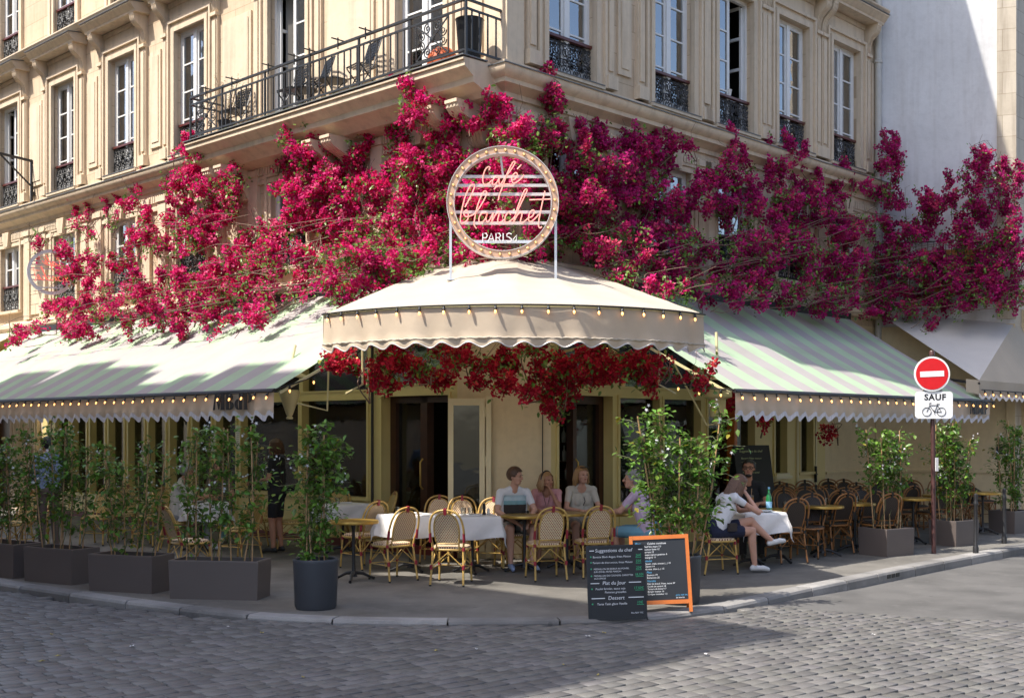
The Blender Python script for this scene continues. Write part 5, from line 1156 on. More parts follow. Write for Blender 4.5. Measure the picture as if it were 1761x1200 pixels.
# ------------------------------------------------------------------ heaters, lantern
def heaters():
    p = at_depth(498, 690, 16.3); p = Vector((p.x, p.y, 0)); t = thing('patio_heater', 'cream tapered patio heater hanging under the right end of the left awning', 'heater', T(p))
    MB().lathe([(.04, 1.98), (.05, 2.0), (.03, 2.02), (.045, 2.04), (.10, 2.2), (.135, 2.30), (.14, 2.36), (.12, 2.38)], 24).build('burner_body', 'heater_cream', t, None, 40)
    MB().lathe([(.125, 2.38), (.125, 2.54), (.10, 2.55)], 24).build('burner_grille', 'interior_dark', t, None, 40)
    MB().lathe([(.26, 2.55), (.24, 2.58), (.10, 2.63), (.01, 2.64)], 32).build('reflector', 'heater_cream', t, None, 40); MB().tube([(0, 0, 2.62), (.05, .15, 3.0)], .02, 8).tube([(.1, 0, 2.2), (.5, .1, 2.1), (.52, .1, 2.75)], .014, 6).build('hanger', 'heater_cream', t, None, 40)
    p = at_depth(1234, 690, 16.6); t = thing('patio_heater', 'cream patio heater with wide dish reflector beside the right window', 'heater', T((p.x, p.y, 0)))
    MB().lathe([(.04, 1.90), (.06, 1.92), (.06, 2.0), (.11, 2.02), (.115, 2.26), (.20, 2.29), (.20, 2.40), (.16, 2.42)], 24).build('burner_body', 'heater_cream', t, None, 40); MB().lathe([(.15, 2.42), (.15, 2.52), (.1, 2.53)], 24).build('burner_grille', 'interior_dark', t, None, 40)
    MB().lathe([(.40, 2.52), (.38, 2.56), (.10, 2.66), (.01, 2.67)], 32).build('reflector', 'heater_cream', t, None, 40); MB().tube([(0, 0, 2.66), (0, .1, 3.2)], .02, 8).tube([(0, 0, 1.92), (-.15, 0, 1.9), (-.62, -.1, 2.75)], .014, 6).build('hanger', 'heater_cream', t, None, 40)
heaters()
def lantern():
    s = 14.72; M = ML @ Matrix.Translation((s, 0, 6.9)); t = thing('wall_lantern', 'black wrought iron wall lantern bracketed to the far left facade', 'lantern', M)
    mb = MB(); mb.bar((0, .06, .0), (0, .06, .95), .05, .05); mb.bar((0, .06, .92), (0, 1.35, 1.02), .045, .05); mb.bar((0, .06, .35), (0, .75, .95), .03, .03); mb.tube([(0, .95, 0+z) for z in ()]+[(0, 1.02+.13*math.cos(a), .84+.13*math.sin(a)) for a in np.linspace(0, 2*PI, 16)], .014, 5)
    for z in (.15, .85): mb.box(-.06, .06, .0, .06, z, z+.08)
    mb.build('bracket', 'iron', t, M)
    Ml = M @ Matrix.Translation((0, 1.2, 0))
    MB().lathe([(.02, .95), (.03, .62), (.10, .58), (.30, .42), (.31, .38), (.26, .38)], 4).lathe([(.14, -.18), (.17, -.16), (.17, -.12), (.1, -.2)], 4).build('lantern_cap', 'iron', t, Ml)
    mb = MB()
    for k in range(4): a = k*PI/2; mb.bar((.25*math.cos(a), .25*math.sin(a), .38), (.16*math.cos(a), .16*math.sin(a), -.14), .02, .02)
    mb.build('lantern_frame', 'iron', t, Ml); MB().lathe([(.15, -.12), (.235, .37)], 4).build('lantern_glass', 'clear_glass', t, Ml)
lantern()

# ------------------------------------------------------------------ bougainvillea
def bract_template(g, m=11):
    """a tuft of papery bracts: folded ovals pointing outwards"""
    V = []; F = []
    for i in range(m):
        d = g.normal(size=3); d[2] += .25; d /= np.linalg.norm(d); u = np.cross(d, g.normal(size=3)); u /= np.linalg.norm(u); n = np.cross(d, u)
        b = d*g.uniform(.05, .45)+g.normal(0, .1, 3); L = g.uniform(.55, .8); w = g.uniform(.28, .38); k = len(V)
        V += [b, b+d*L*.55-u*w+n*.12, b+d*L*.6+n*(-.06), b+d*L*.55+u*w+n*.12, b+d*L+n*.05]; F += [(k, k+2, k+1), (k, k+3, k+2), (k+1, k+2, k+4), (k+2, k+3, k+4)]
    return np.array(V), np.array(F)
TEMPL = [bract_template(np.random.default_rng(100+i)) for i in range(5)]
def vine(name_label, blobs, depth, hue, seed, petals=1.0, leaves=1.0, place=None):
    """blobs: (px, py, rx, ry, weight); depth(px, py, k) gives the 3-D point for a spray start"""
    g = np.random.default_rng(seed); C = []; LP = []; ST = MB()
    for (px, py, rx, ry, wt) in blobs:
        area = rx*ry*PI; ncl = max(1, int(area/480*wt+.5))
        for _ in range(ncl):          # clumps: some in full flower, some mostly green
            a = g.uniform(0, 2*PI); r = math.sqrt(g.random()); x, y = px+rx*r*math.cos(a), py+ry*r*math.sin(a)
            c = depth(x, y, g.random()); R = g.uniform(.07, .17); green = g.random() < (.38 if y < 400 else (.52 if y < 470 else .6))*(.5+.5*min(1.6, leaves)) if y < 590 else g.random() < .25
            stem = Vector((g.normal(0, .5), g.normal(-.2, .3), g.normal(.5, .5))).normalized()
            m = int(g.integers(3, 7)) if green else int(g.integers(13, 26)*petals)
            for _ in range(m):
                d = Vector(g.normal(0, 1, 3)); d.normalize(); q = c+d*(R*g.uniform(.45, 1.0))+stem*g.uniform(-.1, .12); C.append(tuple(q))
                if g.random() < .3: ST.tube([c-stem*.12, c.lerp(q, .5), q], .0035, 3, cap=False)
            m = int((g.integers(26, 44) if green else g.integers(14, 26))*leaves)
            for _ in range(m):
                d = Vector(g.normal(0, 1, 3)); d.normalize(); LP.append(tuple(c+d*(R*g.uniform(.3, 1.2))+stem*g.uniform(-.16, .18)))
            if g.random() < .35:       # a free spray leaving the clump
                d = (stem+Vector(g.normal(0, .5, 3))).normalized(); L = g.uniform(.18, .4); pts = [c+d*(L*q)+Vector((0, 0, -.1*q*q)) for q in (0, .3, .6, 1)]; ST.tube(pts, .004, 3, cap=False)
                for q in np.linspace(.4, 1.05, 5): C.append(tuple(c+d*(L*q)+Vector((0, 0, -.1*q*q))+Vector(g.normal(0, .02, 3))))
                for q in np.linspace(.2, 1., 5): LP.append(tuple(c+d*(L*q)+Vector(g.normal(0, .03, 3))))
        for _ in range(2 if py < 400 and not (rx < 30 and py < 260) else 0):     # upright flowering shoots above the mass
            x = px+g.uniform(-.9, .9)*rx; b = depth(x, py-ry*g.uniform(.3, .9), g.random()*.6); L = g.uniform(.22, .5); d = Vector((g.normal(0, .25), g.normal(0, .15), 1)).normalized(); pts = [b+d*(L*q)+Vector((.06*math.sin(q*3), 0, 0)) for q in (0, .35, .7, 1.0, 1.25)]; ST.tube(pts, .005, 3, cap=False)
            for q in np.linspace(.0, 1.0, 11):
                for _ in range(2): C.append(tuple(b+d*(L*q)+Vector((.06*math.sin(q*3), 0, 0))+Vector(g.normal(0, .035*(1.15-q*.6), 3))))
                if g.random() < .8: LP.append(tuple(b+d*(L*q*1.1)+Vector(g.normal(0, .045, 3))))
        if 380 < py < 590:            # long grey runners trailing along the mass
            for _ in range(2):
                x = px+g.uniform(-1, 1)*rx; y = py+g.uniform(-.8, .8)*ry; q = [depth(x+sg*g.uniform(.9, 1.3)*u*rx, y-u*14+g.normal(0, 5), .95) for u, sg in ((-1, 1), (-.4, 1), (.3, 1), (1, 1))]
                ST.tube(catmull(q, 4), .006, 4, cap=False)
        if g.random() < .8:      # woody branch and bare twigs
            for _ in range(2):
                x = px+g.uniform(-.6, .6)*rx; b = depth(x, py+ry, .4); e = depth(x+g.uniform(-.5, .5)*rx, py-ry*g.uniform(.9, 1.35), .5); md = b.lerp(e, .5)+Vector(g.normal(0, .12, 3))
                ST.tube(catmull([b, md, e], 4), [.011-.0009*i for i in range(9)], 4)
                tw = e+Vector(g.normal(0, .18, 3))+Vector((0, 0, .12)); ST.tube([md.lerp(e, .6), e.lerp(tw, .4)+Vector(g.normal(0, .03, 3)), tw], .003, 3)
    C = np.array(C); LP = np.array(LP); n = len(C); base = depth(blobs[0][0], blobs[0][1], .3)
    t = thing('bougainvillea', name_label, 'plant', Matrix.Translation(base), 'bougainvillea over the cafe'); I = Matrix.Identity(4)
    which = g.integers(0, 5, n); Vs = []; Fs = []; Cs = []; off = 0; pal = np.array(hue); tone = g.random((n, 1)); col = pal[0]*(1-tone)+pal[1]*tone; col = col*g.uniform(.7, 1.25, (n, 1)); pk = g.random(n) < .10; col[pk] = pal[2]
    for k in range(5):
        idx = np.where(which == k)[0]; tv, tf = TEMPL[k]; V, F = scatter(tv, tf, C[idx], rand_rot(len(idx), g), g.uniform(.055, .085, len(idx)))
        Vs.append(V); Fs.append(F+off); off += len(V); cc = np.repeat(col[idx], len(tv), 0); cc = cc*np.repeat(g.uniform(.75, 1.25, (len(cc)//5, 1)), 5, 0); Cs.append(cc)
    tag(put(np_mesh('blossom', np.concatenate(Vs), np.concatenate(Fs), 'bract', np.clip(np.concatenate(Cs), 0, 1)), 'blossom', t, I), kind='stuff')
    m = len(LP); V, F = scatter(LEAF_T, LEAF_TF, LP, leaf_orient(m, g, .8), g.uniform(.045, .08, m))
    tag(put(np_mesh('foliage', V, F, 'leaf', np.repeat(leaf_cols(m, g, (.16, .29, .06), .03), len(LEAF_T), 0)), 'foliage', t, I), kind='stuff')
    tag(ST.build('branches', 'twig', t, I), kind='stuff')
HUE_L = [(.60, .010, .085), (.80, .028, .26), (.95, .15, .34)]; HUE_R_SHADE = [(.46, .012, .12), (.60, .025, .25), (.72, .06, .18)]; HUE_C = [(.44, .01, .035), (.58, .02, .06), (.75, .07, .07)]  # right-wing set is darker and more purple: its shade is in the colour
def dl(x, y, k):
    o = .10+.75*k*k if y < 420 else .15+1.0*k
    if y > 470: o = .3+1.1*k*(1 if y < 520 else 1.2)
    if x > 740: o = .08+.4*k
    return on_wing('L', x, y, o)
def dr(x, y, k):
    o = .10+.75*k*k if y < 400 else .15+.9*k
    if y > 470: o = .25+.9*k
    if x < 1000: o = .08+.4*k
    if x > 1500:
        A = wl_('R', 10.74, 0, 0); B = wl_('R', 11.75, 2.1, 0); d = (B-A).normalized(); n = Vector((d.y, -d.x, 0)); r = ray(x, y); t = ((A+n*(.25+.9*k))-Vector((0, 0, EYE))).dot(n)/r.dot(n); return Vector((0, 0, EYE))+r*t
    return on_wing('R', x, y, o)
vine('deep pink bougainvillea over the far end of the left awning around the small round sign', [(60, 400, 16, 14, .8), (75, 425, 14, 14, .6), (125, 455, 42, 42, 1.1), (142, 385, 20, 26, 1.0), (160, 420, 14, 45, .8), (30, 570, 40, 20, .9), (105, 545, 40, 30, 1.0), (190, 520, 60, 36, 1.2), (120, 570, 40, 18, 1.0), (235, 345, 22, 20, .8), (240, 400, 30, 50, .9), (228, 455, 38, 36, 1.0), (195, 385, 16, 26, .5), (180, 440, 25, 20, .6)], dl, HUE_L, 11)
vine('deep pink bougainvillea with tall plumes above the lettering of the left awning', [(318, 285, 34, 38, 1.1), (345, 340, 62, 52, 1.35), (395, 295, 20, 34, 1.0), (300, 400, 60, 40, 1.1), (380, 400, 60, 40, 1.3), (310, 495, 80, 40, 1.2), (420, 470, 80, 42, 1.3), (270, 555, 70, 24, 1.1), (370, 535, 70, 28, 1.1), (440, 540, 26, 26, .9), (345, 560, 12, 10, .8), (460, 500, 60, 24, .9), (410, 350, 16, 50, .7), (480, 430, 40, 40, 1.0)], dl, HUE_L, 12)
vine('deep pink bougainvillea climbing under the balcony brackets', [(508, 222, 26, 18, 1.1), (535, 255, 36, 26, 1.2), (490, 270, 26, 30, .8), (575, 300, 62, 52, 1.35), (620, 340, 46, 44, 1.2), (530, 340, 52, 46, 1.2), (560, 395, 70, 36, 1.3), (640, 405, 60, 38, 1.2), (540, 460, 70, 36, 1.0), (620, 460, 50, 34, .8), (665, 165, 18, 14, 1.0), (715, 165, 18, 28, 1.2), (685, 205, 30, 30, 1.0), (700, 255, 40, 36, 1.1), (730, 310, 46, 46, 1.0), (705, 380, 40, 40, 1.1), (690, 440, 40, 24, 1.0), (525, 515, 30, 16, .6)], dl, HUE_L, 13)
vine('red pink bougainvillea filling the wall behind the round cafe sign', [(765, 235, 34, 26, .8), (800, 215, 24, 20, .8), (842, 182, 18, 12, 1.1), (862, 225, 30, 20, .8), (885, 210, 20, 16, .9), (780, 290, 44, 40, 1.0), (850, 300, 60, 50, .9), (800, 370, 60, 50, 1.0), (860, 400, 60, 40, 1.0), (760, 430, 46, 26, 1.1)], dl, HUE_L, 14, leaves=1.3)
vine('red pink bougainvillea rising in a slim plume right of the round cafe sign', [(948, 145, 10, 14, 1.0), (952, 180, 20, 30, 1.2), (945, 235, 26, 36, 1.3), (925, 290, 40, 40, 1.0), (985, 290, 40, 40, .9), (1000, 345, 46, 36, 1.2), (960, 380, 50, 40, 1.0), (1010, 405, 50, 30, 1.2), (920, 430, 50, 22, 1.0), (1060, 430, 50, 30, 1.2), (1110, 465, 50, 22, 1.1)], dr, [(.48, .014, .09), (.62, .03, .20), (.78, .09, .18)], 15, leaves=1.2)
vine('shade-tinted magenta bougainvillea over the wall beside the corner awning', [(1040, 225, 22, 24, 1.1), (1020, 280, 30, 36, .9), (1075, 240, 22, 34, 1.1), (1100, 300, 46, 50, 1.2), (1140, 270, 40, 16, .6), (1175, 250, 16, 8, .6), (1080, 360, 60, 40, 1.3), (1150, 380, 46, 40, 1.0), (1160, 430, 60, 34, 1.2), (1200, 470, 56, 26, 1.2), (1205, 520, 14, 24, 1.1), (1255, 300, 32, 24, 1.0), (1235, 340, 36, 36, 1.1), (1265, 370, 26, 30, .8), (1250, 420, 50, 30, 1.0), (1265, 270, 18, 12, .7)], dr, HUE_R_SHADE, 16)
vine('shade-tinted magenta bougainvillea over the middle of the right awning', [(1335, 290, 26, 22, 1.1), (1372, 275, 18, 12, 1.0), (1320, 340, 30, 36, 1.1), (1365, 345, 50, 40, 1.2), (1420, 330, 40, 24, 1.1), (1465, 335, 34, 24, 1.1), (1400, 395, 70, 44, 1.2), (1320, 420, 60, 36, 1.0), (1340, 470, 80, 34, 1.2), (1270, 480, 50, 30, 1.1), (1440, 460, 70, 40, 1.2), (1300, 515, 50, 18, .9), (1380, 520, 50, 18, .8), (1470, 510, 50, 24, 1.5), (1420, 505, 50, 22, 1.2), (1450, 400, 50, 40, 1.1)], dr, HUE_R_SHADE, 17)
vine('shade-tinted magenta bougainvillea tumbling over the plain awning below the white gable', [(1527, 268, 18, 28, 1.2), (1530, 320, 20, 36, 1.2), (1560, 380, 56, 40, 1.3), (1635, 360, 56, 36, 1.2), (1692, 258, 8, 14, 1.0), (1665, 300, 24, 16, 1.0), (1700, 310, 30, 36, .9), (1735, 325, 28, 30, 1.0), (1700, 380, 60, 40, 1.1), (1540, 455, 60, 40, 1.6), (1640, 450, 70, 44, 1.6), (1730, 440, 40, 50, 1.5), (1560, 515, 60, 26, 1.8), (1650, 515, 60, 24, 1.8), (1735, 510, 34, 28, 1.8), (1510, 525, 40, 18, 1.5), (1600, 480, 60, 30, 1.2), (1690, 485, 50, 30, 1.2), (1590, 557, 14, 8, 1.0)], dr, HUE_R_SHADE, 18)
def dc(x, y, k): return at_depth(x, y, 14.2+1.6*k)
vine('dark red bougainvillea hanging under the rounded corner awning', [(610, 622, 40, 16, .8), (640, 660, 10, 34, 1.1), (590, 612, 24, 10, .7), (700, 622, 40, 22, 1.0), (755, 608, 40, 12, .8), (728, 650, 34, 12, .7), (680, 655, 16, 14, .8), (830, 612, 50, 18, .8), (870, 635, 46, 26, .8), (935, 632, 44, 36, 1.0), (962, 680, 26, 28, 1.1), (955, 712, 14, 10, 1.2), (1020, 625, 50, 28, 1.0), (1085, 625, 44, 26, 1.0), (1140, 638, 40, 22, .9), (1190, 655, 28, 14, .7), (805, 655, 26, 10, .5), (905, 680, 18, 14, .6)], dc, HUE_C, 19, leaves=1.5)
def dtop(x, y, k): return at_depth(x, y, 15.9+.9*k)
vine('bougainvillea across the gaps beside the corner awning, thickened to block the sun', [(600, 500, 60, 18, 1.1), (680, 470, 56, 20, 1.4), (650, 440, 60, 24, 1.2), (690, 515, 46, 22, 2.0), (690, 550, 50, 30, 2.5), (640, 560, 40, 24, 1.5), (1090, 480, 50, 14, 1.1), (1150, 500, 44, 14, 1.0)], dtop, HUE_L, 20, leaves=1.6)  # dense hidden clumps added here keep the sun off the corner pier
def dsm(x, y, k): return on_wing('R', x, y, 1.0+.6*k)
vine('few dark red bougainvillea sprigs dangling under the right awning', [(1312, 735, 8, 18, 1.2), (1432, 742, 14, 10, 1.5), (1305, 690, 12, 14, 1.0), (1262, 700, 8, 14, 1.0), (1265, 680, 14, 8, 1.0)], dsm, HUE_C, 21, leaves=.4)

# ------------------------------------------------------------------ chairs and tables
def chair(label, style):
    """sitter faces +y; seat 0.45 high"""
    rat = 'rattan_dark' if style == 'black' else 'rattan'; red = style == 'red'; t = thing('bistro_chair', label, 'chair', Matrix.Identity(4))
    sw, sdp, sh = .215, .20, .45
    outl = [(sw*math.copysign(abs(math.cos(a))**.6, math.cos(a)), sdp*math.copysign(abs(math.sin(a))**.6, math.sin(a))) for a in np.linspace(0, 2*PI, 24, endpoint=False)]
    mb = MB(); n = 24; vs = [(x*.96, y*.96, sh-.025) for x, y in outl]+[(x, y, sh-.01) for x, y in outl]+[(x*.98, y*.98, sh+.008) for x, y in outl]+[(x*.8, y*.8, sh+.016) for x, y in outl]
    fs = [tuple(reversed(range(n))), tuple(range(3*n, 4*n))]+[(r*n+k, r*n+(k+1) % n, r*n+n+(k+1) % n, r*n+n+k) for r in range(3) for k in range(n)]
    mb.add(vs, fs); mb.build('seat', 'weave_seat_'+style, t, None, 50)
    MB().tube([(x*1.0, y*1.0, sh-.028) for x, y in outl], .014, 6, closed=True).build('seat_frame', rat, t, None, 60)
    # back hoop: runs from the rear legs up
    lean = lambda z: -.20-.16*max(0, z-.45)/.45
    hoop = [(-.175, -.22, 0), (-.185, -.195, .42), (-.205, lean(.62), .62), (-.185, lean(.78), .78), (-.12, lean(.87), .87), (0, lean(.90), .90), (.12, lean(.87), .87), (.185, lean(.78), .78), (.205, lean(.62), .62), (.185, -.195, .42), (.175, -.22, 0)]
    hoop[0] = (-.20, -.27, 0); hoop[-1] = (.20, -.27, 0)
    MB().tube(catmull(hoop, 6), .0135, 7).build('back_hoop', rat, t, None, 60)
    inner = [(-.135, lean(.50), .50), (-.150, lean(.66), .66), (-.125, lean(.79), .79), (-.07, lean(.845), .845), (0, lean(.858), .858), (.07, lean(.845), .845), (.125, lean(.79), .79), (.150, lean(.66), .66), (.135, lean(.50), .50)]
    ci = catmull(inner, 5); MB().tube(ci, .0115, 6, closed=True).tube([(-.135, -.195, .43), (-.135, lean(.5), .5)], .01, 6).tube([(.135, -.195, .43), (.135, lean(.5), .5)], .01, 6).build('back_frame', rat, t, None, 60)
    mb = MB(); m = len(ci); cz = sum((p.z for p in ci))/m; cc = Vector((0, lean(cz), cz)); vs = [p+Vector((0, .006, 0)) for p in ci]+[p+Vector((0, -.006, 0)) for p in ci]
    mb.add(vs, [tuple(range(m)), tuple(reversed(range(m, 2*m)))]+[(k, (k+1) % m, m+(k+1) % m, m+k) for k in range(m)]); mb.build('backrest', 'weave_back_'+style, t)
    for sx in (-1, 1): MB().tube([(sx*.20, .20, 0), (sx*.185, .165, .44)], [.0125, .014], 7).build('leg', rat, t, None, 60)
    st = MB()
    for sx in (-1, 1):
        st.tube([(sx*.193, -.235, .22), (sx*.19, -.02, .40), (sx*.193, .185, .22)], .008, 6); st.tube([(sx*.196, -.245, .20), (sx*.196, .19, .20)], .007, 6)
    for y in (-.235, .185): st.tube([(-.193, y, .22), (0, y*.9, .39), (.193, y, .22)], .008, 6)
    st.tube([(-.196, .19, .20), (.196, .19, .20)], .007, 6)
    st.build('stretcher', rat, t, None, 60)
    bm = 'binding_red' if red else ('rubber' if style == 'black' else 'rattan_dark')
    for sx in (-1, 1):
        for (x, y, z, h, r) in ((.195, .185, .22, .05, .017), (.196, -.24, .22, .05, .018), (.188, .165, .40, .04, .018), (.19, -.2, .43, .04, .018), (.203, lean(.56), .57, .11, .0165)): MB().tube([(sx*x, y, z-h/2), (sx*x, y-(.02 if z > .5 else 0), z+h/2)], r, 7).build('binding', bm, t, None, 60)
    MB().bar((0, lean(.86), .845), (0, lean(.9), .918), .035, .034).build('binding', bm, t, None)
    for x, y in ((.20, .20), (-.20, .20), (.20, -.27), (-.20, -.27)): MB().tube([(x, y, 0), (x, y, .02)], .0145, 7).build('foot_cap', 'rubber', t)
    return t
CH_ = {}
USED = set()
def place_chair(style, p, a, label, group):
    if style not in CH_: CH_[style] = chair(label, style)
    r = CH_[style]; M = T(p, R_(a))
    if style not in USED:
        USED.add(style); D = M.copy()
        for k, gs in [(k, kids(k)) for k in kids(r)]:
            pass
        # move the first one in place: parts keep their local frame
        for k in kids(r): WM[k] = D @ WM[k]
        r.matrix_basis = D; WM[r] = D; r['label'] = label; r['group'] = group; return r
    return clone(r, M, label, group)
GR = 'cream and red rattan chairs'; GT = 'tan rattan chairs behind the planters'; GB = 'black rattan chairs under the right awning'
def gchair(style, px, py, a, label, group): place_chair(style, stand(px, py, .40), a, label, group)
for px, py, a, lab in ((777, 1003, -10, 'cream and red rattan chair in front of the cloth table with the pepper mill'), (674, 996, 38, 'cream and red rattan chair turned aside between the bare round table and the cloth table'), (622, 976, 45, 'cream and red rattan chair behind the bare round table'),
        (938, 995, 14, 'cream and red rattan chair across the round table from the man in the striped polo'), (1020, 990, 12, 'cream and red rattan chair directly left of the slate menu board'), (750, 966, 176, 'cream and red rattan chair by the open casement, facing the street'),
        (796, 968, 184, 'cream and red rattan chair between two others behind the cloth tables'), (842, 970, 172, 'cream and red rattan chair next to the man in the striped polo'), (884, 972, 196, 'rattan chair under the man in the striped polo'), (940, 966, 180, 'rattan chair under the woman in the pink top'),
        (1000, 966, 184, 'rattan chair under the woman in the beige top'), (1128, 985, 62, 'rattan chair under the man in the lilac shirt'), (1232, 985, -72, 'rattan chair under the woman in the white top'), (1289, 954, 178, 'rattan chair under the man with glasses'), (327, 990, -50, 'cream and red rattan chair between the two planters nearest the round pot')):
    gchair('red', px, py, a, lab, GR)
for px, py, a, lab in ((503, 946, -70, 'tan rattan chair beside the black clad waitress'), (572, 935, 172, 'tan rattan chair behind the round pot jasmine'), (640, 936, 110, 'tan rattan chair against the shopfront by the door'), (60, 938, 200, 'tan rattan chair behind the last planters of the left row'),
        (168, 936, 170, 'tan rattan chair beside the standing man in blue'), (212, 930, 185, 'tan rattan chair behind the second planter'), (258, 938, 160, 'tan rattan chair left of the man in the cream shirt'), (305, 946, -80, 'tan rattan chair under the man in the cream shirt'),
        (410, 962, 60, 'tan rattan chair with its back to the longest planter'), (375, 930, 180, 'tan rattan chair at the far side of the cloth table behind the planters'), (440, 942, 120, 'tan rattan chair pulled out behind the longest planter'), (20, 950, 150, 'tan rattan chair at the outer end of the left terrace')):
    gchair('tan', px, py, a, lab, GT)
gB = random.Random(4)
for i, (px, py, a) in enumerate(((1350, 966, 20), (1388, 958, 160), (1368, 945, 200), (1430, 950, 30), (1405, 932, 175), (1440, 930, 190), (1365, 925, 180), (1340, 938, 150), (1478, 942, 20), (1480, 922, 180), (1515, 918, 170), (1545, 925, 30), (1460, 910, 185), (1575, 912, 180), (1620, 908, 175), (1660, 905, 190), (1600, 925, 20), (1690, 900, 170), (1395, 912, 180), (1430, 908, 180), (1385, 935, 170), (1420, 940, 20), (1455, 938, 160), (1500, 935, 190), (1530, 908, 180), (1560, 905, 175), (1510, 950, 15), (1350, 915, 180), (1640, 912, 20))):
    gchair('black', px, py, a+gB.uniform(-8, 8), 'black woven rattan chair at the small round tables under the right awning', GB)
def pedestal(t, h, r=.02):
    MB().lathe([(.05, .05), (.035, .09), (.024, .13), (.02, .2), (.02, h-.12), (.03, h-.06), (.05, h-.03)], 12).build('column', 'iron', t, None, 50)
    mb = MB()
    for k in range(3):
        a = k*2*PI/3+.5; c, s = math.cos(a), math.sin(a); mb = MB(); mb.tube([(.02*c, .02*s, .10), (.12*c, .12*s, .085), (.22*c, .22*s, .035), (.27*c, .27*s, .018)], [.024, .02, .016, .02], 7); mb.build('foot', 'iron', t, None, 60)
def round_table(label, group, rad=.30, h=.73):
    t = thing('round_table', label, 'table', Matrix.Identity(4), group); pedestal(t, h)
    MB().lathe([(.001, h-.025), (rad-.012, h-.025), (rad-.012, h), (.001, h)], 36).build('table_top', 'table_black', t, None, 40); MB().lathe([(rad-.012, h-.03), (rad+.006, h-.03), (rad+.010, h-.012), (rad+.004, h+.004), (rad-.014, h+.003)], 36).build('rim', 'brass', t, None, 40); return t
RT = None
def rtable(px, py, label, group='small round bistro tables'):
    global RT
    p = ground(px, py)
    if RT is None:
        RT = round_table(label, group); M = T(p)
        for k in kids(RT): WM[k] = M @ WM[k]
        RT.matrix_basis = M; WM[RT] = M; return RT
    return clone(RT, T(p, random.uniform(0, 6)), label, group)
for px, py, lab in ((608, 998, 'round black table with brass rim and iron foot beside the round pot'), (902, 982, 'round brass rimmed table in front of the man in the striped polo'), (975, 976, 'round brass rimmed table between the beige top and lilac shirt'), (1048, 976, 'round brass rimmed table by the sunlit jasmine'),
        (1340, 966, 'round table next to the white cloth table under the right awning')): rtable(px, py, lab)
for px, py in ((1414, 956), (1470, 948), (1512, 940), (1570, 934), (1618, 925), (1690, 918)): rtable(px, py, 'small round brass rimmed table among black chairs under the right awning')
def cloth_table(px, py, yaw, label, clabel, w=.62, d=.62, h=.735):
    p = stand(px, py, .75); M = T(p, R_(yaw)); t = thing('square_table', label, 'table', M, 'tables under white cloths'); MB().cbox((0, 0, h-.02), w, d, .03).build('table_top', 'dark_wood', t); pedestal(t, h-.03)
    g = np.random.default_rng(int(px)); n = 44; tot = 1.22; V = []
    for i in range(n+1):
        for j in range(n+1):
            x = (i/n-.5)*tot; y = (j/n-.5)*tot; dx = max(0, abs(x)-w/2); dy = max(0, abs(y)-d/2); dr_ = math.hypot(dx, dy)*.98; cx = max(-w/2, min(w/2, x)); cy = max(-d/2, min(d/2, y))
            cor = min(dx, dy); out = .010+.035*min(1, dr_*4)*(.5+.5*math.sin(14*(x-y)+px))+cor*.28
            sx = (x/abs(x) if x else 0)*(1 if dx > 0 else 0); sy = (y/abs(y) if y else 0)*(1 if dy > 0 else 0); k = math.hypot(sx, sy) or 1
            z = h+.004-dr_*(.93+.05*math.sin(9*x+7*y)); V.append((cx+sx/k*min(out, dr_+.004), cy+sy/k*min(out, dr_+.004), z))
    c = MB().add(V, [(i*(n+1)+j, i*(n+1)+j+1, (i+1)*(n+1)+j+1, (i+1)*(n+1)+j) for i in range(n) for j in range(n)]).build('tablecloth', 'linen', None, M @ Matrix.Translation((0, 0, .002)), 60); tag(c, clabel, 'tablecloth', 'white tablecloths'); return M, h+.01
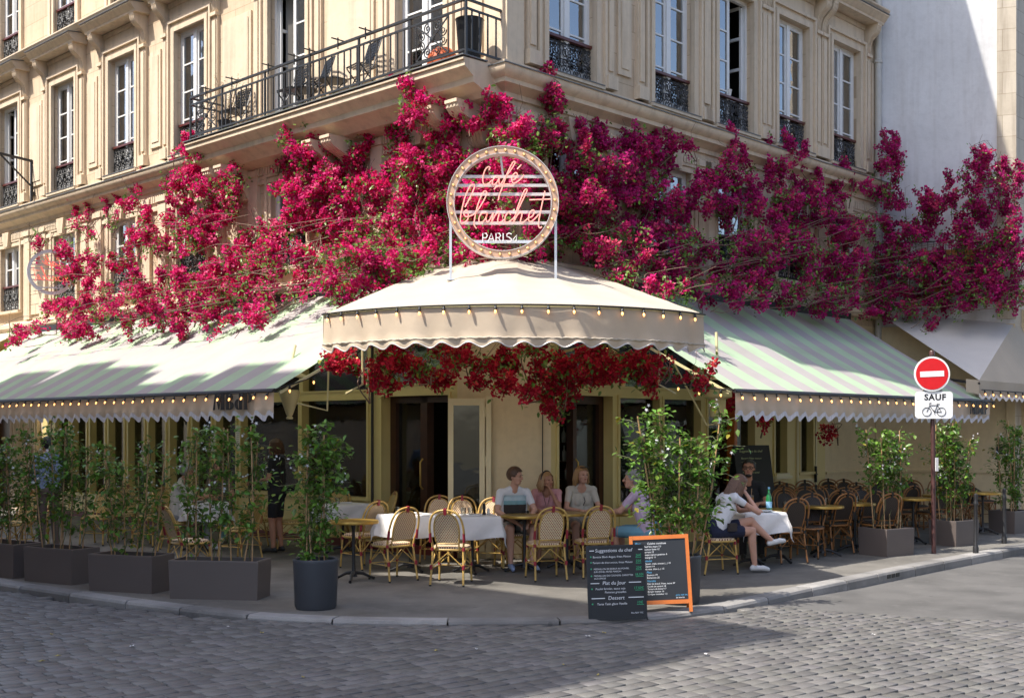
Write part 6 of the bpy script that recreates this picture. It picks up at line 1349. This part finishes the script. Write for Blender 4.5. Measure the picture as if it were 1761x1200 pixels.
def glassware():
    gl = MB().lathe([(.001, 0), (.028, 0), (.034, .09), (.031, .09), (.026, .008), (.001, .008)], 14).mesh('tumbler', 'tumbler', 40); pep = MB().lathe([(.02, 0), (.024, .01), (.017, .05), (.022, .09), (.018, .12), (.02, .135), (.001, .15)], 12).mesh('pepper_mill', 'rubber', 40); salt = MB().lathe([(.018, 0), (.018, .06), (.014, .075), (.001, .08)], 12).mesh('salt_shaker', 'clear_glass', 40)
    nap = MB().cbox((0, 0, .006), .16, .09, .012).mesh('napkin', 'linen'); fork = MB().bar((0, -.09, .014), (0, .09, .016), .012, .003).mesh('fork', 'sign_steel')
    M1, h = cloth_table(706, 982, 40, 'square table under a white cloth before the left doorway', 'white tablecloth draped on the table before the left doorway'); M2, _ = cloth_table(812, 985, 12, 'square table under a white cloth near the open casement', 'white tablecloth draped on the table with the pepper mill')
    M3, _ = cloth_table(590, 944, 45, 'square table under a white cloth along the shopfront window', 'white tablecloth draped on the table by the shopfront window'); M4, _ = cloth_table(345, 946, 40, 'square table under a white cloth behind the longest planter', 'white tablecloth draped where the man in the cream shirt eats'); M5, _ = cloth_table(1296, 974, 20, 'square table under a white cloth before the woman in the white top', 'white tablecloth draped on the table with orange drinks')
    def p(me, M, x, y, lab, cat, grp=None): return tag(put(me, me.name.split('.')[0], None, M @ Matrix.Translation((x, y, h)) @ Matrix.Rotation(random.uniform(0, 3), 4, 'Z')), lab, cat, grp)
    G = 'glasses on the tables'
    p(gl, M2, -.10, .08, 'clear water tumbler on the cloth beside the pepper mill', 'glass', G); p(gl, M2, .0, .1, 'clear water tumbler on the cloth beside the pepper mill', 'glass', G); p(pep, M2, .16, .02, 'black pepper mill on the white cloth', 'pepper mill'); p(salt, M2, .22, .04, 'small clear salt shaker next to the pepper mill', 'salt shaker'); p(nap, M2, .0, -.14, 'folded white napkin on the pepper mill table', 'napkin'); p(fork, M2, .04, -.12, 'steel fork lying on the pepper mill table', 'fork')
    p(gl, M1, -.12, .12, 'clear tumbler on the cloth before the left doorway', 'glass', G); p(nap, M1, .08, -.04, 'folded white napkin before the left doorway', 'napkin'); p(fork, M1, .06, -.1, 'steel fork lying on the cloth before the left doorway', 'fork'); p(gl, M3, -.1, .0, 'clear tumbler on the cloth by the shopfront window', 'glass', G); p(nap, M3, .1, .05, 'folded white napkin on the cloth by the shopfront window', 'napkin')
    for x, y in ((.05, .05), (.1, -.05), (0, -.08)): p(gl, M4, x, y, 'clear tumbler before the man in the cream shirt', 'glass', G)
    plate = MB().lathe([(.001, 0), (.08, .0), (.125, .018), (.122, .022), (.078, .006), (.001, .005)], 24).mesh('plate', 'white_paint', 40); p(plate, M4, -.12, -.05, 'white plate before the man in the cream shirt', 'plate')
    t = thing('water_bottle', 'green mineral water bottle with blue label on the white cloth', 'bottle', M5 @ Matrix.Translation((.20, -.06, h))); MB().lathe([(.036, 0), (.04, .01), (.04, .17), (.03, .21), (.015, .25), (.014, .295)], 18).build('glass', 'bottle_green', t, None, 40); MB().lathe([(.0405, .045), (.0408, .045), (.0408, .13), (.0405, .13)], 18).build('label_band', 'label_blue', t, None, 40); MB().lathe([(.015, .295), (.016, .3), (.016, .32), (.001, .325)], 12).build('cap', 'label_blue', t, None, 40)
    for x, y, lab in ((-.02, .05, 'orange spritz in a stemmed glass before the woman in white'), (-.16, .14, 'orange spritz in a stemmed glass before the man with glasses')):
        t = thing('cocktail', lab, 'drink', M5 @ Matrix.Translation((x, y, h)), 'orange drinks'); MB().lathe([(.035, 0), (.035, .004), (.006, .01), (.005, .08), (.03, .10), (.047, .14), (.046, .19), (.04, .215)], 16).build('glass', 'tumbler', t, None, 50); MB().lathe([(.02, .098), (.045, .14), (.044, .18), (.001, .181)], 16).build('drink', 'drink_orange', t, None, 50); MB().tube([(.01, 0, .12), (.035, .02, .30)], .004, 5).build('straw', 'cane', t)
    p(plate, M5, .05, -.16, 'white plate on the cloth with orange drinks', 'plate')
    tray = MB().lathe([(.001, 0), (.05, 0), (.052, .012), (.001, .012)], 16).mesh('ashtray', 'table_black', 40)
    for px, py in ((1350, 962), (1420, 952), (1474, 945)): tag(put(gl, 'tumbler', None, T(ground(px, py)+Vector((0, 0, .73)))), 'clear glass ashtray cup on a round table under the right awning', 'glass', G)
    sungl = MB().ball((-.035, 0, .02), .03, .008, .02, 10).ball((.035, 0, .02), .03, .008, .02, 10).tube([(-.06, 0, .025), (-.065, .12, .012)], .003, 4).tube([(.06, 0, .025), (.065, .12, .012)], .003, 4).tube([(-.01, 0, .025), (.01, 0, .025)], .003, 4).mesh('sunglasses', 'rubber', 60)
    tag(put(sungl, 'sunglasses', None, T(ground(905, 978)+Vector((0, 0, .735)), 2.2)), 'black sunglasses lying on the round table before the striped polo', 'sunglasses')
glassware()
# ------------------------------------------------------------------ on the balcony
def balcony_things():
    zt = 6.83
    def folding(label):
        t = thing('folding_chair', label, 'chair', Matrix.Identity(4), 'black folding chairs on the balcony'); mb = MB()
        for sx in (-1, 1): mb.tube([(sx*.2, -.22, 0), (sx*.2, .05, .42), (sx*.19, .2, .85)], .011, 6); mb.tube([(sx*.2, .22, 0), (sx*.2, -.18, .43)], .011, 6)
        mb.tube([(-.19, .2, .85), (0, .21, .87), (.19, .2, .85)], .011, 6); mb.build('frame', 'pot_black', t, None, 60)
        s = MB(); 
        for k in range(7): s.bar((-.2, -.18+k*.055, .44), (.2, -.18+k*.055, .44), .03, .012)
        s.build('seat', 'pot_black', t); b = MB()
        for r in range(7):        # pierced shell-shaped back
            z = .48+r*.052; w = .19*math.sqrt(max(.12, 1-((.8-z)/.36)**2)); nn = 8
            y = .06+(z-.42)*.33; b.bar((-w, y, z+.026), (w, y, z+.026), .008, .024)
            for k in range(nn): x = -w+2*w*(k+.5)/nn; b.bar((x, y, z), (x, y+.005, z+.05), .022, .006)
        b.build('backrest', 'pot_black', t); return t
    spots = [(6.1, .35, 100), (4.35, .40, 95), (3.72, .38, 80), (2.55, .42, 85)]; root = None
    labs = ['black folding chair nearest the scroll panel at the far balcony end', 'black folding chair on the balcony before the open french door', 'black folding chair on the balcony between the two french doors, by the small table', 'black folding chair on the balcony closest to the orange cushion']
    for (s, o, a), lab in zip(spots, labs):
        p = wl_('L', s, o, zt); M = T(p, math.atan2(DL.y, DL.x)+R_(a+85))
        if root is None:
            root = folding(lab)
            for k in kids(root): WM[k] = M @ WM[k]
            root.matrix_basis = M; WM[root] = M
        else: clone(root, M, lab)
    for s, lab in ((4.0, 'small black round balcony table between two folding chairs'), (3.25, 'small black round balcony table on crossed legs by the cushion side')):
        t = thing('balcony_table', lab, 'table', T(wl_('L', s, .45, zt)), 'balcony tables'); MB().lathe([(.001, .36), (.21, .36), (.215, .375), (.001, .378)], 24).build('table_top', 'pot_black', t, None, 40)
        for k in range(3): a = k*2.1; MB().tube([(.17*math.cos(a), .17*math.sin(a), .36), (-.15*math.cos(a), -.15*math.sin(a), 0)], .009, 5).build('leg', 'pot_black', t)
    tag(MB().lathe([(.13, 0), (.145, .02), (.19, .58), (.2, .6), (.185, .6), (.17, .5)], 24).build('balcony_pot', 'pot_black', None, T(wl_('L', .26, .42, zt)), 40), 'tall black tapered pot in the balcony corner', 'pot')
    mb = MB(); mb.lathe([(.12, 0), (.2, .03), (.22, .12), (.2, .25), (.12, .34), (.03, .36)], 20); o = mb.build('cushion', 'terracotta', None, T(wl_('L', .85, .38, zt), .4), 60); tag(o, 'orange floor cushion behind the balcony scroll panel', 'cushion')
    t = thing('olive_pot', 'straggly potted olive at the far end of the balcony', 'plant', T(wl_('L', 6.3, .4, zt))); MB().lathe([(.1, 0), (.15, .28), (.16, .3), (.13, .3)], 16).build('pot', 'pot_black', t, None, 40)
    g = np.random.default_rng(5); P = []; st = MB()
    for k in range(16):
        a = g.uniform(0, 6.3); e = Vector((math.cos(a)*g.uniform(.05, .32), math.sin(a)*g.uniform(.05, .25), g.uniform(.65, 1.15))); st.tube([(0, 0, .28), e*.5+Vector((0, 0, .1)), e], .004, 4)
        for q in np.linspace(.4, 1.05, 16): P.append(tuple(e*q+Vector(g.normal(0, .03, 3))+Vector((0, 0, .1*(1-q)))))
    P = np.array(P); V, F = scatter(LEAF_T*np.array([.4, 1, 1]), LEAF_TF, P, leaf_orient(len(P), g), g.uniform(.03, .055, len(P))); tag(put(np_mesh('foliage', V, F, 'leaf', np.repeat(leaf_cols(len(P), g, (.2, .18, .06), .1), 8, 0)), 'foliage', t), kind='stuff'); st.build('stems', 'twig', t)
    tag(MB().lathe([(.05, 0), (.07, .1), (.075, .11), (.06, .1)], 14).build('window_pot', 'white_paint', None, T(wl_('R', 5.62, -.12, 7.57)), 40), 'small white flower pot on the open window guard rail', 'pot')
balcony_things()

# ------------------------------------------------------------------ people
def cone_mesh(mb, p1, r1, p2, r2, n=12):
    p1 = Vector(p1); p2 = Vector(p2); d = p2-p1
    if d.length > 1e-5:
        q = d.to_track_quat('Z', 'Y').to_matrix(); L = d.length
        prof = [(r1*math.sin(a), -r1*math.cos(a)) for a in np.linspace(.05, PI/2, 5)]+[(r2*math.cos(a), L+r2*math.sin(a)) for a in np.linspace(0, PI/2-.05, 5)]
        vs = []
        for (r, z) in prof:
            for k in range(n): a = 2*PI*k/n; vs.append(p1+q @ Vector((r*math.cos(a), r*math.sin(a), z)))
        N = len(prof); fs = [(i*n+k, i*n+(k+1) % n, (i+1)*n+(k+1) % n, (i+1)*n+k) for i in range(N-1) for k in range(n)]+[tuple(reversed(range(n))), tuple(range((N-1)*n, N*n))]
        mb.add(vs, fs)
def person(label, M, look, pose=None, stand=False, sleeve=.6, legs=1.0, hair='short', yaw=0, pitch=0, hcol='hair_brown', fem=False, extra=None, size=1.0, pattern=None):
    skin, shirt, trou, shoe = look; J = {}
    if stand: J.update(pel=(0, 0, .93), che=(0, .0, 1.28), nec=(0, .01, 1.46), hea=(0, .03, 1.605), shr=(.18, 0, 1.40), shl=(-.18, 0, 1.40), elr=(.24, .02, 1.13), ell=(-.24, .02, 1.13), wrr=(.20, .18, .95), wrl=(-.20, .18, .95), hir=(.09, 0, .90), hil=(-.09, 0, .90), knr=(.10, .02, .49), knl=(-.10, .03, .49), anr=(.11, -.02, .08), anl=(-.11, .0, .08), tor=(.13, .15, .035), tol=(-.13, .17, .035))
    else: J.update(pel=(0, -.06, .55), che=(0, -.04, .88), nec=(0, .0, 1.06), hea=(0, .03, 1.20), shr=(.18, -.02, 1.0), shl=(-.18, -.02, 1.0), elr=(.25, .08, .75), ell=(-.25, .08, .75), wrr=(.13, .30, .70), wrl=(-.13, .30, .70), hir=(.09, -.02, .53), hil=(-.09, -.02, .53), knr=(.13, .40, .53), knl=(-.13, .40, .53), anr=(.12, .40, .09), anl=(-.12, .38, .09), tor=(.14, .57, .035), tol=(-.14, .55, .035))
    J.update(pose or {}); J = {k: Vector(v) for k, v in J.items()}; E = []       # (p1, r1, p2, r2, part)
    f = .9 if fem else 1.0
    def L(a, b, t): return J[a].lerp(J[b], t)
    pc = J['che']-J['pel']
    for x in (-.075, 0, .075): E.append((J['pel']+Vector((x, 0, 0)), .115*f, J['che']+Vector((x*1.1*f, -.005, -.03)), .115*f, 'shirt'))
    for x in (-.08, .08): E.append((J['pel']+Vector((x, -.01, -.02)), .112, J['pel']+Vector((x*.6, -.01, .05)), .11, 'trou'))
    if fem:
        for x in (-.065, .065): E.append((J['che']+Vector((x*.9, .056, -.05)), .062, J['che']+Vector((x*.9, .035, .02)), .065, 'shirt'))
    E.append((J['che']+Vector((-.09*f, -.015, .07)), .085, J['che']+Vector((.09*f, -.015, .07)), .085, 'shirt'))
    E.append((J['shl']*f+Vector((0, J['shl'].y*(1-f), J['shl'].z*(1-f))), .06, J['shr']*f+Vector((0, J['shr'].y*(1-f), J['shr'].z*(1-f))), .06, 'shirt'))
    E.append((J['nec'].lerp(J['shr'], .55)+Vector((0, 0, -.005)), .05, J['nec'], .052, 'shirt')); E.append((J['nec'].lerp(J['shl'], .55)+Vector((0, 0, -.005)), .05, J['nec'], .052, 'shirt'))
    hr = Matrix.Rotation(R_(yaw), 3, 'Z') @ Matrix.Rotation(R_(pitch), 3, 'X'); H = J['hea']; hp = lambda x, y, z: H+hr @ Vector((x, y, z))
    E.append((J['nec']+Vector((0, 0, -.03)), .056*f, H+Vector((0, -.01, -.07)), .05*f, 'skin'))
    E += [(hp(0, -.02, .035), .085, hp(0, .005, .03), .083, 'skin'), (hp(0, .02, -.02), .072, hp(0, .035, -.05), .058, 'skin'), (hp(-.022, .058, -.082), .026, hp(.022, .058, -.082), .026, 'skin'), (hp(0, .088, .02), .012, hp(0, .108, -.014), .0155, 'skin'), (hp(-.075, -.002, .015), .012, hp(-.08, -.012, -.018), .012, 'skin'), (hp(.075, -.002, .015), .012, hp(.08, -.012, -.018), .012, 'skin'), (hp(-.03, .072, .032), .014, hp(.03, .072, .032), .014, 'skin'), (hp(-.035, .06, -.02), .025, hp(.035, .06, -.02), .025, 'skin')]
    for s in ('r', 'l'):
        sg = 1 if s == 'r' else -1; a, e, w = J['sh'+s].copy(), J['el'+s], J['wr'+s]; a.x *= f
        m = a.lerp(e, sleeve) if sleeve <= 1 else e
        E.append((a, .060*f, m, .050*f, 'shirt'))
        if sleeve < 1: E.append((m, .043*f, e, .038*f, 'skin'))
        m2 = e.lerp(w, max(0, sleeve-1))
        if sleeve > 1: E.append((e, .046*f, m2, .038*f, 'shirt'))
        E.append((m2, .039*f, w, .026*f, 'skin'))
        d = (w-e).normalized(); up = Vector((0, 0, 1)); sd = d.cross(up)
        sd = sd.normalized() if sd.length > .2 else Vector((1, 0, 0)); nn = sd.cross(d).normalized(); pc_ = w+d*.075
        E.append((w+d*.02+sd*.012, .019, pc_+sd*.022, .015, 'skin')); E.append((w+d*.02-sd*.012, .019, pc_-sd*.022, .015, 'skin'))
        for k, (o, ln) in enumerate(((-.030, .062), (-.010, .072), (.010, .068), (.030, .054))):
            b = pc_+sd*o+d*.005; c = b+d*ln*.5-nn*.012; t_ = c+d*ln*.32-nn*.03; E += [(b, .0092, c, .0088, 'skin'), (c, .0088, t_, .0075, 'skin')]
        tb = w+d*.03-sd*(.022*sg); t1 = tb+d*.03-sd*(.03*sg)-nn*.012; E += [(tb, .012, t1, .0105, 'skin'), (t1, .0105, t1+d*.03-nn*.008, .009, 'skin')]
        h, k, n_, t = J['hi'+s], J['kn'+s], J['an'+s], J['to'+s]; lt = 'trou'
        if legs >= 2: E += [(h, .088, k, .066, 'trou'), (k, .064, n_, .048, 'trou')]
        else:
            q = min(1, legs); mk = h.lerp(k, q); E.append((h, .092, mk, .092-.022*q, 'trou'))
            if q < 1: E.append((mk, .074, k, .056, 'skin'))
            cf = k.lerp(n_, .32)+(k-h).normalized()*-.012; E += [(k, .055, cf, .054, 'skin'), (cf, .054, n_, .033, 'skin')]
        fd = (t-n_); hl = n_+Vector((0, 0, -.03))-Vector((fd.x, fd.y, 0)).normalized()*.035
        E += [(hl, .034, t-fd*.35, .036, 'shoe'), (t-fd*.35, .038, t, .03, 'shoe'), (n_, .034, hl, .036, 'shoe')]
    mb = MB()
    for (a, r1, b, r2, _) in E: cone_mesh(mb, a, r1, b, r2)
    me = mb.mesh('tmp', 'skin_fair'); ob = bpy.data.objects.new('tmp', me); COL.objects.link(ob); r = ob.modifiers.new('r', 'REMESH'); r.mode = 'VOXEL'; r.voxel_size = .0075; s_ = ob.modifiers.new('s', 'SMOOTH'); s_.iterations = 4; s_.factor = .5
    dg = bpy.context.evaluated_depsgraph_get(); me2 = bpy.data.meshes.new_from_object(ob.evaluated_get(dg)); bpy.data.objects.remove(ob); bpy.data.meshes.remove(me)
    n = len(me2.polygons); c = np.zeros(n*3, np.float32); me2.polygons.foreach_get('center', c); c = c.reshape(-1, 3); best = np.full(n, 9.); lab = np.zeros(n, int); order = ['skin', 'shirt', 'trou', 'shoe']
    for (a, r1, b, r2, pt) in E:
        a_ = np.array(a); ab = np.array(b)-a_; t = np.clip(((c-a_) @ ab)/max(1e-9, ab @ ab), 0, 1); d = np.linalg.norm(c-(a_+t[:, None]*ab), axis=1)-(r1+(r2-r1)*t); k = d < best; best[k] = d[k]; lab[k] = order.index(pt)
    me2.materials.clear(); mats = [skin, shirt, trou, shoe]
    if fem or pattern == 'v':     # open neckline
        nk = J['nec']; dn = np.linalg.norm((c-np.array(nk+Vector((0, .06, -.035))))/np.array((.065, .07, .075)), axis=1); lab[(lab == 1) & (dn < 1)] = 0
    if pattern == 'polo':
        mats += ['cloth_paleblue', 'cloth_teal', 'cloth_darkbrown']; ax = np.array(pc.normalized()); hh = (c-np.array(J['che'])) @ ax; body = (lab == 1) & (np.abs(c[:, 0]) < .155)
        lab[body & (hh < .09)] = 4; lab[body & (hh < .02)] = 5; lab[body & (hh < -.03)] = 6
    for m in mats: me2.materials.append(M_[m])
    me2.polygons.foreach_set('material_index', lab.astype(np.int32)); me2.shade_smooth()
    M = M @ Matrix.Diagonal((size, size, size, 1))
    t = thing('person', label, 'person', M, 'guests and staff'); put(me2, 'body', t, M)
    # hair: shell over the skull, open at the face
    Mh = M @ Matrix.Translation(H) @ hr.to_4x4(); g = random.Random(len(label)); hb = MB(); nu, nv = 40, 22; V = []; keep = []
    for i in range(nv+1):
        th = PI*i/nv
        for k in range(nu):
            a = 2*PI*k/nu; d = Vector((math.sin(th)*math.cos(a), math.sin(th)*math.sin(a), math.cos(th))); w = 1+.025*math.sin(a*9+th*3)+.02*g.random(); low = -.02 if hair == 'short' else -.04
            V.append(Vector((d.x*.094*w, d.y*.112*w-.012, d.z*.105*w+.03)))
    def kp(i, k):
        v = V[i*nu+k]; 
        if v.y > .028 and v.z < .095-.03*abs(v.x)/.09 and hair != 'bald': return abs(v.x) > .078 and v.z > .04 and v.y < .05
        return v.z > (-.055 if hair == 'short' else -.06) + (.06 if v.y > -.02 and hair == 'short' else 0)
    hb.add(V, [(i*nu+k, (i+1)*nu+k, (i+1)*nu+(k+1) % nu, i*nu+(k+1) % nu) for i in range(nv) for k in range(nu) if kp(i, k)])
    if hair in ('bob', 'long', 'tail'):
        ln = {'bob': .15, 'long': .34, 'tail': .1}[hair]
        for k in range(64):
            a = PI+ (k/63-.5)*2*R_(118) - PI/2 + PI; ca, sa = math.cos(-PI/2+(k/63-.5)*2*R_(112)), math.sin(-PI/2+(k/63-.5)*2*R_(112)); x, y = ca*.092, sa*.108-.012; l2 = ln*g.uniform(.8, 1.08)*(1 if y < 0 else .8)
            hb.tube([(x*.9, y*.9, .07), (x*1.06, y*1.06, .0), (x*1.12+g.uniform(-.012, .012), y*1.12+g.uniform(-.015, .01), -l2*.5), (x*1.0+g.uniform(-.02, .02), y*1.1+g.uniform(-.02, .02), -l2)], [.012, .014, .013, .004], 5)
    put(hb.mesh('hair', hcol, 60), 'hair', t, Mh)
    for x in (-.031, .031): MB().ball((x, .0835, .013), .011, .006, .0065, 8).build('eye', 'eye_dark', t, Mh, 60); MB().bar((x-.016, .088, .031), (x+.016, .088, .032), .008, .006).build('eyebrow', hcol, t, Mh)
    MB().ball((0, .0905, -.048), .024, .008, .007, 10).build('mouth', 'lip', t, Mh, 60)
    for nm, mb, m, local in (extra(J, hp, MB) if extra else []): put(mb.mesh(nm, m, 50), nm, t, M if local == 'body' else Mh)
    return t
def seat(px, py, a, dz=0): return T(stand(px, py, .40)+Vector((0, 0, dz)), R_(a))
person('man in a white, teal and dark striped polo and grey shorts at the round table', seat(884, 972, 196), ('skin_fair', 'cloth_white', 'cloth_grey', 'shoe_blue'), dict(elr=(.26, .10, .76), ell=(-.25, .12, .77), wrr=(.06, .33, .62), wrl=(-.09, .36, .64), knr=(.16, .38, .54), knl=(-.15, .40, .54), anr=(.15, .36, .09), anl=(-.12, .44, .09), tor=(.17, .54, .04), tol=(-.14, .63, .04), hea=(0, .05, 1.215)), legs=.72, yaw=52, pitch=-8, pattern='polo')
def lanyard(J, hp, B): return [('necklace', B().tube([J['nec']+Vector((-.06, .05, .0)), J['che']+Vector((-.03, .15, .02)), J['che']+Vector((0, .16, -.1)), J['che']+Vector((.03, .15, .02)), J['nec']+Vector((.06, .05, 0))], .004, 5), 'rubber', 'body')]
def band(J, hp, B): return lanyard(J, hp, B)+[('headband', B().tube([(.1*math.cos(a), -.005, .03+.112*math.sin(a)) for a in np.linspace(-.1, PI+.1, 20)], .011, 6), 'rubber', 'head')]
person('woman in a pink top with a black headband, hand at her chin', seat(940, 966, 180), ('skin_tan', 'cloth_pink', 'cloth_black', 'shoe_black'), dict(elr=(.22, .16, .76), wrr=(.05, .33, .76), ell=(-.17, .20, .80), wrl=(-.06, .19, 1.02), hea=(0, .05, 1.17), nec=(0, .01, 1.03)), legs=.6, hair='bob', yaw=40, hcol='hair_blond', fem=True, extra=band, size=.97)
def pendant(J, hp, B): return [('glasses_on_cord', B().tube([J['che']+Vector((-.02, .15, .03)), J['che']+Vector((-.035, .155, -.03)), J['che']+Vector((-.01, .155, -.09))], .006, 5), 'rubber', 'body'), ('sunglasses', B().tube([(.07*math.cos(a), .06+.03*math.sin(a), .115) for a in np.linspace(.2, PI-.2, 8)], .009, 5), 'rubber', 'head')]
person('smiling blond woman in a beige top with sunglasses on her hair', seat(1000, 966, 184), ('skin_fair', 'cloth_beige', 'cloth_grey', 'shoe_black'), dict(elr=(.23, .12, .75), ell=(-.23, .12, .75), wrr=(.08, .30, .74), wrl=(-.08, .30, .74)), legs=.7, hair='bob', yaw=26, hcol='hair_blond', fem=True, extra=pendant)
person('man in a lilac shirt and blue shorts seen from behind through the jasmine', seat(1112, 985, 66), ('skin_fair', 'cloth_lilac', 'denim', 'shoe_white'), dict(che=(0, .06, .88), nec=(0, .15, 1.06), hea=(0, .20, 1.19), shr=(.19, .10, 1.01), shl=(-.19, .10, 1.01), elr=(.25, .28, .80), ell=(-.25, .28, .80), wrr=(.12, .48, .78), wrl=(-.12, .48, .78)), legs=.85, hcol='hair_grey', yaw=15)
def bag(J, hp, B):
    return [('patterned_bag', B().cbox((.185, .10, .60), .05, .12, .10, 0, .2), 'cloth_darkbrown', 'body')]
person('woman in a white top and navy shorts with crossed legs and white sandals', seat(1236, 985, -74), ('skin_fair', 'cloth_white', 'cloth_navy', 'shoe_white'), dict(che=(0, .10, .86), nec=(0, .21, 1.02), hea=(0, .29, 1.13), shr=(.18, .15, .97), shl=(-.18, .15, .97), elr=(.20, .46, .78), wrr=(.06, .36, 1.01), ell=(-.2, .40, .78), wrl=(-.05, .5, .80), hir=(.09, .0, .53), knr=(.10, .42, .54), anr=(.10, .46, .09), tor=(.11, .64, .04), knl=(.03, .44, .66), anl=(.07, .72, .40), tol=(.09, .88, .40)), sleeve=.35, legs=.62, hair='long', pitch=-22, hcol='hair_auburn', fem=True, extra=bag)
def specs(J, hp, B):
    mb = B()
    for x in (-.034, .034): mb.tube([(x+.026*math.cos(a), .102, .012+.021*math.sin(a)) for a in np.linspace(0, 2*PI, 14, endpoint=False)], .0045, 5, closed=True)
    mb.tube([(-.01, .104, .016), (.01, .104, .016)], .004, 5)
    for s in (-1, 1): mb.tube([(s*.06, .098, .016), (s*.086, .0, .018)], .004, 5)
    bd = B().ball((0, .045, -.092), .052, .05, .034, 12)
    return [('glasses', mb, 'rubber', 'head'), ('beard', bd, 'hair_black', 'head')]
person('bearded man in black with round glasses behind the woman in white', seat(1287, 957, 176), ('skin_tan', 'cloth_black', 'cloth_black', 'shoe_black'), dict(elr=(.24, .16, .76), ell=(-.24, .16, .76), wrr=(.12, .34, .77), wrl=(-.12, .34, .77), hea=(0, .03, 1.24)), legs=2, hcol='hair_black', yaw=-12, extra=specs, size=1.03)
person('man in a cream shirt eating at the cloth table behind the longest planter', seat(312, 946, -78), ('skin_tan', 'cloth_beige', 'cloth_grey', 'shoe_white'), dict(elr=(.25, .2, .78), ell=(-.25, .2, .78), wrr=(.1, .42, .82), wrl=(-.12, .42, .78), hea=(0, .08, 1.2)), sleeve=.75, legs=2, hcol='hair_grey', pitch=-10)
person('woman facing the street at the cloth table behind the longest planter', seat(378, 930, 182), ('skin_fair', 'cloth_brown', 'denim', 'shoe_white'), dict(wrr=(.1, .32, .77), wrl=(-.1, .32, .77), elr=(.23, .12, .76), ell=(-.23, .12, .76)), legs=2, hair='bob', hcol='hair_brown', fem=True)
person('standing man in a blue grey shirt and brown trousers behind the left planters', seat(84, 946, 50), ('skin_tan', 'cloth_blue', 'cloth_brown', 'shoe_black'), dict(elr=(.27, .02, 1.14), wrr=(.22, .2, 1.0)), stand=True, sleeve=1.5, legs=2, hcol='hair_black')
person('black clad waitress with bare legs standing by the shopfront', seat(476, 950, 75), ('skin_tan', 'cloth_black', 'cloth_black', 'shoe_black'), dict(elr=(.24, .12, 1.14), wrr=(.12, .32, 1.1), wrl=(-.1, .34, 1.08)), stand=True, sleeve=.6, legs=.8, hair='tail', hcol='hair_brown', fem=True, size=.98)
